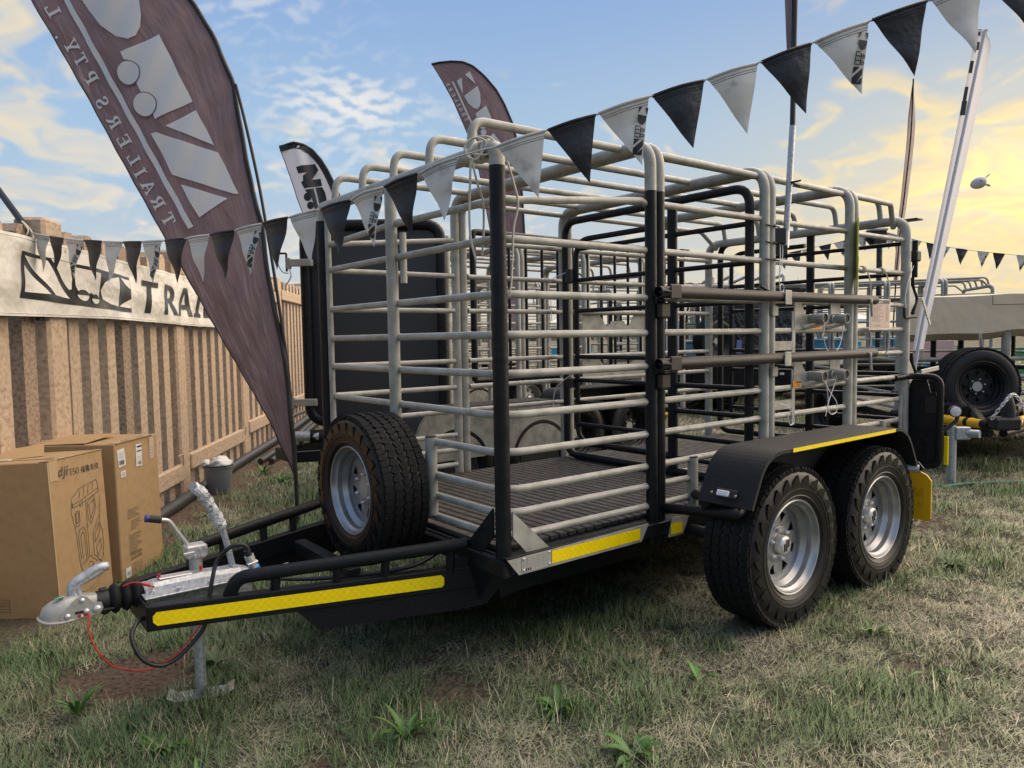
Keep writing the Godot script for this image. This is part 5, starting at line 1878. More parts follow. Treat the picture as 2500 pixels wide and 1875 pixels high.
func edge_flag(label: String, line: Array, ahead: float, half: float, m: Material, white: bool) -> void:
	var root := w3(line[-1][0], 0, ahead)
	var t := thing("feather_flag", label, "flag", root)
	var pts := []
	for q in line:
		pts.append(w3(q[0], q[1], ahead) - root)
	var spine := curve(pts, 8)
	var rows := []
	var n := spine.size()
	var stop := int(n * 0.80)
	var away := Vector2(line[0][0] / ahead, 1.0)
	for j in stop:
		var f := float(j) / (stop - 1)
		var wide := half * (minf(f * 5.0, 1.0)) * (1.0 - 0.45 * f)
		var row := []
		for i in 6:
			var g := i / 5.0
			var far := 0.55 * g * minf(f * 3.0, 1.0) * (1.0 - 0.6 * f)
			row.append(spine[j] + Vector3(-wide * 0.7 + wide * 1.4 * g + away.x * far, 0, -far + 0.02 * sin(g * 5.0)))
		rows.append(row)
	var c := Mesher.new()
	c.sheet(rows)
	put("cloth", c, m, t)
	bar("pole", t, spine, 0.014, M.flag_black if not white else M.flag_white, 8)
	var b := Mesher.new()
	if white:
		for k in 16:
			var j := int(stop * (0.10 + 0.055 * k))
			var j2 := mini(j + int(stop * (0.045 if k < 7 else 0.030)), stop - 1)
			var ww := 0.030 if k % 3 else 0.045
			if k >= 8:
				ww = 0.024
			b.quad(spine[j] + Vector3(-half * 0.66, 0, 0.016), spine[j] + Vector3(-half * 0.66 + ww, 0, 0.018), spine[j2] + Vector3(-half * 0.62 + ww, 0, 0.018), spine[j2] + Vector3(-half * 0.62, 0, 0.016))
	else:
		for k in 9:
			var j := int(stop * (0.08 + 0.05 * k))
			var j2 := mini(j + int(stop * 0.03), stop - 1)
			b.quad(spine[j] + Vector3(-0.01, 0, 0.018), spine[j] + Vector3(0.045, 0, 0.018), spine[j2] + Vector3(0.045, 0, 0.018), spine[j2] + Vector3(-0.01, 0, 0.018))
	put("lettering", b, M.flag_black if white else M.flag_print, t)


const EMBLEM := [[0.762, 0.108, 0.817, 0.126, 0.718, 0.200], [0.872, 0.146, 0.925, 0.164, 0.863, 0.273], [0.701, 0.215, 0.856, 0.277, 0.817, 0.340, 0.759, 0.383, 0.706, 0.384, 0.674, 0.339, 0.677, 0.279],
	[0.603, 0.364, 0.689, 0.405, 0.648, 0.502, 0.612, 0.583, 0.513, 0.544], [0.496, 0.569, 0.605, 0.605, 0.450, 0.662], [0.654, 0.627, 0.615, 0.719, 0.444, 0.814, 0.386, 0.797, 0.425, 0.708], [0.599, 0.754, 0.546, 0.856, 0.432, 0.817]]


func pennant(t: Node, a: Vector3, b: Vector3, kind: String, long: float, idx: int, eye := Vector3(0, 1.34, 0)) -> void:
	var along := b - a
	var down := (Vector3.DOWN - along.normalized() * Vector3.DOWN.dot(along.normalized())).normalized()
	var out := along.normalized().cross(down).normalized()
	if out.dot(eye - a) < 0.0:
		out = -out
	var r := RandomNumberGenerator.new()
	r.seed = 900 + idx
	var tilt := r.randf_range(-0.10, 0.10)
	var bulge := r.randf_range(0.008, 0.026)
	var phase := r.randf_range(0.0, 6.0)
	var swing := r.randf_range(-0.03, 0.05)
	var P := func(x: float, y: float) -> Vector3:
		# x along the top 0..1 inside the triangle, y from the top 0 to the tip 1
		return a + along * (x + swing * y * y) + down * long * y + out * (bulge * sin(PI * clampf((x - 0.5 * y) / maxf(1.0 - y, 0.02), 0.0, 1.0)) * (1.0 - y) + tilt * long * y * y + 0.005 * sin(y * 9.0 + phase))
	var rows := []
	var uvs := []
	for j in 11:
		var y := j / 10.0
		var row := []
		var ur := []
		for i in 7:
			row.append(P.call(lerpf(0.01 + 0.49 * y, 0.99 - 0.49 * y, i / 6.0), y))
			ur.append(Vector2(i / 6.0, y))
		rows.append(row)
		uvs.append(ur)
	var c := Mesher.new()
	c.sheet(rows, uvs)
	var mt: Material = M.pennant_black if kind == "B" else M.pennant_white
	# the sleeve that the cord runs through
	var sl := PackedVector3Array()
	for i in 7:
		sl.append(P.call(lerpf(0.01, 0.99, i / 6.0), 0.0) - out * 0.001)
	c.tube(sl, 0.0065, 8)
	var pen := put("pennant", c, mt, t)
	if eye == Vector3(0, 1.34, 0):
		var st := Mesher.new()
		for y in [0.075, 0.11]:
			var line := PackedVector3Array()
			for i in 8:
				line.append(P.call(lerpf(0.01 + 0.49 * y, 0.99 - 0.49 * y, i / 7.0), y) + out * 0.0008)
			st.tube(line, 0.0009, 4)
		put("stitching", st, M.grey_print if kind != "B" else M.dark, pen)
	if kind == "E":
		var on := func(p: Vector2) -> Vector3:
			return P.call(p.x, p.y) + out * 0.0032
		var e := Mesher.new()
		for s in EMBLEM:
			e.print_on(p2(s), on, 0.05)
		for q in [[0.704, 0.469], [0.663, 0.551]]:
			var ring := PackedVector2Array()
			for k in 16:
				ring.append(Vector2(q[0] + cos(TAU * k / 16) * 0.040, q[1] + sin(TAU * k / 16) * 0.036 + cos(TAU * k / 16) * 0.010))
			e.print_on(ring, on, 0.1)
		put("emblem", e, M.black_print, pen)
		var g := Mesher.new()
		for i in 3:
			for k in 3:
				var o := Vector2(0.607 + 0.025 * i - 0.028 * k, 0.388 + 0.010 * i + 0.056 * k)
				g.print_on(p2([o.x, o.y, o.x + 0.016, o.y + 0.007, o.x - 0.004, o.y + 0.048, o.x - 0.020, o.y + 0.041]), func(p: Vector2) -> Vector3: return on.call(p) + out * 0.0012, 0.1)
		for q in [[0.704, 0.469], [0.663, 0.551]]:
			for k in 12:
				var a0 := TAU * k / 12
				var a1 := TAU * (k + 1) / 12
				g.print_on(p2([q[0] + cos(a0) * 0.026, q[1] + sin(a0) * 0.024, q[0] + cos(a1) * 0.026, q[1] + sin(a1) * 0.024, q[0] + cos(a1) * 0.018, q[1] + sin(a1) * 0.016, q[0] + cos(a0) * 0.018, q[1] + sin(a0) * 0.016]), func(p: Vector2) -> Vector3: return on.call(p) + out * 0.0012, 0.1)
		put("emblem_gaps", g, M.pennant_white, pen)


func buntings() -> void:
	var raw := [-0.200, 2.065, 3.000, -0.371, 2.024, 3.106, -0.535, 1.991, 3.212, -0.698, 1.960, 3.318, -0.870, 1.938, 3.424, -1.041, 1.922, 3.530, -1.204, 1.911, 3.636, -1.377, 1.897, 3.742, -1.551, 1.892, 3.848, -1.715, 1.892, 3.954, -1.888, 1.896, 4.060, -2.056, 1.905, 4.166, -2.220, 1.919, 4.272, -2.392, 1.940, 4.378, -2.561, 1.962, 4.484, -2.741, 1.990, 4.590, -2.897, 2.021, 4.696, -3.059, 2.056, 4.802]
	var t := thing("bunting", "string of black and white pennants sagging from the fence pole to the cage corner", "bunting")
	var pts := []
	for k in range(0, raw.size(), 3):
		pts.append(w3(raw[k], raw[k + 1], raw[k + 2]))
	var cord := [w3(-0.09, 2.09, 2.99)] + pts + [w3(-3.10, 2.07, 4.83)]
	bar("cord", t, pv(cord), 0.0035, M.rope, 6)
	var kinds := "WBEBWBEBWBEBWBEBW"
	for k in pts.size() - 1:
		pennant(t, pts[k + 1].lerp(pts[k], 0.02), pts[k].lerp(pts[k + 1], 0.02), kinds[k], 0.236, k)
	# tied round the pole with a bow of cord
	bar("knot", t, curve([w3(-3.10, 2.07, 4.83), w3(-3.16, 2.11, 4.83), w3(-3.22, 2.06, 4.82), w3(-3.14, 2.02, 4.80), w3(-3.10, 2.08, 4.80), w3(-3.15, 2.14, 4.82), w3(-3.09, 2.07, 4.82), w3(-3.07, 1.97, 4.80), w3(-3.05, 1.88, 4.80)], 6), 0.006, M.rope, 6)
	raw = [-0.051, 2.094, 2.982, 0.152, 2.150, 2.961, 0.350, 2.203, 2.940, 0.555, 2.262, 2.919, 0.765, 2.315, 2.898, 0.962, 2.368, 2.877, 1.159, 2.431, 2.856, 1.363, 2.498, 2.835, 1.566, 2.558, 2.814, 1.757, 2.618, 2.793, 1.953, 2.684, 2.772, 2.153, 2.751, 2.751]
	t = thing("bunting", "string of black and white pennants rising from the cage corner to the upper right", "bunting")
	pts = []
	for k in range(0, raw.size(), 3):
		pts.append(w3(raw[k], raw[k + 1], raw[k + 2]))
	bar("cord", t, pv([w3(-0.09, 2.09, 2.99)] + pts + [w3(3.4, 3.25, 2.7)]), 0.0035, M.rope, 6)
	kinds = "WBEBWBEBWBE"
	for k in pts.size() - 1:
		pennant(t, pts[k].lerp(pts[k + 1], 0.02), pts[k + 1].lerp(pts[k], 0.02), kinds[k], 0.243, 40 + k)
	# lashing of white cord round the bend of the front hoop
	t = thing("rope_lashing", "knotted white cord lashed round the top front corner of the cage, ends hanging", "rope", w3(-0.108, 2.110, 3.12))
	var r := RandomNumberGenerator.new()
	r.seed = 3
	var axis := Vector3(-0.62, 0.06, -0.79).normalized()
	var s1 := axis.cross(Vector3.UP).normalized()
	var s2 := axis.cross(s1).normalized()
	for k in 7:
		var ring := []
		var o := axis * (-0.05 + 0.016 * k)
		var sk := r.randf_range(-0.022, 0.022)
		for j in 20:
			var a := TAU * j / 20
			ring.append(o + (s1 * cos(a) + s2 * sin(a)) * (0.0385 + 0.003 * sin(a * 3.0 + k)) + axis * sk * cos(a))
		var m := Mesher.new()
		m.tube(pv(ring), 0.0058, 7, false, true)
		put("turn", m, M.rope, t)
	for q in [[Vector3(-0.07, 0.03, 0.03), Vector3(-0.03, 0.052, 0.03), Vector3(0.03, 0.045, 0.06), Vector3(0.06, 0.0, 0.09), Vector3(0.02, -0.03, 0.08), Vector3(-0.04, -0.02, 0.06)],
			[Vector3(-0.05, -0.03, 0.05), Vector3(-0.07, 0.01, 0.04), Vector3(-0.03, 0.045, 0.05), Vector3(0.02, 0.02, 0.07), Vector3(-0.02, -0.045, 0.07), Vector3(-0.06, -0.03, 0.06)],
			[Vector3(-0.045, -0.05, 0.07), Vector3(-0.05, -0.15, 0.07), Vector3(-0.055, -0.28, 0.07), Vector3(-0.05, -0.37, 0.07), Vector3(-0.03, -0.455, 0.07)],
			[Vector3(-0.04, -0.05, 0.07), Vector3(-0.02, -0.14, 0.06), Vector3(0.0, -0.21, 0.03), Vector3(0.0, -0.30, -0.02), Vector3(-0.01, -0.42, -0.05)],
			[Vector3(0.09, 0.0, 0.04), Vector3(0.125, -0.12, 0.03), Vector3(0.145, -0.22, 0.03), Vector3(0.125, -0.32, 0.03), Vector3(0.118, -0.45, 0.03), Vector3(0.110, -0.56, 0.03)]]:
		bar("cord_end", t, curve(q, 7), 0.0050, M.rope, 7)
	for k in 9:
		bar("frayed_strand", t, pv([Vector3(0.110, -0.555, 0.03), Vector3(0.110 + r.randf_range(-0.03, 0.02), -0.60 + r.randf_range(-0.02, 0.01), 0.03 + r.randf_range(-0.01, 0.01))]), 0.0012, M.rope, 4)
	# slanting black pole at the left that holds the bunting
	t = thing("flag_pole", "bent black pole at the far left that holds the end of the bunting", "pole", w3(-3.12, 1.6, 4.85))
	bar("shaft", t, bent([Vector3(0.03, -0.1, 0.0), Vector3(-0.015, 0.49, 0.0), Vector3(-0.44, 0.83, -0.36), Vector3(-1.2, 1.45, -0.9)], 0.06, 5), 0.021, M.flag_black, 10)
	block("clamp", t, Vector3(0.03, -0.05, -0.03), Vector3(0.06, 0.10, 0.06), M.dark, 0.004)
	# far bunting, two spans from a black post
	for span in [[[5.46, 2.91, 15.0], [6.66, 3.15, 15.0], [7.44, 3.36, 15.0], "distant bunting rising to the black post behind the cage", 9], [[7.44, 3.36, 15.0], [9.0, 2.98, 15.0], [11.2, 2.72, 15.0], "distant bunting falling from the black post towards the right edge", 12]]:
		t = thing("bunting", span[3], "bunting")
		var line := curve([w3(span[0][0], span[0][1], span[0][2]), w3(span[1][0], span[1][1], span[1][2]), w3(span[2][0], span[2][1], span[2][2])], 16)
		bar("cord", t, line, 0.006, M.rope, 5)
		for k in span[4]:
			var f: float = (k + 0.5) / span[4]
			var at := line[int(f * (line.size() - 1))]
			var nx := line[mini(int(f * (line.size() - 1)) + 1, line.size() - 1)]
			var d := (nx - at).normalized()
			pennant(t, at - d * 0.13, at + d * 0.13, "BE"[k % 2] if span[4] > 9 else "EB"[k % 2], 0.32, 80 + k, Vector3(0, 1.3, 0.001))
	t = thing("post", "slim black post with a box on top, far behind the cage", "post", w3(7.46, 0, 15.0))
	bar("shaft", t, pv([Vector3(0, 0, 0), Vector3(0, 3.2, 0)]), 0.055, M.tarp_black, 10)
	var hd := Mesher.new()
	hd.prism(p2([-0.30, 0.14, 0.10, 0.14, 0.10, -0.12, -0.10, -0.12]), 0.18, Transform3D(Basis(), Vector3(0, 3.20, 0)))
	put("head", hd, M.dark, t)
	block("cap", t, Vector3(-0.05, 3.37, 0), Vector3(0.34, 0.05, 0.24), M.cast_grey, 0.01)


# ---------------------------------------------------------------- fence, banner and what stands by it
const F0 := Vector2(-3.365, 7.575)
const FD := Vector2(-0.099, 0.9951)
const FN := Vector2(0.9951, 0.099)


func fence_at(s: float, y: float, off := 0.0) -> Vector3:
	var p := F0 + FD * s + FN * off
	return w3(p.x, y, p.y)


func fence_box(m: Mesher, s0: float, s1: float, y0: float, y1: float, o0: float, o1: float, bev := 0.01) -> void:
	# a slightly tapered block set along the fence
	var b := Basis(Vector3(FD.x, 0, -FD.y), Vector3.UP, Vector3(FN.x, 0, -FN.y))
	m.box(Transform3D(b, fence_at((s0 + s1) * 0.5, (y0 + y1) * 0.5, (o0 + o1) * 0.5)), Vector3(s1 - s0, y1 - y0, absf(o1 - o0)), bev)


func fence() -> void:
	var t := thing("concrete_fence", "tan precast concrete picket fence along the left with square posts", "fence", fence_at(0.0, 0.0))
	var r := RandomNumberGenerator.new()
	r.seed = 41
	var local := func(m: Mesher) -> Mesher:
		for k in m.v.size():
			m.v[k] -= t.position
		return m
	for i in 10:
		var s := -4.90 + 2.415 * i
		var rise := 0.028 * s
		var m := Mesher.new()
		fence_box(m, s - 0.125, s + 0.125, -0.6, 2.265 + rise, -0.20, 0.0, 0.022)
		put("post", local.call(m), M.concrete, t)
		for k in 7:
			var c := s + 0.302 + k * 0.302
			m = Mesher.new()
			var hi := 2.205 + rise + 0.028 * (c - s) + r.randf_range(-0.012, 0.012)
			var b := Basis(Vector3(FD.x, 0, -FD.y), Vector3.UP, Vector3(FN.x, 0, -FN.y))
			var hw := 0.076
			var lean := r.randf_range(-0.004, 0.004)
			var out := p2([-hw, -0.5, hw, -0.5, hw + lean, hi - 0.05, hw * 0.55 + lean, hi, -hw * 0.55 + lean, hi, -hw + lean, hi - 0.05])
			m.prism(out, 0.10, Transform3D(b, fence_at(c, 0.0, -0.095)))
			put("picket", local.call(m), M.concrete if (k * 5 + i) % 7 != 2 else M.concrete_dark, t)
		for q in [[-0.02, 0.15], [1.86, 2.03]]:
			m = Mesher.new()
			fence_box(m, s + 0.135, s + 2.28, q[0] + rise + 0.034, q[1] + rise + 0.034, -0.045, 0.015, 0.012)
			put("rail", local.call(m), M.concrete, t)
			for k in 7:
				var c := s + 0.302 + k * 0.302
				m = Mesher.new()
				var hole := []
				var ctr := fence_at(c, (q[0] + q[1]) * 0.5 + rise + 0.034, 0.0165)
				var b := Basis(Vector3(FD.x, 0, -FD.y), Vector3.UP, Vector3(FN.x, 0, -FN.y))
				m.lathe([Vector2(0.016, 0.0), Vector2(0.001, 0.0005)], 10, Transform3D(b, ctr))
				put("bolt_hole", local.call(m), M.concrete_dark, t)
	for i in [3, 4]:
		var s: float = -4.90 + 2.415 * (i - 1)
		var m := Mesher.new()
		m.tube(bent([fence_at(s - 0.30, 0.22, 0.02), fence_at(s - 0.17, 0.22, 0.03), fence_at(s - 0.17, 0.10, 0.03)], 0.01, 2), 0.006, 6)
		put("wire_hook", local.call(m), M.cast_grey, t)
	# banner
	var bt := thing("banner", "long white vinyl banner with black outlined emblem and capitals, hung on the fence", "banner", fence_at(-0.6, 1.5))
	var off := func(s: float, y: float) -> float:
		return 0.050 + 0.012 * sin(s * 5.2 + y * 3.0) + 0.008 * sin(s * 13.0 - y * 8.0) + 0.006 * sin(y * 21.0 + s * 3.0)
	var edge_y := func(s: float, f: float) -> float:
		return lerpf(1.522 - 0.012 * sin(s * 1.3 + 0.6), 2.018 + 0.006 * sin(s * 2.0), f)
	var rows := []
	for j in 20:
		var row := []
		for i in 170:
			var s := lerpf(-3.9, 2.30, i / 169.0)
			var y: float = edge_y.call(s, 1.0 - j / 19.0)
			row.append(fence_at(s, y, off.call(s, y)) - bt.position)
		rows.append(row)
	var m := Mesher.new()
	m.sheet(rows)
	put("sheet", m, M.vinyl, bt)
	for f in [0.035, 0.965]:
		var seam := PackedVector3Array()
		for i in 90:
			var s := lerpf(-3.9, 2.30, i / 89.0)
			var y: float = edge_y.call(s, f)
			seam.append(fence_at(s, y, off.call(s, y) + 0.001) - bt.position)
		bar("hem_seam", bt, seam, 0.0022, M.vinyl, 5)
	var on1 := func(p: Vector2) -> Vector3: return fence_at(p.x, p.y, off.call(p.x, p.y) + 0.004) - bt.position
	var on2 := func(p: Vector2) -> Vector3: return fence_at(p.x, p.y, off.call(p.x, p.y) + 0.007) - bt.position
	var on3 := func(p: Vector2) -> Vector3: return fence_at(p.x, p.y, off.call(p.x, p.y) + 0.010) - bt.position
	m = Mesher.new()
	m.print_on(p2([-3.014, 1.923, -1.352, 1.892, -1.365, 1.599, -3.062, 1.632]), on1, 0.04)
	put("emblem_ground", m, M.vinyl_black, bt)
	m = Mesher.new()
	for a in [[-2.990, 1.837, -3.016, 1.670, -2.698, 1.673], [-2.986, 1.896, -2.688, 1.895, -2.409, 1.659, -2.621, 1.673], [-2.652, 1.911, -2.394, 1.907, -2.351, 1.799, -2.364, 1.728, -2.396, 1.722],
			[-2.334, 1.886, -1.970, 1.873, -1.979, 1.682, -2.019, 1.680, -2.103, 1.717, -2.181, 1.708, -2.238, 1.728, -2.288, 1.717, -2.313, 1.755], [-1.632, 1.871, -1.775, 1.853, -1.894, 1.810, -1.953, 1.747, -1.927, 1.681, -1.818, 1.648, -1.648, 1.635],
			[-1.592, 1.870, -1.365, 1.869, -1.370, 1.794], [-1.366, 1.711, -1.375, 1.634, -1.619, 1.639]]:
		m.print_on(p2(a), on2, 0.04)
	put("emblem", m, M.vinyl, bt)
	for q in [[-2.236, 1.693, 0.078, 0.040], [-2.045, 1.676, 0.062, 0.036]]:
		for e in 2:
			m = Mesher.new()
			var ring := PackedVector2Array()
			for k in 13:
				var a := PI * k / 12 + (PI if e else 0.0)
				ring.append(Vector2(q[0] + cos(a) * q[2], q[1] + sin(a) * q[3]))
			m.print_on(ring, on3, 0.03)
			put("emblem_wheel", m, M.vinyl if e else M.vinyl_black, bt)
	var text := "TRAILERS"
	var at_s := [-0.985, -0.505, -0.04, 0.33, 0.64, 0.98, 1.40, 1.82]
	for k in 8:
		m = Mesher.new()
		var s0: float = at_s[k]
		m.letters(text[k], sans_bold, 0.282, func(p: Vector2) -> Vector3: return on1.call(Vector2(s0 + p.x + (p.y - 0.14) * 0.16, 1.606 + p.y)), 1.75, 0.04)
		put("lettering", m, M.vinyl_black, bt)
	for s in [-2.45, -0.04, 2.2]:
		m = Mesher.new()
		m.lathe([Vector2(0.014, 0.002), Vector2(0.011, 0.005), Vector2(0.008, 0.002)], 12, Transform3D(Basis(Vector3(FD.x, 0, -FD.y), Vector3.UP, Vector3(FN.x, 0, -FN.y)), fence_at(s, 1.985, off.call(s, 1.985)) - bt.position))
		put("eyelet", m, M.brass, bt)
	# pipes, hose
	var pipe := thing("pipe", "long black plastic pipe lying along the foot of the fence", "pipe")
	var pp := []
	for k in 12:
		var s := -3.2 + k * 1.3
		pp.append(fence_at(s, ground_y(-3.2, 7.5 + s) + 0.055 + 0.012 * s * 0.3, 0.13 + 0.02 * sin(k * 1.3)))
	bar("tube", pipe, curve(pp, 4), 0.055, M.pipe_black, 14)
	pipe = thing("pipe", "pair of thinner grey black pipes beside the fence behind the feather flag", "pipe")
	for e in 2:
		pp = []
		for k in 8:
			var s := 1.6 + k * 1.1
			pp.append(fence_at(s, ground_y(-3.2, 7.5 + s) + 0.045 + 0.012 * s * 0.3, 0.34 + 0.11 * e + 0.03 * sin(k * 1.1 + e)))
		bar("tube", pipe, curve(pp, 4), 0.036, M.pipe_black, 12)
	var hose := thing("garden_hose", "green garden hose lying in a loop behind the spare wheel", "hose")
	bar("tube", hose, curve([w3(-2.4, -0.12, 9.9), w3(-2.7, -0.12, 9.5), w3(-2.75, -0.12, 9.1), w3(-2.45, -0.12, 8.9), w3(-2.1, -0.11, 9.1), w3(-1.9, -0.10, 9.6), w3(-1.3, -0.08, 9.9), w3(0.2, -0.06, 9.9)], 8), 0.018, M.hose_green, 8)
	hose = thing("garden_hose", "teal garden hose on the grass in front of the canvas covered trailer", "hose")
	bar("tube", hose, curve([w3(2.9, 0.02, 6.9), w3(3.5, 0.02, 6.2), w3(3.9, 0.02, 6.25), w3(4.6, 0.02, 6.3), w3(6.0, 0.02, 6.2)], 8), 0.014, M.hose_green, 8)
	# bucket and the rubbish in it
	var b := thing("bucket", "grey plastic bucket full of rubbish standing by the fence pipe", "bucket", w3(-3.05, ground_y(-3.05, 7.55), 7.55))
	m = Mesher.new()
	m.lathe([Vector2(0.001, 0.0), Vector2(0.105, 0.0), Vector2(0.110, 0.01), Vector2(0.140, 0.27), Vector2(0.148, 0.272), Vector2(0.150, 0.285), Vector2(0.148, 0.30), Vector2(0.138, 0.30), Vector2(0.104, 0.012)], 36, Transform3D(Basis(Vector3.RIGHT, -PI / 2.0), Vector3.ZERO))
	put("pail", m, M.bucket_grey, b)
	bar("rim", b, curve([Vector3(-0.15, 0.295, 0), Vector3(-0.106, 0.295, 0.106), Vector3(0, 0.295, 0.15), Vector3(0.106, 0.295, 0.106), Vector3(0.15, 0.295, 0)], 5), 0.007, M.dark, 6)
	r.seed = 9
	for q in [["crumpled white plastic bag heaped in the grey bucket", Vector3(0.02, 0.30, 0.0), 0.105], ["small crumpled pinkish bag at the left rim of the grey bucket", Vector3(-0.11, 0.31, 0.03), 0.055]]:
		var g := thing("plastic_bag", q[0], "bag", b.position + q[1])
		m = Mesher.new()
		var grid := []
		for j in 13:
			var row := []
			for i in 17:
				var th := PI * j / 12.0
				var ph := TAU * i / 16.0
				var d := Vector3(sin(th) * cos(ph), cos(th), sin(th) * sin(ph))
				var rad: float = q[2] * (1.0 + 0.20 * sin(d.x * 7.0 + d.z * 5.0) * sin(d.y * 8.0 + d.x * 3.0) + 0.10 * sin(d.z * 17.0 + d.y * 11.0))
				row.append(d * rad * Vector3(1.05, 0.75, 1.0))
			grid.append(row)
		m.sheet(grid)
		put("film", m, M.bag_white, g)
	boxes()


func line_art(m: Mesher, pts: Array, wide: float, where: Callable, closed := false) -> void:
	var n := pts.size()
	for k in (n if closed else n - 1):
		var a: Vector2 = pts[k]
		var b: Vector2 = pts[(k + 1) % n]
		var d := (b - a).normalized() * wide * 0.5
		var s := Vector2(-d.y, d.x)
		m.print_on(PackedVector2Array([a - d - s, b + d - s, b + d + s, a - d + s]), where, 1.0)


func boxes() -> void:
	# local: x to the left of the bright face, y up, z towards the camera; the bright face lies at x = 0 and runs from z = 0 back
	var base := w3(-2.60, -0.225, 4.12)
	var t := thing("cardboard_box", "large upright cardboard carton printed with an outline drawing, nearest the coupling", "box", base)
	t.rotation = Vector3(-0.010, -0.07, 0.045)
	var L := 0.50
	var H := 0.905
	var D := 0.62
	block("carton", t, Vector3(-D * 0.5, H * 0.5, -L * 0.5), Vector3(D, H, L), M.cardboard, 0.006)
	# open lid flap at the back, standing a little up
	var m := Mesher.new()
	m.poly([Vector3(-D, H + 0.003, -0.02), Vector3(-D * 0.35, H + 0.004, -L * 0.55), Vector3(-D * 0.55, H + 0.06, -L * 0.9), Vector3(-D * 1.1, H + 0.03, -L * 0.6)], Vector3(0, 0, 0))
	put("lid_flap", m, M.cardboard, t)
	block("edge_tape", t, Vector3(-0.02, H + 0.002, -L * 0.5), Vector3(0.05, 0.002, L), M.packing_tape, 0.0)
	block("edge_tape", t, Vector3(0.002, H - 0.06, -0.045), Vector3(0.002, 0.12, 0.07), M.packing_tape, 0.0)
	block("lid_tape", t, Vector3(-D * 0.5, H + 0.003, -L * 0.30), Vector3(D, 0.002, 0.055), M.packing_tape, 0.0)
	block("blue_tape", t, Vector3(-D * 0.62, H + 0.005, -L * 0.30), Vector3(0.10, 0.002, 0.03), M.white_print, 0.0)
	block("corner_crease", t, Vector3(0.0005, H * 0.5, -0.004), Vector3(0.003, H * 0.98, 0.010), M.card_edge, 0.001)
	# print on the bright face: p.x runs away from the camera, p.y up
	var on := func(p: Vector2) -> Vector3: return Vector3(0.0022, p.y, -p.x)
	m = Mesher.new()
	m.letters("dji", sans_bold, 0.052, func(p: Vector2) -> Vector3: return on.call(Vector2(0.118 + p.x + p.y * 0.22, H - 0.120 + p.y)), 1.05)
	m.letters("T50", sans, 0.040, func(p: Vector2) -> Vector3: return on.call(Vector2(0.222 + p.x, H - 0.112 + p.y)))
	# four characters, stroke by stroke
	var glyphs := [
		[[0, .5, .35, .5], [.17, 0, .17, 1], [0, .3, .35, .4], [.45, .9, .95, .95], [.7, .95, .7, .5], [.45, .72, .98, .72], [.48, .5, .95, .5], [.5, 0, .5, .4], [.92, 0, .92, .4], [.5, .4, .92, .4], [.5, .2, .92, .2], [.5, 0, .92, 0], [.7, 0, .7, .4]],
		[[0, .7, .3, .7], [.15, 0, .15, 1], [0, .35, .3, .45], [.38, .85, .62, .85], [.42, 1, .42, .6], [.58, 1, .58, .6], [.36, .62, .64, .62], [.4, 0, .4, .5], [.62, 0, .62, .5], [.4, .5, .62, .5], [.4, .25, .62, .25], [.75, 1, .68, .6], [.7, .75, 1, .75], [.92, .75, .68, 0], [.72, .5, 1, 0]],
		[[.2, .92, .8, 1], [.6, .95, .3, .72], [.3, .72, .65, .72], [.65, .82, .2, .48], [.2, .48, .8, .5], [.8, .5, .7, .62], [.5, .5, .5, 0], [.3, .3, .1, .08], [.7, .3, .92, .08]],
		[[.25, 1, .05, .7], [.05, .7, .28, .7], [.28, .7, .02, .38], [.02, .38, .3, .42], [0, .08, .32, .2], [.7, 1, .7, .85], [.42, .85, 1, .85], [.65, .85, .48, .55], [.48, .55, .9, .58], [.9, .58, .8, .7], [.6, .5, .42, 0], [.78, .5, .78, .08], [.78, .08, 1, .08], [1, .08, 1, .2]]]
	for k in 4:
		for s in glyphs[k]:
			var o := Vector2(0.284 + k * 0.043, H - 0.110)
			line_art(m, [o + Vector2(s[0], s[1]) * 0.037, o + Vector2(s[2], s[3]) * 0.037], 0.0036, on)
	put("brand_print", m, M.grey_print, t)
	# the outline drawing of a tank
	m = Mesher.new()
	var fig := func(u: float, v: float) -> Vector2: return Vector2(0.165 + u * 0.27, 0.17 + v * 0.56)
	var art := [
		[[.02, .86], [.30, .95], [.92, 1.0], [.98, .94], [.96, .90], [.30, .82], [.06, .80], [.02, .86]],
		[[.02, .83], [.06, .77], [.30, .78], [.96, .86], [.98, .91]], [[.06, .80], [.06, .77]],
		[[.02, .80], [.0, .72], [.10, .50], [.14, .20], [.16, .12], [.30, .02], [.62, .0], [.80, .06], [.96, .14], [1.0, .30], [1.0, .42], [.94, .48], [.94, .60], [1.0, .80]],
		[[.12, .72], [.12, .56], [.20, .56], [.26, .60], [.26, .72], [.12, .72]], [[.15, .70], [.15, .59], [.23, .61], [.23, .70], [.15, .70]],
		[[.20, .20], [.16, .45], [.22, .52], [.36, .53], [.42, .48], [.42, .18], [.34, .15]], [[.26, .20], [.24, .44], [.30, .48], [.36, .46], [.37, .20]],
		[[.55, .78], [.80, .84], [.84, .70], [.64, .54], [.54, .60], [.55, .78]], [[.60, .75], [.77, .79], [.79, .71], [.63, .59], [.60, .75]],
		[[.50, .80], [.48, .20]], [[.92, .60], [.66, .42], [.64, .20], [.88, .08]], [[.90, .52], [.72, .40], [.72, .32], [.88, .40], [.90, .52]], [[.90, .34], [.74, .26], [.76, .16], [.92, .24], [.90, .34]],
		[[.20, .14], [.36, .18], [.52, .20], [.70, .12], [.86, .10]], [[.40, .10], [.48, .14], [.58, .12], [.62, .05]], [[.44, .02], [.44, .08], [.56, .09], [.58, .02]],
		[[.34, .93], [.30, .85]], [[.48, .95], [.44, .86]], [[.64, .96], [.60, .88]], [[.80, .98], [.76, .90]], [[.30, .80], [.30, .76], [.38, .77], [.38, .82]]]
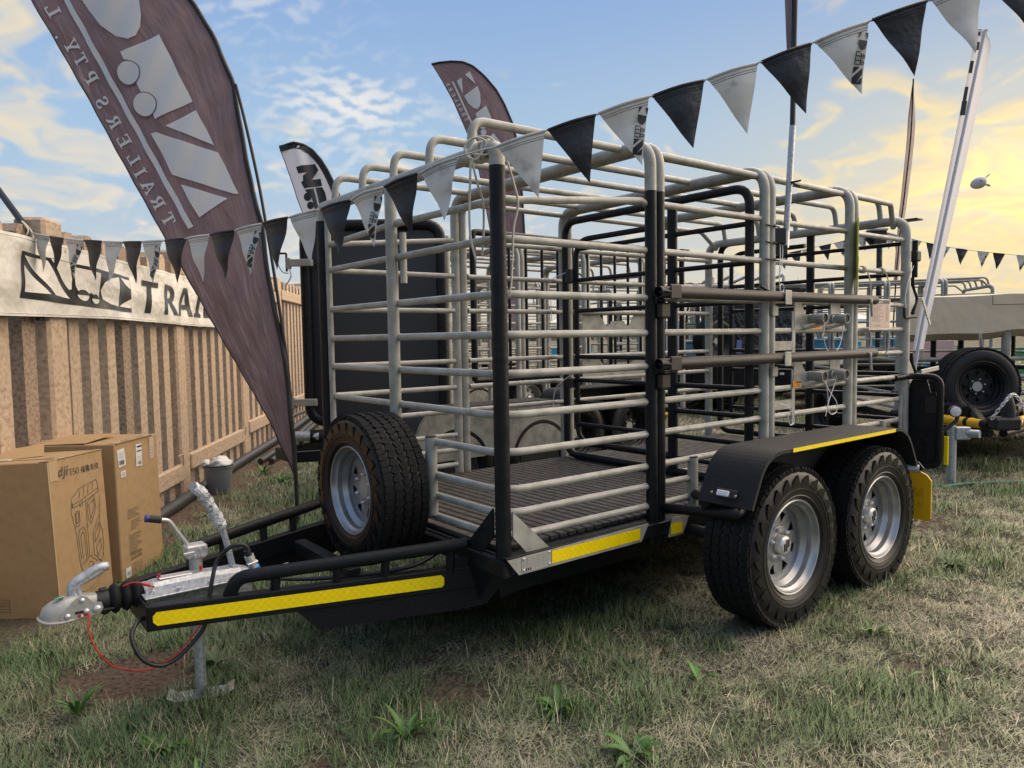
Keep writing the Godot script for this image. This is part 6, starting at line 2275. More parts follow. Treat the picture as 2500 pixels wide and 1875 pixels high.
	for a in art:
		var pts := []
		for q in a:
			pts.append(fig.call(q[0], q[1]))
		line_art(m, pts, 0.0032, on)
	for k in 2:
		var arc := []
		for j in 13:
			var a := -2.3 + 1.9 * j / 12.0
			arc.append(Vector2(0.25, 0.30) + Vector2(cos(a) * (0.19 - 0.018 * k), sin(a) * (0.24 - 0.022 * k)))
		line_art(m, arc, 0.0022, on)
	put("line_drawing", m, M.grey_print, t)
	m = Mesher.new()
	var onl := func(p: Vector2) -> Vector3: return Vector3(-0.02 - p.x, p.y, 0.0022)
	for k in 5:
		line_art(m, [Vector2(0.28, 0.05 + k * 0.018), Vector2(0.46, 0.05 + k * 0.018)], 0.002, onl)
	for x in [0.28, 0.385, 0.46]:
		line_art(m, [Vector2(x, 0.05), Vector2(x, 0.122)], 0.002, onl)
	line_art(m, [Vector2(0.345, 0.66), Vector2(0.375, 0.66), Vector2(0.375, 0.69), Vector2(0.345, 0.69)], 0.002, onl, true)
	put("side_print", m, M.grey_print, t)

	base = w3(-2.575, -0.225, 4.74)
	t = thing("cardboard_box", "large cardboard carton with white shipping labels, behind the carton with the drawing", "box", base)
	t.rotation = Vector3(0.0, -0.03, 0.012)
	L = 0.54
	H = 0.915
	D = 0.80
	block("carton", t, Vector3(-D * 0.5, H * 0.5, -L * 0.5), Vector3(D, H, L), M.cardboard, 0.006)
	block("lid_flap", t, Vector3(-D * 0.62, H + 0.012, -L * 0.35), Vector3(D * 0.75, 0.005, L * 0.68), M.cardboard, 0.001, Vector3(0.05, 0, 0.02))
	block("edge_tape", t, Vector3(-0.02, H + 0.002, -L * 0.45), Vector3(0.06, 0.002, L * 0.85), M.packing_tape, 0.0)
	for q in [[0.072, 0.815, 0.085, 0.115, 0.10], [0.082, 0.705, 0.06, 0.040, 0.05], [0.285, 0.80, 0.075, 0.150, -0.05], [0.455, 0.825, 0.060, 0.150, -0.05], [0.075, 0.045, 0.065, 0.065, -0.05]]:
		m = Mesher.new()
		m.box(Transform3D(Basis(Vector3.RIGHT, q[4]), Vector3(0.003, q[1], -q[0])), Vector3(0.0012, q[3], q[2]), 0.0)
		put("shipping_label", m, M.white_print if q[0] < 0.4 else M.paper_pink, t)
	m = Mesher.new()
	on = func(p: Vector2) -> Vector3: return Vector3(0.0045, p.y, -p.x)
	for k in 12:
		line_art(m, [Vector2(0.043 + k * 0.005, 0.770), Vector2(0.043 + k * 0.005, 0.798)], 0.0014 + 0.001 * (k % 3), on)
	for k in 4:
		line_art(m, [Vector2(0.043, 0.812 + k * 0.011), Vector2(0.098, 0.812 + k * 0.011)], 0.0016, on)
		line_art(m, [Vector2(0.255, 0.745 + k * 0.015), Vector2(0.315, 0.745 + k * 0.015)], 0.0016, on)
		line_art(m, [Vector2(0.435, 0.770 + k * 0.020), Vector2(0.475, 0.770 + k * 0.020)], 0.0016, on)
	line_art(m, [Vector2(0.27, 0.858), Vector2(0.318, 0.858)], 0.011, on)
	line_art(m, [Vector2(0.262, 0.828), Vector2(0.312, 0.828)], 0.008, on)
	for k in 7:
		line_art(m, [Vector2(0.275 + k * 0.005, 0.735), Vector2(0.275 + k * 0.005, 0.755)], 0.0016, on)
		line_art(m, [Vector2(0.055 + k * 0.006, 0.03), Vector2(0.055 + k * 0.006, 0.05)], 0.0016, on)
	line_art(m, [Vector2(0.062, 0.700), Vector2(0.100, 0.700)], 0.004, on)
	line_art(m, [Vector2(0.062, 0.712), Vector2(0.100, 0.712)], 0.003, on)
	put("label_print", m, M.black_print, t)
	m = Mesher.new()
	on = func(p: Vector2) -> Vector3: return Vector3(0.0028, p.y, -p.x)
	var r := RandomNumberGenerator.new()
	r.seed = 8
	for k in 26:
		if k in [6, 13, 14]:
			continue
		var y := 0.455 - k * 0.0115
		line_art(m, [Vector2(0.105 if k < 7 or k > 13 else 0.14, y), Vector2(0.15 + r.randf_range(0.04, 0.12), y)], 0.0030, on)
	for k in 6:
		var o := Vector2(0.115 + k * 0.024, 0.145)
		for j in 2:
			line_art(m, [o + Vector2(0, -j * 0.03), o + Vector2(0.012, -j * 0.03), o + Vector2(0.012, 0.016 - j * 0.03), o + Vector2(0, 0.016 - j * 0.03)], 0.003, on, true)
	for k in 6:
		line_art(m, [Vector2(0.115, 0.02 + k * 0.013), Vector2(0.24, 0.02 + k * 0.013)], 0.002, on)
	for x in [0.115, 0.165, 0.24]:
		line_art(m, [Vector2(x, 0.02), Vector2(x, 0.085)], 0.002, on)
	put("small_print", m, M.grey_print, t)


# ---------------------------------------------------------------- trailers and machines behind
func chassis_marks(t: Node, from_u := 0.02, to_u := 3.4) -> void:
	block("data_plate", t, T(from_u + 0.09, 0.385, -0.060), Vector3(0.16, 0.06, 0.004), M.plate_metal, 0.0)
	block("reflective_tape", t, T(from_u + 0.55, 0.385, -0.060), Vector3(0.70, 0.055, 0.004), M.yellow_tape, 0.0)
	block("reflective_tape", t, T(to_u - 0.3, 0.385, -0.060), Vector3(0.50, 0.055, 0.004), M.yellow_tape, 0.0)


func running_gear(t: Node, rim: Material = null) -> void:
	for u in [1.176, 2.003]:
		make_wheel("wheel", t, Transform3D(Basis(), T(u, 0.37, -0.515)), rim == null, rim, false)
		make_wheel("wheel", t, Transform3D(Basis(Vector3.UP, PI), T(u, 0.37, TW + 0.515)), rim == null, rim, false)
	fender(t, false, false)
	fender(t, true, false)


func background() -> void:
	# the neighbour trailer with black barred sides and a black sheet door swung out in front
	var at := w3(-0.64, 0.0, 6.97)
	var yaw := deg_to_rad(90.0 - 50.0)
	var t := thing("livestock_trailer", "neighbouring cattle trailer with black barred side and big black sheet door swung open", "trailer", at, yaw)
	cattle_body(t, false, 8, M.grey_paint, false)
	a_frame(t, false, false)
	running_gear(t, M.black_paint)
	chassis_marks(t)
	bar("side_frame", t, bent([T(0.35, 0.92, -0.02), T(0.35, 2.36, -0.02), T(3.62, 2.36, -0.02), T(3.62, 0.92, -0.02)], 0.05, 4), 0.034, M.black_paint, 10)
	bar("side_sill", t, pv([T(0.35, 0.92, -0.02), T(3.62, 0.92, -0.02)]), 0.026, M.black_paint, 8)
	for k in 14:
		var u := 0.58 + 0.225 * k
		bar("side_bar", t, pv([T(u, 0.92, -0.02), T(u, 2.34, -0.02)]), 0.0165, M.black_paint, 8)
	for u in [0.0, 0.06]:
		bar("corner_post", t, pv([T(u, 0.3, 0), T(u, 2.3, 0)]), 0.03, M.grey_paint, 8)
	block("side_cap", t, T(3.64, 2.39, -0.02), Vector3(0.16, 0.012, 0.10), M.black_paint, 0.002)
	var to_local := t.transform.affine_inverse()
	# the door stands across the view; frame of tube with a sheet behind it
	var D := func(x: float, y: float, z: float) -> Vector3: return to_local * w3(x, y, z)
	bar("door_frame", t, bent([D.call(-0.62, 0.60, 6.72), D.call(-1.845, 0.60, 6.70), D.call(-1.845, 2.37, 6.70), D.call(-0.62, 2.37, 6.72), D.call(-0.62, 0.60, 6.72)], 0.17, 8), 0.050, M.black_paint, 12)
	var dm := Mesher.new()
	dm.box(Transform3D((to_local * Transform3D(Basis(), Vector3.ZERO)).basis, D.call(-1.23, 1.485, 6.74)), Vector3(1.20, 1.74, 0.012), 0.002)
	put("door_sheet", dm, M.door_black, t)
	bar("door_stile", t, pv([D.call(-1.70, 0.62, 6.67), D.call(-1.70, 2.34, 6.67)]), 0.012, M.black_paint, 8)
	for y in [2.03, 0.785]:
		var bm := Mesher.new()
		bm.box(Transform3D(to_local.basis, D.call(-1.855, y, 6.60)), Vector3(0.20, 0.062, 0.06), 0.004)
		put("door_bracket", bm, M.grey_paint, t)
		bm = Mesher.new()
		bm.box(Transform3D(to_local.basis, D.call(-1.965, y - 0.005, 6.60)), Vector3(0.035, 0.10, 0.05), 0.006)
		put("bracket_end", bm, M.grey_paint, t)
		bar("bracket_pin", t, bent([D.call(-2.06, y + 0.085, 6.60), D.call(-1.985, y + 0.085, 6.60), D.call(-1.985, y - 0.075, 6.60)], 0.008, 2), 0.010, M.dark, 6)
		bar("pin_lanyard", t, curve([D.call(-2.05, y + 0.07, 6.60), D.call(-2.06, y - 0.01, 6.60), D.call(-2.02, y - 0.08, 6.60), D.call(-1.97, y - 0.09, 6.60)], 5), 0.004, M.cable, 5)
		bar("bracket_chain", t, curve([D.call(-1.96, y - 0.06, 6.60), D.call(-1.95, y - 0.12, 6.60), D.call(-2.0, y - 0.20, 6.60)], 4), 0.006, M.zinc, 5)
	# coupling of that trailer, just showing beside the spare wheel
	bar("coupling_head", t, pv([D.call(-2.05, 0.50, 6.45), D.call(-1.72, 0.49, 6.50)]), 0.045, M.galvanised, 10)
	bar("coupling_lever", t, curve([D.call(-2.02, 0.54, 6.45), D.call(-2.0, 0.64, 6.45), D.call(-1.90, 0.69, 6.45), D.call(-1.82, 0.72, 6.45)], 4), 0.014, M.galvanised, 8)
	bar("bellows", t, pv([D.call(-1.80, 0.49, 6.50), D.call(-1.60, 0.48, 6.55)]), 0.06, M.tread_rubber, 12)

	# plain trailers of the same make, one built and then copied
	var proto := thing("livestock_trailer", "plain grey cattle trailer, next one behind the black barred neighbour", "trailer", Vector3.ZERO, 0.0, "grey cattle trailers parked in rows")
	cattle_body(proto, false, 6)
	a_frame(proto, false)
	running_gear(proto)
	chassis_marks(proto)
	var q := deg_to_rad(50.0)
	var wdir := Vector2(-cos(q), sin(q))
	var spots := [[Vector2(1.25, 8.57) + wdir * 3.5, 50.0, ""], [Vector2(2.6, 9.7) + wdir * 7.0, 50.0, "grey cattle trailer furthest back of the row behind the open black door"],
		[Vector2(5.20, 14.4), 106.0, "grey cattle trailer side on, far behind the tan canvas cover at the right"], [Vector2(1.7, 12.6), 62.0, "grey cattle trailer seen through the rear gates, in front of the blue machine"],
		[Vector2(2.6, 17.5), 95.0, "grey cattle trailer far off behind the other rows, side on"]]
	for k in spots.size():
		var o: Node3D = proto
		if k > 0:
			o = proto.duplicate()
			o.name = numbered(self, "livestock_trailer")
			add_child(o, true)
			o.set_meta("label", spots[k][2])
		var p: Vector2 = spots[k][0]
		o.position = w3(p.x, 0, p.y)
		o.rotation.y = deg_to_rad(90.0 - spots[k][1])
	canvas_trailer()
	box_trailer()
	machines()
	sky_things()


func canvas_trailer() -> void:
	# seen from its front: local x to the right, y up, z towards the camera
	var t := thing("canvas_trailer", "low trailer with tan canvas cover and black spare wheel, facing us at the right", "trailer", w3(4.20, 0, 7.4), deg_to_rad(-6.0))
	var wide := 1.75
	var m := Mesher.new()
	var rows := []
	for j in 9:
		var row := []
		var f := j / 8.0
		for i in 36:
			var x := lerpf(-0.30, wide + 0.35, i / 35.0)
			var top := 1.665 + 0.02 * exp(-pow((x - 0.75) / 0.25, 2.0))
			var bottom := 1.30 + 0.035 * exp(-pow((x - 0.78) / 0.22, 2.0)) + 0.005 * sin(x * 9.0)
			row.append(Vector3(x, lerpf(top, bottom, f), 0.05 + 0.035 * f + 0.006 * sin(x * 11.0 + f * 3.0) * f))
		rows.append(row)
	m.sheet(rows)
	rows = []
	for j in 7:
		var row := []
		for i in 36:
			var x := lerpf(-0.30, wide + 0.35, i / 35.0)
			row.append(Vector3(x, 1.665 + 0.02 * exp(-pow((x - 0.75) / 0.25, 2.0)) + 0.05 * sin(PI * j / 6.0), 0.05 - 3.2 * j / 6.0))
		rows.append(row)
	rows.reverse()
	m.sheet(rows)
	put("canvas_cover", m, M.canvas, t)
	m = Mesher.new()
	rows = []
	for j in 3:
		var row := []
		for i in 36:
			var x := lerpf(-0.30, wide + 0.35, i / 35.0)
			var bottom := 1.30 + 0.035 * exp(-pow((x - 0.78) / 0.22, 2.0)) + 0.005 * sin(x * 9.0)
			row.append(Vector3(x, bottom - 0.035 * j, 0.085 - 0.06 * j))
		rows.append(row)
	m.sheet(rows)
	put("cover_hem", m, M.canvas, t)
	for x in [0.55, 0.98]:
		var patch := PackedVector3Array([Vector3(x, 1.675, 0.066), Vector3(x, 1.58, 0.075)])
		bar("cover_seam", t, patch, 0.003, M.pole_brown, 4)
	bar("cover_seam", t, pv([Vector3(0.55, 1.58, 0.076), Vector3(0.98, 1.58, 0.076)]), 0.003, M.pole_brown, 4)
	for x in [-0.14, 0.42, 1.02, 1.6]:
		bar("tie_cord", t, curve([Vector3(x, 1.31, 0.09), Vector3(x + 0.01, 1.15, 0.09), Vector3(x + 0.03, 1.06, 0.08), Vector3(x + 0.04, 1.15, 0.09), Vector3(x + 0.012, 1.30, 0.09)], 5), 0.006, M.rope, 5)
	for x in [-0.30, wide + 0.30]:
		bar("corner_post", t, pv([Vector3(x, 0.40, 0.0), Vector3(x, 1.62, 0.0)]), 0.03, M.grey_paint, 8)
		bar("corner_post", t, pv([Vector3(x, 0.40, -3.1), Vector3(x, 1.62, -3.1)]), 0.03, M.grey_paint, 8)
	bar("middle_post", t, pv([Vector3(0.72, 0.40, 0.0), Vector3(0.72, 1.62, 0.0)]), 0.042, M.grey_paint, 10)
	for h in [1.045, 0.87, 0.70, 0.56]:
		bar("front_rail", t, pv([Vector3(-0.30, h, 0.0), Vector3(wide + 0.30, h, 0.0)]), 0.022, M.grey_paint, 8)
		for x in [-0.30, wide + 0.30]:
			bar("side_rail", t, pv([Vector3(x, h, 0.0), Vector3(x, h, -3.1)]), 0.018, M.grey_paint, 6)
		bar("rear_rail", t, pv([Vector3(-0.30, h, -3.1), Vector3(wide + 0.30, h, -3.1)]), 0.018, M.grey_paint, 6)
	for x in [0.30, 0.58, 1.1]:
		bar("gate_bar", t, pv([Vector3(x, 0.8, -0.6), Vector3(x, 1.4, -0.6)]), 0.03, M.black_paint, 8)
	bar("gate_bar", t, pv([Vector3(-0.2, 0.93, -0.55), Vector3(1.6, 0.93, -0.55)]), 0.022, M.black_paint, 8)
	block("floor", t, Vector3(wide * 0.5, 0.45, -1.55), Vector3(wide + 0.55, 0.08, 3.1), M.black_paint, 0.004)
	for x in [-0.42, wide + 0.42]:
		make_wheel("wheel", t, Transform3D(Basis(Vector3.UP, signf(x) * PI / 2.0), Vector3(x, 0.37, -1.7)), false, M.black_paint, false)
	# drawbar: two black pipes that run together towards us, with yellow bands
	var nose := Vector3(0.10, 0.54, 1.12)
	for x in [-0.20, 1.25]:
		var a := Vector3(x - 0.12, 0.50, -0.05)
		bar("drawbar_rail", t, bent([a + Vector3(0, 0.20, 0), Vector3(lerpf(x, nose.x, 0.78), 0.60, 0.80), nose + Vector3(signf(x) * 0.10, -0.02, -0.10)], 0.10, 5), 0.045, M.black_paint, 10)
		bar("drawbar_beam", t, pv([a, nose + Vector3(signf(x) * 0.08, -0.02, 0)]), 0.042, M.black_paint, 10)
		for f in [[0.36, 0.78], [0.82, 0.93]]:
			bar("yellow_band", t, pv([a.lerp(nose + Vector3(signf(x) * 0.08, -0.02, 0), f[0]), a.lerp(nose + Vector3(signf(x) * 0.08, -0.02, 0), f[1])]), 0.0435, M.yellow_plastic, 12)
		for f in [0.35, 0.55, 0.72]:
			var p := a.lerp(nose, f)
			bar("rail_stub", t, pv([p, p + Vector3(0, 0.12, 0)]), 0.03, M.black_paint, 8)
		bar("drawbar_lower_rail", t, pv([a + Vector3(0, -0.11, 0), nose + Vector3(signf(x) * 0.05, -0.10, -0.05)]), 0.035, M.black_paint, 8)
	block("hitch", t, nose + Vector3(0, 0.0, 0.05), Vector3(0.22, 0.11, 0.16), M.dark, 0.02)
	m = Mesher.new()
	m.lathe([Vector2(0.055, 0.0), Vector2(0.05, 0.10), Vector2(0.035, 0.16), Vector2(0.02, 0.20), Vector2(0.001, 0.21)], 12, Transform3D(Basis(Vector3.RIGHT, -PI / 2.0), nose + Vector3(0.03, 0.04, 0.06)))
	put("hitch_lock", m, M.dark, t)
	# chain: single links
	var links := curve([nose + Vector3(-0.13, 0.05, 0.12), nose + Vector3(-0.05, 0.18, 0.14), nose + Vector3(0.03, 0.25, 0.13), nose + Vector3(0.10, 0.15, 0.14), nose + Vector3(0.14, 0.0, 0.14), nose + Vector3(0.15, -0.10, 0.13)], 5)
	for k in links.size() - 1:
		var dirv := (links[k + 1] - links[k]).normalized()
		var up := Vector3.BACK if k % 2 else dirv.cross(Vector3.BACK).normalized()
		var ln := Mesher.new()
		var loop := []
		for j in 10:
			var a := TAU * j / 10
			loop.append((links[k] + links[k + 1]) * 0.5 + dirv * cos(a) * 0.024 + up * sin(a) * 0.012)
		ln.tube(pv(loop), 0.0045, 5, false, true)
		put("chain_link", ln, M.zinc, t)
	for x in [0.26, 0.31]:
		bar("plug", t, pv([nose + Vector3(x, 0.05, 0.0), nose + Vector3(x + 0.01, 0.19, 0.0)]), 0.024, M.cast_grey, 10)
		bar("plug_collar", t, pv([nose + Vector3(x, 0.02, 0.0), nose + Vector3(x + 0.003, 0.09, 0.0)]), 0.027, M.blue_plastic, 10)
	bar("lead", t, curve([nose + Vector3(0.27, 0.20, 0.05), nose + Vector3(0.26, 0.0, 0.12), nose + Vector3(0.24, -0.18, 0.12), nose + Vector3(0.40, -0.30, 0.14), nose + Vector3(0.62, -0.26, 0.14), nose + Vector3(0.55, -0.19, 0.12), nose + Vector3(0.28, -0.16, 0.10), nose + Vector3(0.16, -0.08, 0.08)], 6), 0.011, M.cable, 8)
	bar("jockey_leg", t, pv([nose + Vector3(-0.42, -0.02, 0.06), nose + Vector3(-0.42, -0.53, 0.06)]), 0.036, M.galvanised, 12)
	block("jockey_clamp", t, nose + Vector3(-0.35, -0.08, 0.07), Vector3(0.12, 0.11, 0.08), M.galvanised, 0.008)
	bar("clamp_pin", t, pv([nose + Vector3(-0.32, -0.08, 0.08), nose + Vector3(-0.24, -0.08, 0.15)]), 0.035, M.galvanised, 10)
	# spare wheel against the front
	make_wheel("spare_wheel", t, Transform3D(Basis(Vector3.UP, 0.10) * Basis(Vector3.RIGHT, -0.04), Vector3(0.24, 0.80, 0.40)), false, M.black_paint, false)
	# things seen inside and beyond it
	var pb := thing("notice_board", "pinkish notice board standing behind the canvas covered trailer", "board", w3(6.3, 0.0, 11.2))
	block("panel", pb, Vector3(0, 1.02, 0), Vector3(0.85, 0.32, 0.03), M.board_pink, 0.004)
	for x in [-0.38, 0.38]:
		bar("leg", pb, pv([Vector3(x, 0, -0.03), Vector3(x, 1.1, -0.03)]), 0.02, M.dark, 6)
	pb = thing("banner", "green banner low behind the spare wheel at the right edge", "banner", w3(7.4, 0.0, 11.0))
	block("panel", pb, Vector3(0, 0.98, 0), Vector3(1.5, 0.16, 0.02), M.board_green, 0.004)
	block("panel", pb, Vector3(0.2, 0.68, 0), Vector3(1.1, 0.20, 0.02), M.board_green, 0.004)
	for x in [-0.7, 0.7]:
		bar("leg", pb, pv([Vector3(x, 0, -0.03), Vector3(x, 1.1, -0.03)]), 0.025, M.dark, 6)
	# signs hung on the near trailer
	var card := Node3D.new()
	card = thing("price_card", "laminated pinkish price card tied with cord to the near side rails", "sign", Vector3.ZERO)
	var tr := Transform3D(Basis(Vector3.UP, deg_to_rad(90.0 - 51.7866)), w3(-0.0465, 0, 3.0418))
	card.transform = tr
	block("card", card, T(3.185, 1.452, -0.045), Vector3(0.290, 0.205, 0.003), M.white_plastic, 0.0)
	block("card_print", card, T(3.185, 1.440, -0.0480), Vector3(0.268, 0.165, 0.001), M.paper_pink, 0.0)
	block("card_heading", card, T(3.185, 1.536, -0.0480), Vector3(0.268, 0.026, 0.001), M.grey_print, 0.0)
	var ink := Mesher.new()
	var r := RandomNumberGenerator.new()
	r.seed = 4
	for k in 15:
		line_art(ink, [Vector2(3.07, 1.515 - k * 0.0078), Vector2(3.07 + r.randf_range(0.08, 0.16), 1.515 - k * 0.0078)], 0.0022, func(p: Vector2) -> Vector3: return T(p.x, p.y, -0.0487))
		line_art(ink, [Vector2(3.262, 1.515 - k * 0.0078), Vector2(3.262 + r.randf_range(0.02, 0.05), 1.515 - k * 0.0078)], 0.0022, func(p: Vector2) -> Vector3: return T(p.x, p.y, -0.0487))
	ink.letters("R 133 600.00", sans, 0.012, func(p: Vector2) -> Vector3: return T(3.137 + p.x, 1.370 + p.y, -0.0487))
	put("card_text", ink, M.grey_print, card)
	ink = Mesher.new()
	ink.letters("NIC 13", sans_bold, 0.014, func(p: Vector2) -> Vector3: return T(3.185 + p.x, 1.529 + p.y, -0.0490))
	put("card_title", ink, M.white_plastic, card)
	for u in [3.055, 3.315]:
		bar("cord", card, curve([T(u, 1.55, -0.045), T(u + 0.004, 1.66, -0.04), T(u, 1.735, -0.020), T(u, 1.77, 0.012), T(u, 1.75, 0.03)], 5), 0.0045, M.rope, 6)
		bar("cord", card, curve([T(u, 1.352, -0.045), T(u + 0.008, 1.28, -0.045), T(u + 0.012, 1.20, -0.03), T(u + 0.012, 1.165, 0.01)], 5), 0.0045, M.rope, 6)
		var kn := Mesher.new()
		for e in 3:
			var loop := []
			for j in 12:
				loop.append(T(u - 0.012 + 0.012 * e, 1.75 + 0.022 * cos(TAU * j / 12), 0.012 + 0.022 * sin(TAU * j / 12)))
			kn.tube(pv(loop), 0.0045, 6, false, true)
		put("cord_knot", kn, M.rope, card)
	var arrow := thing("arrow_sign", "lime yellow arrow sign seen edge on beside the third hoop of the cage", "sign", Vector3.ZERO)
	arrow.transform = tr
	var am := Mesher.new()
	am.prism(p2([-0.24, 2.04, -0.02, 2.05, -0.02, 1.80, 0.04, 1.80, -0.12, 1.57, -0.30, 1.80, -0.24, 1.80]), 0.006, Transform3D(Basis(Vector3.UP, 0.50), T(2.93, 0, -0.01)))
	put("board", am, M.lime, arrow)
	# prism x runs across the trailer; the sign stands square to the side rails


func box_trailer() -> void:
	var t := thing("equipment_trailer", "black equipment trailer with quilted black cover and white roof rack, seen through the cage", "trailer", w3(3.0, 0, 12.2), deg_to_rad(-8.0))
	block("body", t, Vector3(1.75, 0.62, -0.8), Vector3(3.5, 0.42, 1.6), M.black_paint, 0.01)
	block("cover", t, Vector3(1.05, 1.42, -0.8), Vector3(1.5, 1.15, 1.5), M.tarp_black, 0.05)
	block("roof", t, Vector3(0.95, 2.03, -0.8), Vector3(1.8, 0.06, 1.6), M.dark, 0.01)
	for k in 5:
		bar("roof_rack_bar", t, bent([Vector3(0.30 + 0.28 * k, 2.06, 0.0), Vector3(0.34 + 0.28 * k, 2.28, -0.05), Vector3(0.34 + 0.28 * k, 2.28, -1.55), Vector3(0.30 + 0.28 * k, 2.06, -1.6)], 0.12, 4), 0.028, M.grey_paint, 6)
	bar("roof_rack_rail", t, pv([Vector3(0.1, 2.11, 0.0), Vector3(1.7, 2.11, 0.0)]), 0.04, M.grey_paint, 8)
	for q in [[0.02, 0.85], [1.0, 2.1]]:
		block("reflective_tape", t, Vector3((q[0] + q[1]) * 0.5, 0.445, 0.004), Vector3(q[1] - q[0], 0.065, 0.005), M.yellow_tape, 0.0)
	var m := Mesher.new()
	m.prism(p2([-0.35, 0.45, 0.0, 0.45, 0.0, 0.86, -0.18, 0.86]), 1.4, Transform3D(Basis(), Vector3(0, 0, -0.8)))
	put("nose", m, M.black_paint, t)
	for x in [2.75]:
		make_wheel("wheel", t, Transform3D(Basis(), Vector3(x, 0.37, 0.10)), true, M.black_paint, false)
		make_wheel("wheel", t, Transform3D(Basis(Vector3.UP, PI), Vector3(x, 0.37, -1.70)), true, M.black_paint, false)
	bar("wheel_arch", t, bent([Vector3(2.25, 0.45, 0.12), Vector3(2.32, 0.86, 0.12), Vector3(3.18, 0.86, 0.12), Vector3(3.25, 0.45, 0.12)], 0.22, 6), 0.045, M.fender_black, 8)
	make_wheel("spare_wheel", t, Transform3D(Basis(Vector3.UP, 0.6), Vector3(0.34, 1.22, 0.12)), false, M.dark, false)
	bar("spare_frame", t, bent([Vector3(0.1, 0.82, 0.05), Vector3(0.1, 1.55, 0.05), Vector3(0.62, 1.55, 0.05), Vector3(0.62, 0.82, 0.05)], 0.14, 5), 0.026, M.black_paint, 8)
	block("blue_label", t, Vector3(0.74, 1.12, 0.0), Vector3(0.09, 0.22, 0.01), M.pale_blue, 0.0)
	for x in [1.25, 1.42]:
		block("lamp", t, Vector3(x, 0.68, 0.008), Vector3(0.07, 0.06, 0.01), M.lens, 0.004)
	var s := thing("arrow_sign", "lime yellow arrow sign with black lettering hung on the black trailer behind", "sign", w3(5.88, 0.86, 12.0))
	m = Mesher.new()
	m.prism(p2([-0.32, 0.10, -0.06, -0.10, -0.06, -0.03, 0.30, -0.10, 0.34, 0.02, 0.02, 0.11, 0.0, 0.16]), 0.01)
	put("board", m, M.lime, s)
	m = Mesher.new()
	m.prism(p2([-0.26, 0.09, -0.09, -0.05, -0.09, -0.01, 0.27, -0.075, 0.30, 0.005, 0.0, 0.085, -0.02, 0.12]), 0.004, Transform3D(Basis(), Vector3(0, 0, 0.008)))
	put("board_field", m, M.dark, s)
	m = Mesher.new()
	for k in 3:
		line_art(m, [Vector2(-0.12 + 0.13 * k, 0.045 - 0.018 * k), Vector2(-0.02 + 0.13 * k, 0.030 - 0.018 * k)], 0.020, func(p: Vector2) -> Vector3: return Vector3(p.x, p.y, 0.012))
	put("lettering", m, M.lime, s)


func machines() -> void:
	# blue farm machines further back
	for q in [[4.2, 15.2, 0.2, "blue farm machine with a windowed cab frame, seen between the rear gates"], [6.6, 16.0, -0.3, "blue hopper machine on the grass behind the price card"], [9.4, 17.5, 0.1, "blue hopper machine far right beyond the canvas covered trailer"]]:
		var t := thing("farm_machine", q[3], "machine", w3(q[0], 0, q[1]), q[2])
		var m := Mesher.new()
		m.prism(p2([-0.55, 0.55, 0.55, 0.55, 0.70, 1.15, -0.70, 1.15]), 1.1)
		put("hopper", m, M.machine_blue, t)
		block("hopper_lid", t, Vector3(0, 1.18, 0), Vector3(1.46, 0.06, 1.16), M.machine_blue, 0.01)
		for x in [-0.5, 0.5]:
			for z in [-0.45, 0.45]:
				bar("cab_post", t, pv([Vector3(x, 1.2, z), Vector3(x * 0.8, 1.95, z * 0.9)]), 0.022, M.dark, 6)
			make_wheel("wheel", t, Transform3D(Basis(Vector3.UP, signf(x) * PI / 2.0), Vector3(x * 1.5, 0.37, 0.0)), false, M.tent_white, false)
		block("cab_roof", t, Vector3(0, 1.97, 0), Vector3(1.0, 0.05, 1.0), M.tent_white, 0.01)
		bar("drawbar", t, pv([Vector3(0, 0.5, 0.5), Vector3(0, 0.42, 1.5)]), 0.05, M.machine_blue, 8)
		block("side_panel", t, Vector3(0.0, 0.85, 0.57), Vector3(0.5, 0.30, 0.02), M.tent_white, 0.004)
	var b := thing("notice_board", "white notice board on legs seen between the cage gates", "board", w3(2.75, 0, 12.6))
	block("panel", b, Vector3(0, 1.30, 0), Vector3(0.28, 0.55, 0.02), M.tent_white, 0.004)
	bar("leg", b, pv([Vector3(0, 0, -0.02), Vector3(0, 1.1, -0.02)]), 0.02, M.dark, 6)
	for q in [[10.0, 34.0, "white stall tent far off, right of the cattle trailers"], [16.5, 38.0, "white stall tent far off near the right edge"], [3.2, 40.0, "white stall tent far off behind the blue machine"]]:
		var t := thing("stall_tent", q[2], "tent", w3(q[0], 0, q[1]))
		var m := Mesher.new()
		for k in 4:
			var a := PI / 4 + PI / 2 * k
			var c := a + PI / 2
			m.poly([Vector3(cos(a) * 2.1, 1.95, sin(a) * 2.1), Vector3(cos(c) * 2.1, 1.95, sin(c) * 2.1), Vector3(0, 2.6, 0)], Vector3(0, 1.5, 0))
			m.poly([Vector3(cos(a) * 2.1, 1.95, sin(a) * 2.1), Vector3(cos(c) * 2.1, 1.95, sin(c) * 2.1), Vector3(cos(c) * 2.1, 1.75, sin(c) * 2.1), Vector3(cos(a) * 2.1, 1.75, sin(a) * 2.1)], Vector3(0, 1.5, 0))
		put("roof", m, M.tent_white, t)
		for k in 4:
			var a := PI / 4 + PI / 2 * k
			bar("leg", t, pv([Vector3(cos(a) * 2.05, -0.1, sin(a) * 2.05), Vector3(cos(a) * 2.05, 1.95, sin(a) * 2.05)]), 0.03, M.cast_grey, 6)
		block("table", t, Vector3(0, 0.85, 0.6), Vector3(2.2, 0.05, 0.7), M.tent_white, 0.005)
		block("table_skirt", t, Vector3(0, 0.42, 0.93), Vector3(2.2, 0.80, 0.02), M.machine_blue, 0.002)


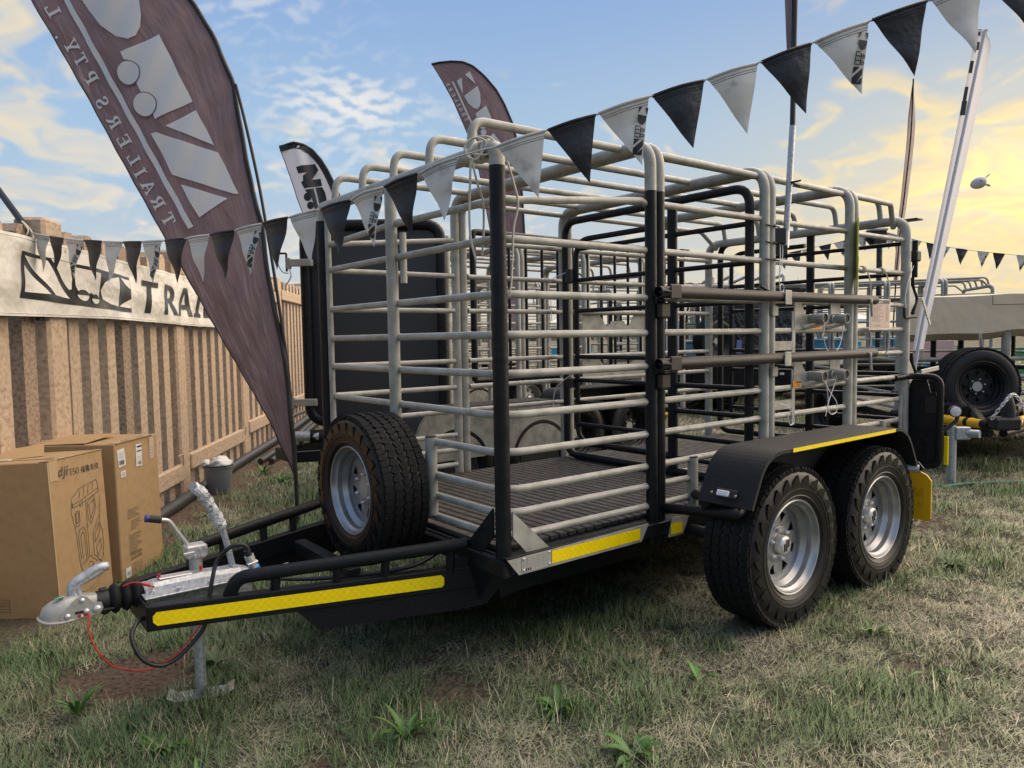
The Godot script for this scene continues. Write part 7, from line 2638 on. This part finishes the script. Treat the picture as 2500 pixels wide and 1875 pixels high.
func leafy(t: Node, centre: Vector3, size: Vector3, many: int, leaf: float, seed_: int, tone: Color) -> void:
	var r := RandomNumberGenerator.new()
	r.seed = seed_
	var m := Mesher.new()
	m.tinted = true
	for k in many:
		var d := Vector3(r.randfn(), r.randfn(), r.randfn()).normalized() * pow(r.randf(), 0.45)
		d *= 1.0 + 0.25 * sin(d.x * 5.0 + seed_) * sin(d.y * 6.0)
		var p := centre + d * size
		var a := Vector3(r.randfn(), r.randfn(), r.randfn()).normalized() * leaf * r.randf_range(0.6, 1.3)
		var b := a.cross(Vector3(r.randfn(), r.randfn(), r.randfn())).normalized() * leaf * 0.4
		m.tint = tone * r.randf_range(0.55, 1.4)
		m.quad(p - a, p + b, p + a, p - b)
	put("crown", m, M.leaf, t)


func branch(m: Mesher, from: Vector3, dir: Vector3, long: float, r0: float, level: int, r: RandomNumberGenerator) -> void:
	var pts := [from]
	var p := from
	var d := dir
	for k in 4:
		d = (d + Vector3(r.randfn(), r.randfn() + 0.3, r.randfn()) * 0.12).normalized()
		p += d * long / 4.0
		pts.append(p)
	m.tube(pv(pts), r0, 5, false, false, r0 * 0.45)
	if level > 0:
		for k in 5:
			var at: Vector3 = pts[1 + (k % 4)]
			branch(m, at, (d + Vector3(r.randfn(), r.randfn() * 0.5 + 0.25, r.randfn()) * 0.75).normalized(), long * r.randf_range(0.45, 0.7), r0 * 0.5, level - 1, r)


func sky_things() -> void:
	var r := RandomNumberGenerator.new()
	r.seed = 17
	var t := thing("bare_tree", "small leafless tree far behind the white roof rack", "tree", w3(15.0, 0, 46.0))
	var m := Mesher.new()
	for k in 4:
		branch(m, Vector3(0, 0, 0), Vector3(r.randf_range(-0.3, 0.3), 1, r.randf_range(-0.3, 0.3)).normalized(), 3.0, 0.075, 3, r)
	put("branches", m, M.bark, t)
	t = thing("tree", "small yellow green round tree far behind the blue machine", "tree", w3(11.4, 0, 46.0))
	bar("trunk", t, pv([Vector3(0, -0.2, 0), Vector3(0.1, 1.2, 0)]), 0.14, M.bark, 8)
	leafy(t, Vector3(0, 1.5, 0), Vector3(1.5, 1.0, 1.3), 2600, 0.12, 5, Color(0.13, 0.14, 0.03))
	# a low belt of distant trees along the horizon
	var belt := Mesher.new()
	belt.tinted = true
	for k in 26000:
		var a := r.randf_range(-1.35, 1.35)
		var dist := r.randf_range(230.0, 300.0)
		var hmax := 3.4 + 2.2 * sin(a * 23.0) + 1.6 * sin(a * 61.0 + 1.0) + 1.0 * sin(a * 140.0)
		var p := w3(sin(a) * dist, pow(r.randf(), 0.8) * maxf(hmax, 1.2), cos(a) * dist)
		var s := r.randf_range(0.5, 1.5)
		belt.tint = Color(0.060, 0.068, 0.040) * r.randf_range(0.6, 1.3)
		belt.quad(p + Vector3(-s, r.randf_range(-0.4, 0.4), 0), p + Vector3(0, -s * 0.6, 0.5), p + Vector3(s, r.randf_range(-0.4, 0.4), 0), p + Vector3(0, s * 0.6, -0.5))
	var bo := put("treeline", belt, M.leaf)
	bo.set_meta("kind", "stuff")
	bo.set_meta("label", "low dark belt of distant trees along the horizon")
	t = thing("blimp", "small pale tethered blimp in the yellow sky at the right", "blimp", w3(75.4, 24.77, 120.0))
	m = Mesher.new()
	var prof := []
	for k in 17:
		var a := PI * k / 16.0
		prof.append(Vector2(maxf(sin(a) * 0.92 * (1.0 - 0.12 * cos(a)), 0.002), -cos(a) * 1.35))
	var xf := Transform3D(Basis(Vector3.UP, 0.25) * Basis(Vector3.RIGHT, -0.10), Vector3.ZERO)
	m.lathe(prof, 24, xf, 80.0)
	put("hull", m, M.blimp_white, t)
	for k in 3:
		var fm := Mesher.new()
		fm.prism(p2([0.75, 0.45, 1.55, 0.70, 1.75, 1.15, 1.30, 1.10]), 0.05, xf * Transform3D(Basis(Vector3.BACK, TAU * k / 3.0 + PI / 2.0) * Basis(Vector3.UP, -PI / 2.0), Vector3.ZERO))
		put("fin", fm, M.blimp_white, t)


# ---------------------------------------------------------------- small things on the ground
func small_things() -> void:
	var fresh := Color(0.055, 0.135, 0.022)
	weed("broad leaved weed with spotted leaves, bottom centre right of the view", 0.385, 2.36, 16, 0.105, 1.0, 0.036, 3, fresh)
	weed("bushy broad leaved weed on the shadowed grass below the near side sill", 0.155, 2.72, 22, 0.10, 0.75, 0.024, 5, fresh * 0.85)
	weed("weed with long pale leaves cut by the bottom edge", -0.02, 2.20, 12, 0.12, 0.9, 0.032, 7, fresh * 1.2)
	weed("narrow leaved weed growing at the foot of the coupling", -1.86, 3.02, 14, 0.13, 0.55, 0.018, 11, fresh * 1.2)
	weed("leafy weed left of the jockey foot plate", -1.36, 2.72, 14, 0.10, 0.75, 0.022, 13, fresh * 0.9)
	weed("pale leaved weed behind the jockey leg", -1.45, 3.45, 12, 0.13, 1.0, 0.040, 17, Color(0.08, 0.12, 0.055))
	weed("small upright weed between the bare earth patches", -1.12, 2.48, 8, 0.11, 0.35, 0.018, 19, fresh * 1.3)
	weed("tuft of broad grassy leaves in the dark grass under the drawbar", -0.42, 2.66, 16, 0.12, 0.6, 0.020, 23, fresh)
	weed("small bright weed left of the tyre on the pale grass", 0.72, 2.83, 8, 0.08, 0.9, 0.020, 29, fresh * 1.4)
	weed("weed with two long leaves on the dry grass at the right", 1.62, 2.80, 5, 0.11, 1.1, 0.020, 31, fresh * 1.2)
	weed("fresh green weed by the front tyre of the near wheels", 1.56, 3.15, 10, 0.09, 0.8, 0.022, 37, fresh * 1.5)
	weed("low dark green clover patch right of the rear wheel", 2.45, 4.05, 30, 0.09, 1.0, 0.020, 41, fresh * 0.8)
	weed("green weed at the foot of the fence by the bucket", -2.55, 8.0, 18, 0.16, 0.8, 0.024, 43, fresh * 1.4)
	weed("green weed against the pipe behind the bucket", -2.95, 8.6, 18, 0.18, 0.8, 0.024, 47, fresh * 1.4)
	# a fallen leaf on the trailer deck
	var tr := Transform3D(Basis(Vector3.UP, deg_to_rad(90.0 - 51.7866)), w3(-0.0465, 0, 3.0418))
	var t := thing("fallen_leaf", "single pale dry leaf lying on the trailer deck by the low stub post", "leaf", tr * T(1.98, 0.446, 0.62))
	var m := Mesher.new()
	m.tinted = true
	m.tint = Color(0.50, 0.46, 0.28)
	var rows := []
	for j in 7:
		var f := j / 6.0
		var w := 0.028 * sin(pow(f, 0.8) * PI)
		rows.append([Vector3(-w, 0.018 * sin(f * PI), 0.07 - 0.14 * f), Vector3(0, 0.006 * sin(f * PI), 0.07 - 0.14 * f), Vector3(w, 0.022 * sin(f * PI), 0.07 - 0.14 * f)])
	m.sheet(rows)
	t.rotation.y = 1.1
	put("blade", m, M.leaf, t)
	# clods on the bare earth
	var r := RandomNumberGenerator.new()
	r.seed = 55
	var cl := Mesher.new()
	cl.tinted = true
	for k in 2600:
		var z := r.randf_range(1.9, 8.0)
		var x := r.randf_range(-3.2, 0.6)
		if dirt_at(x, z) < 0.16:
			continue
		var s := r.randf_range(0.003, 0.013)
		cl.tint = Color(0.17, 0.112, 0.075) * r.randf_range(0.6, 1.25)
		var b := Basis.from_euler(Vector3(r.randf_range(0, 3), r.randf_range(0, 3), r.randf_range(0, 3)))
		cl.box(Transform3D(b, w3(x, ground_y(x, z) + bump_at(x, z) + s * 0.25, z)), Vector3(s, s * r.randf_range(0.5, 1.0), s * r.randf_range(0.6, 1.2)), s * 0.28)
	var co := put("clods", cl, M.soil)
	co.set_meta("kind", "stuff")
	co.set_meta("label", "crumbs of brown earth on the bare patches")


func _ready() -> void:
	rng.seed = 1
	setup_view()
	materials()
	sans_bold = SystemFont.new()
	sans_bold.font_names = PackedStringArray(["Droid Sans"])
	sans_bold.font_weight = 700
	sans = SystemFont.new()
	sans.font_names = PackedStringArray(["Droid Sans"])
	serif_bold = SystemFont.new()
	serif_bold.font_names = PackedStringArray(["Droid Serif"])
	serif_bold.font_weight = 700
	wheel_meshes()
	build_ground()
	fence()
	main_trailer()
	background()
	flags()
	buntings()
	small_things()
	build_grass()
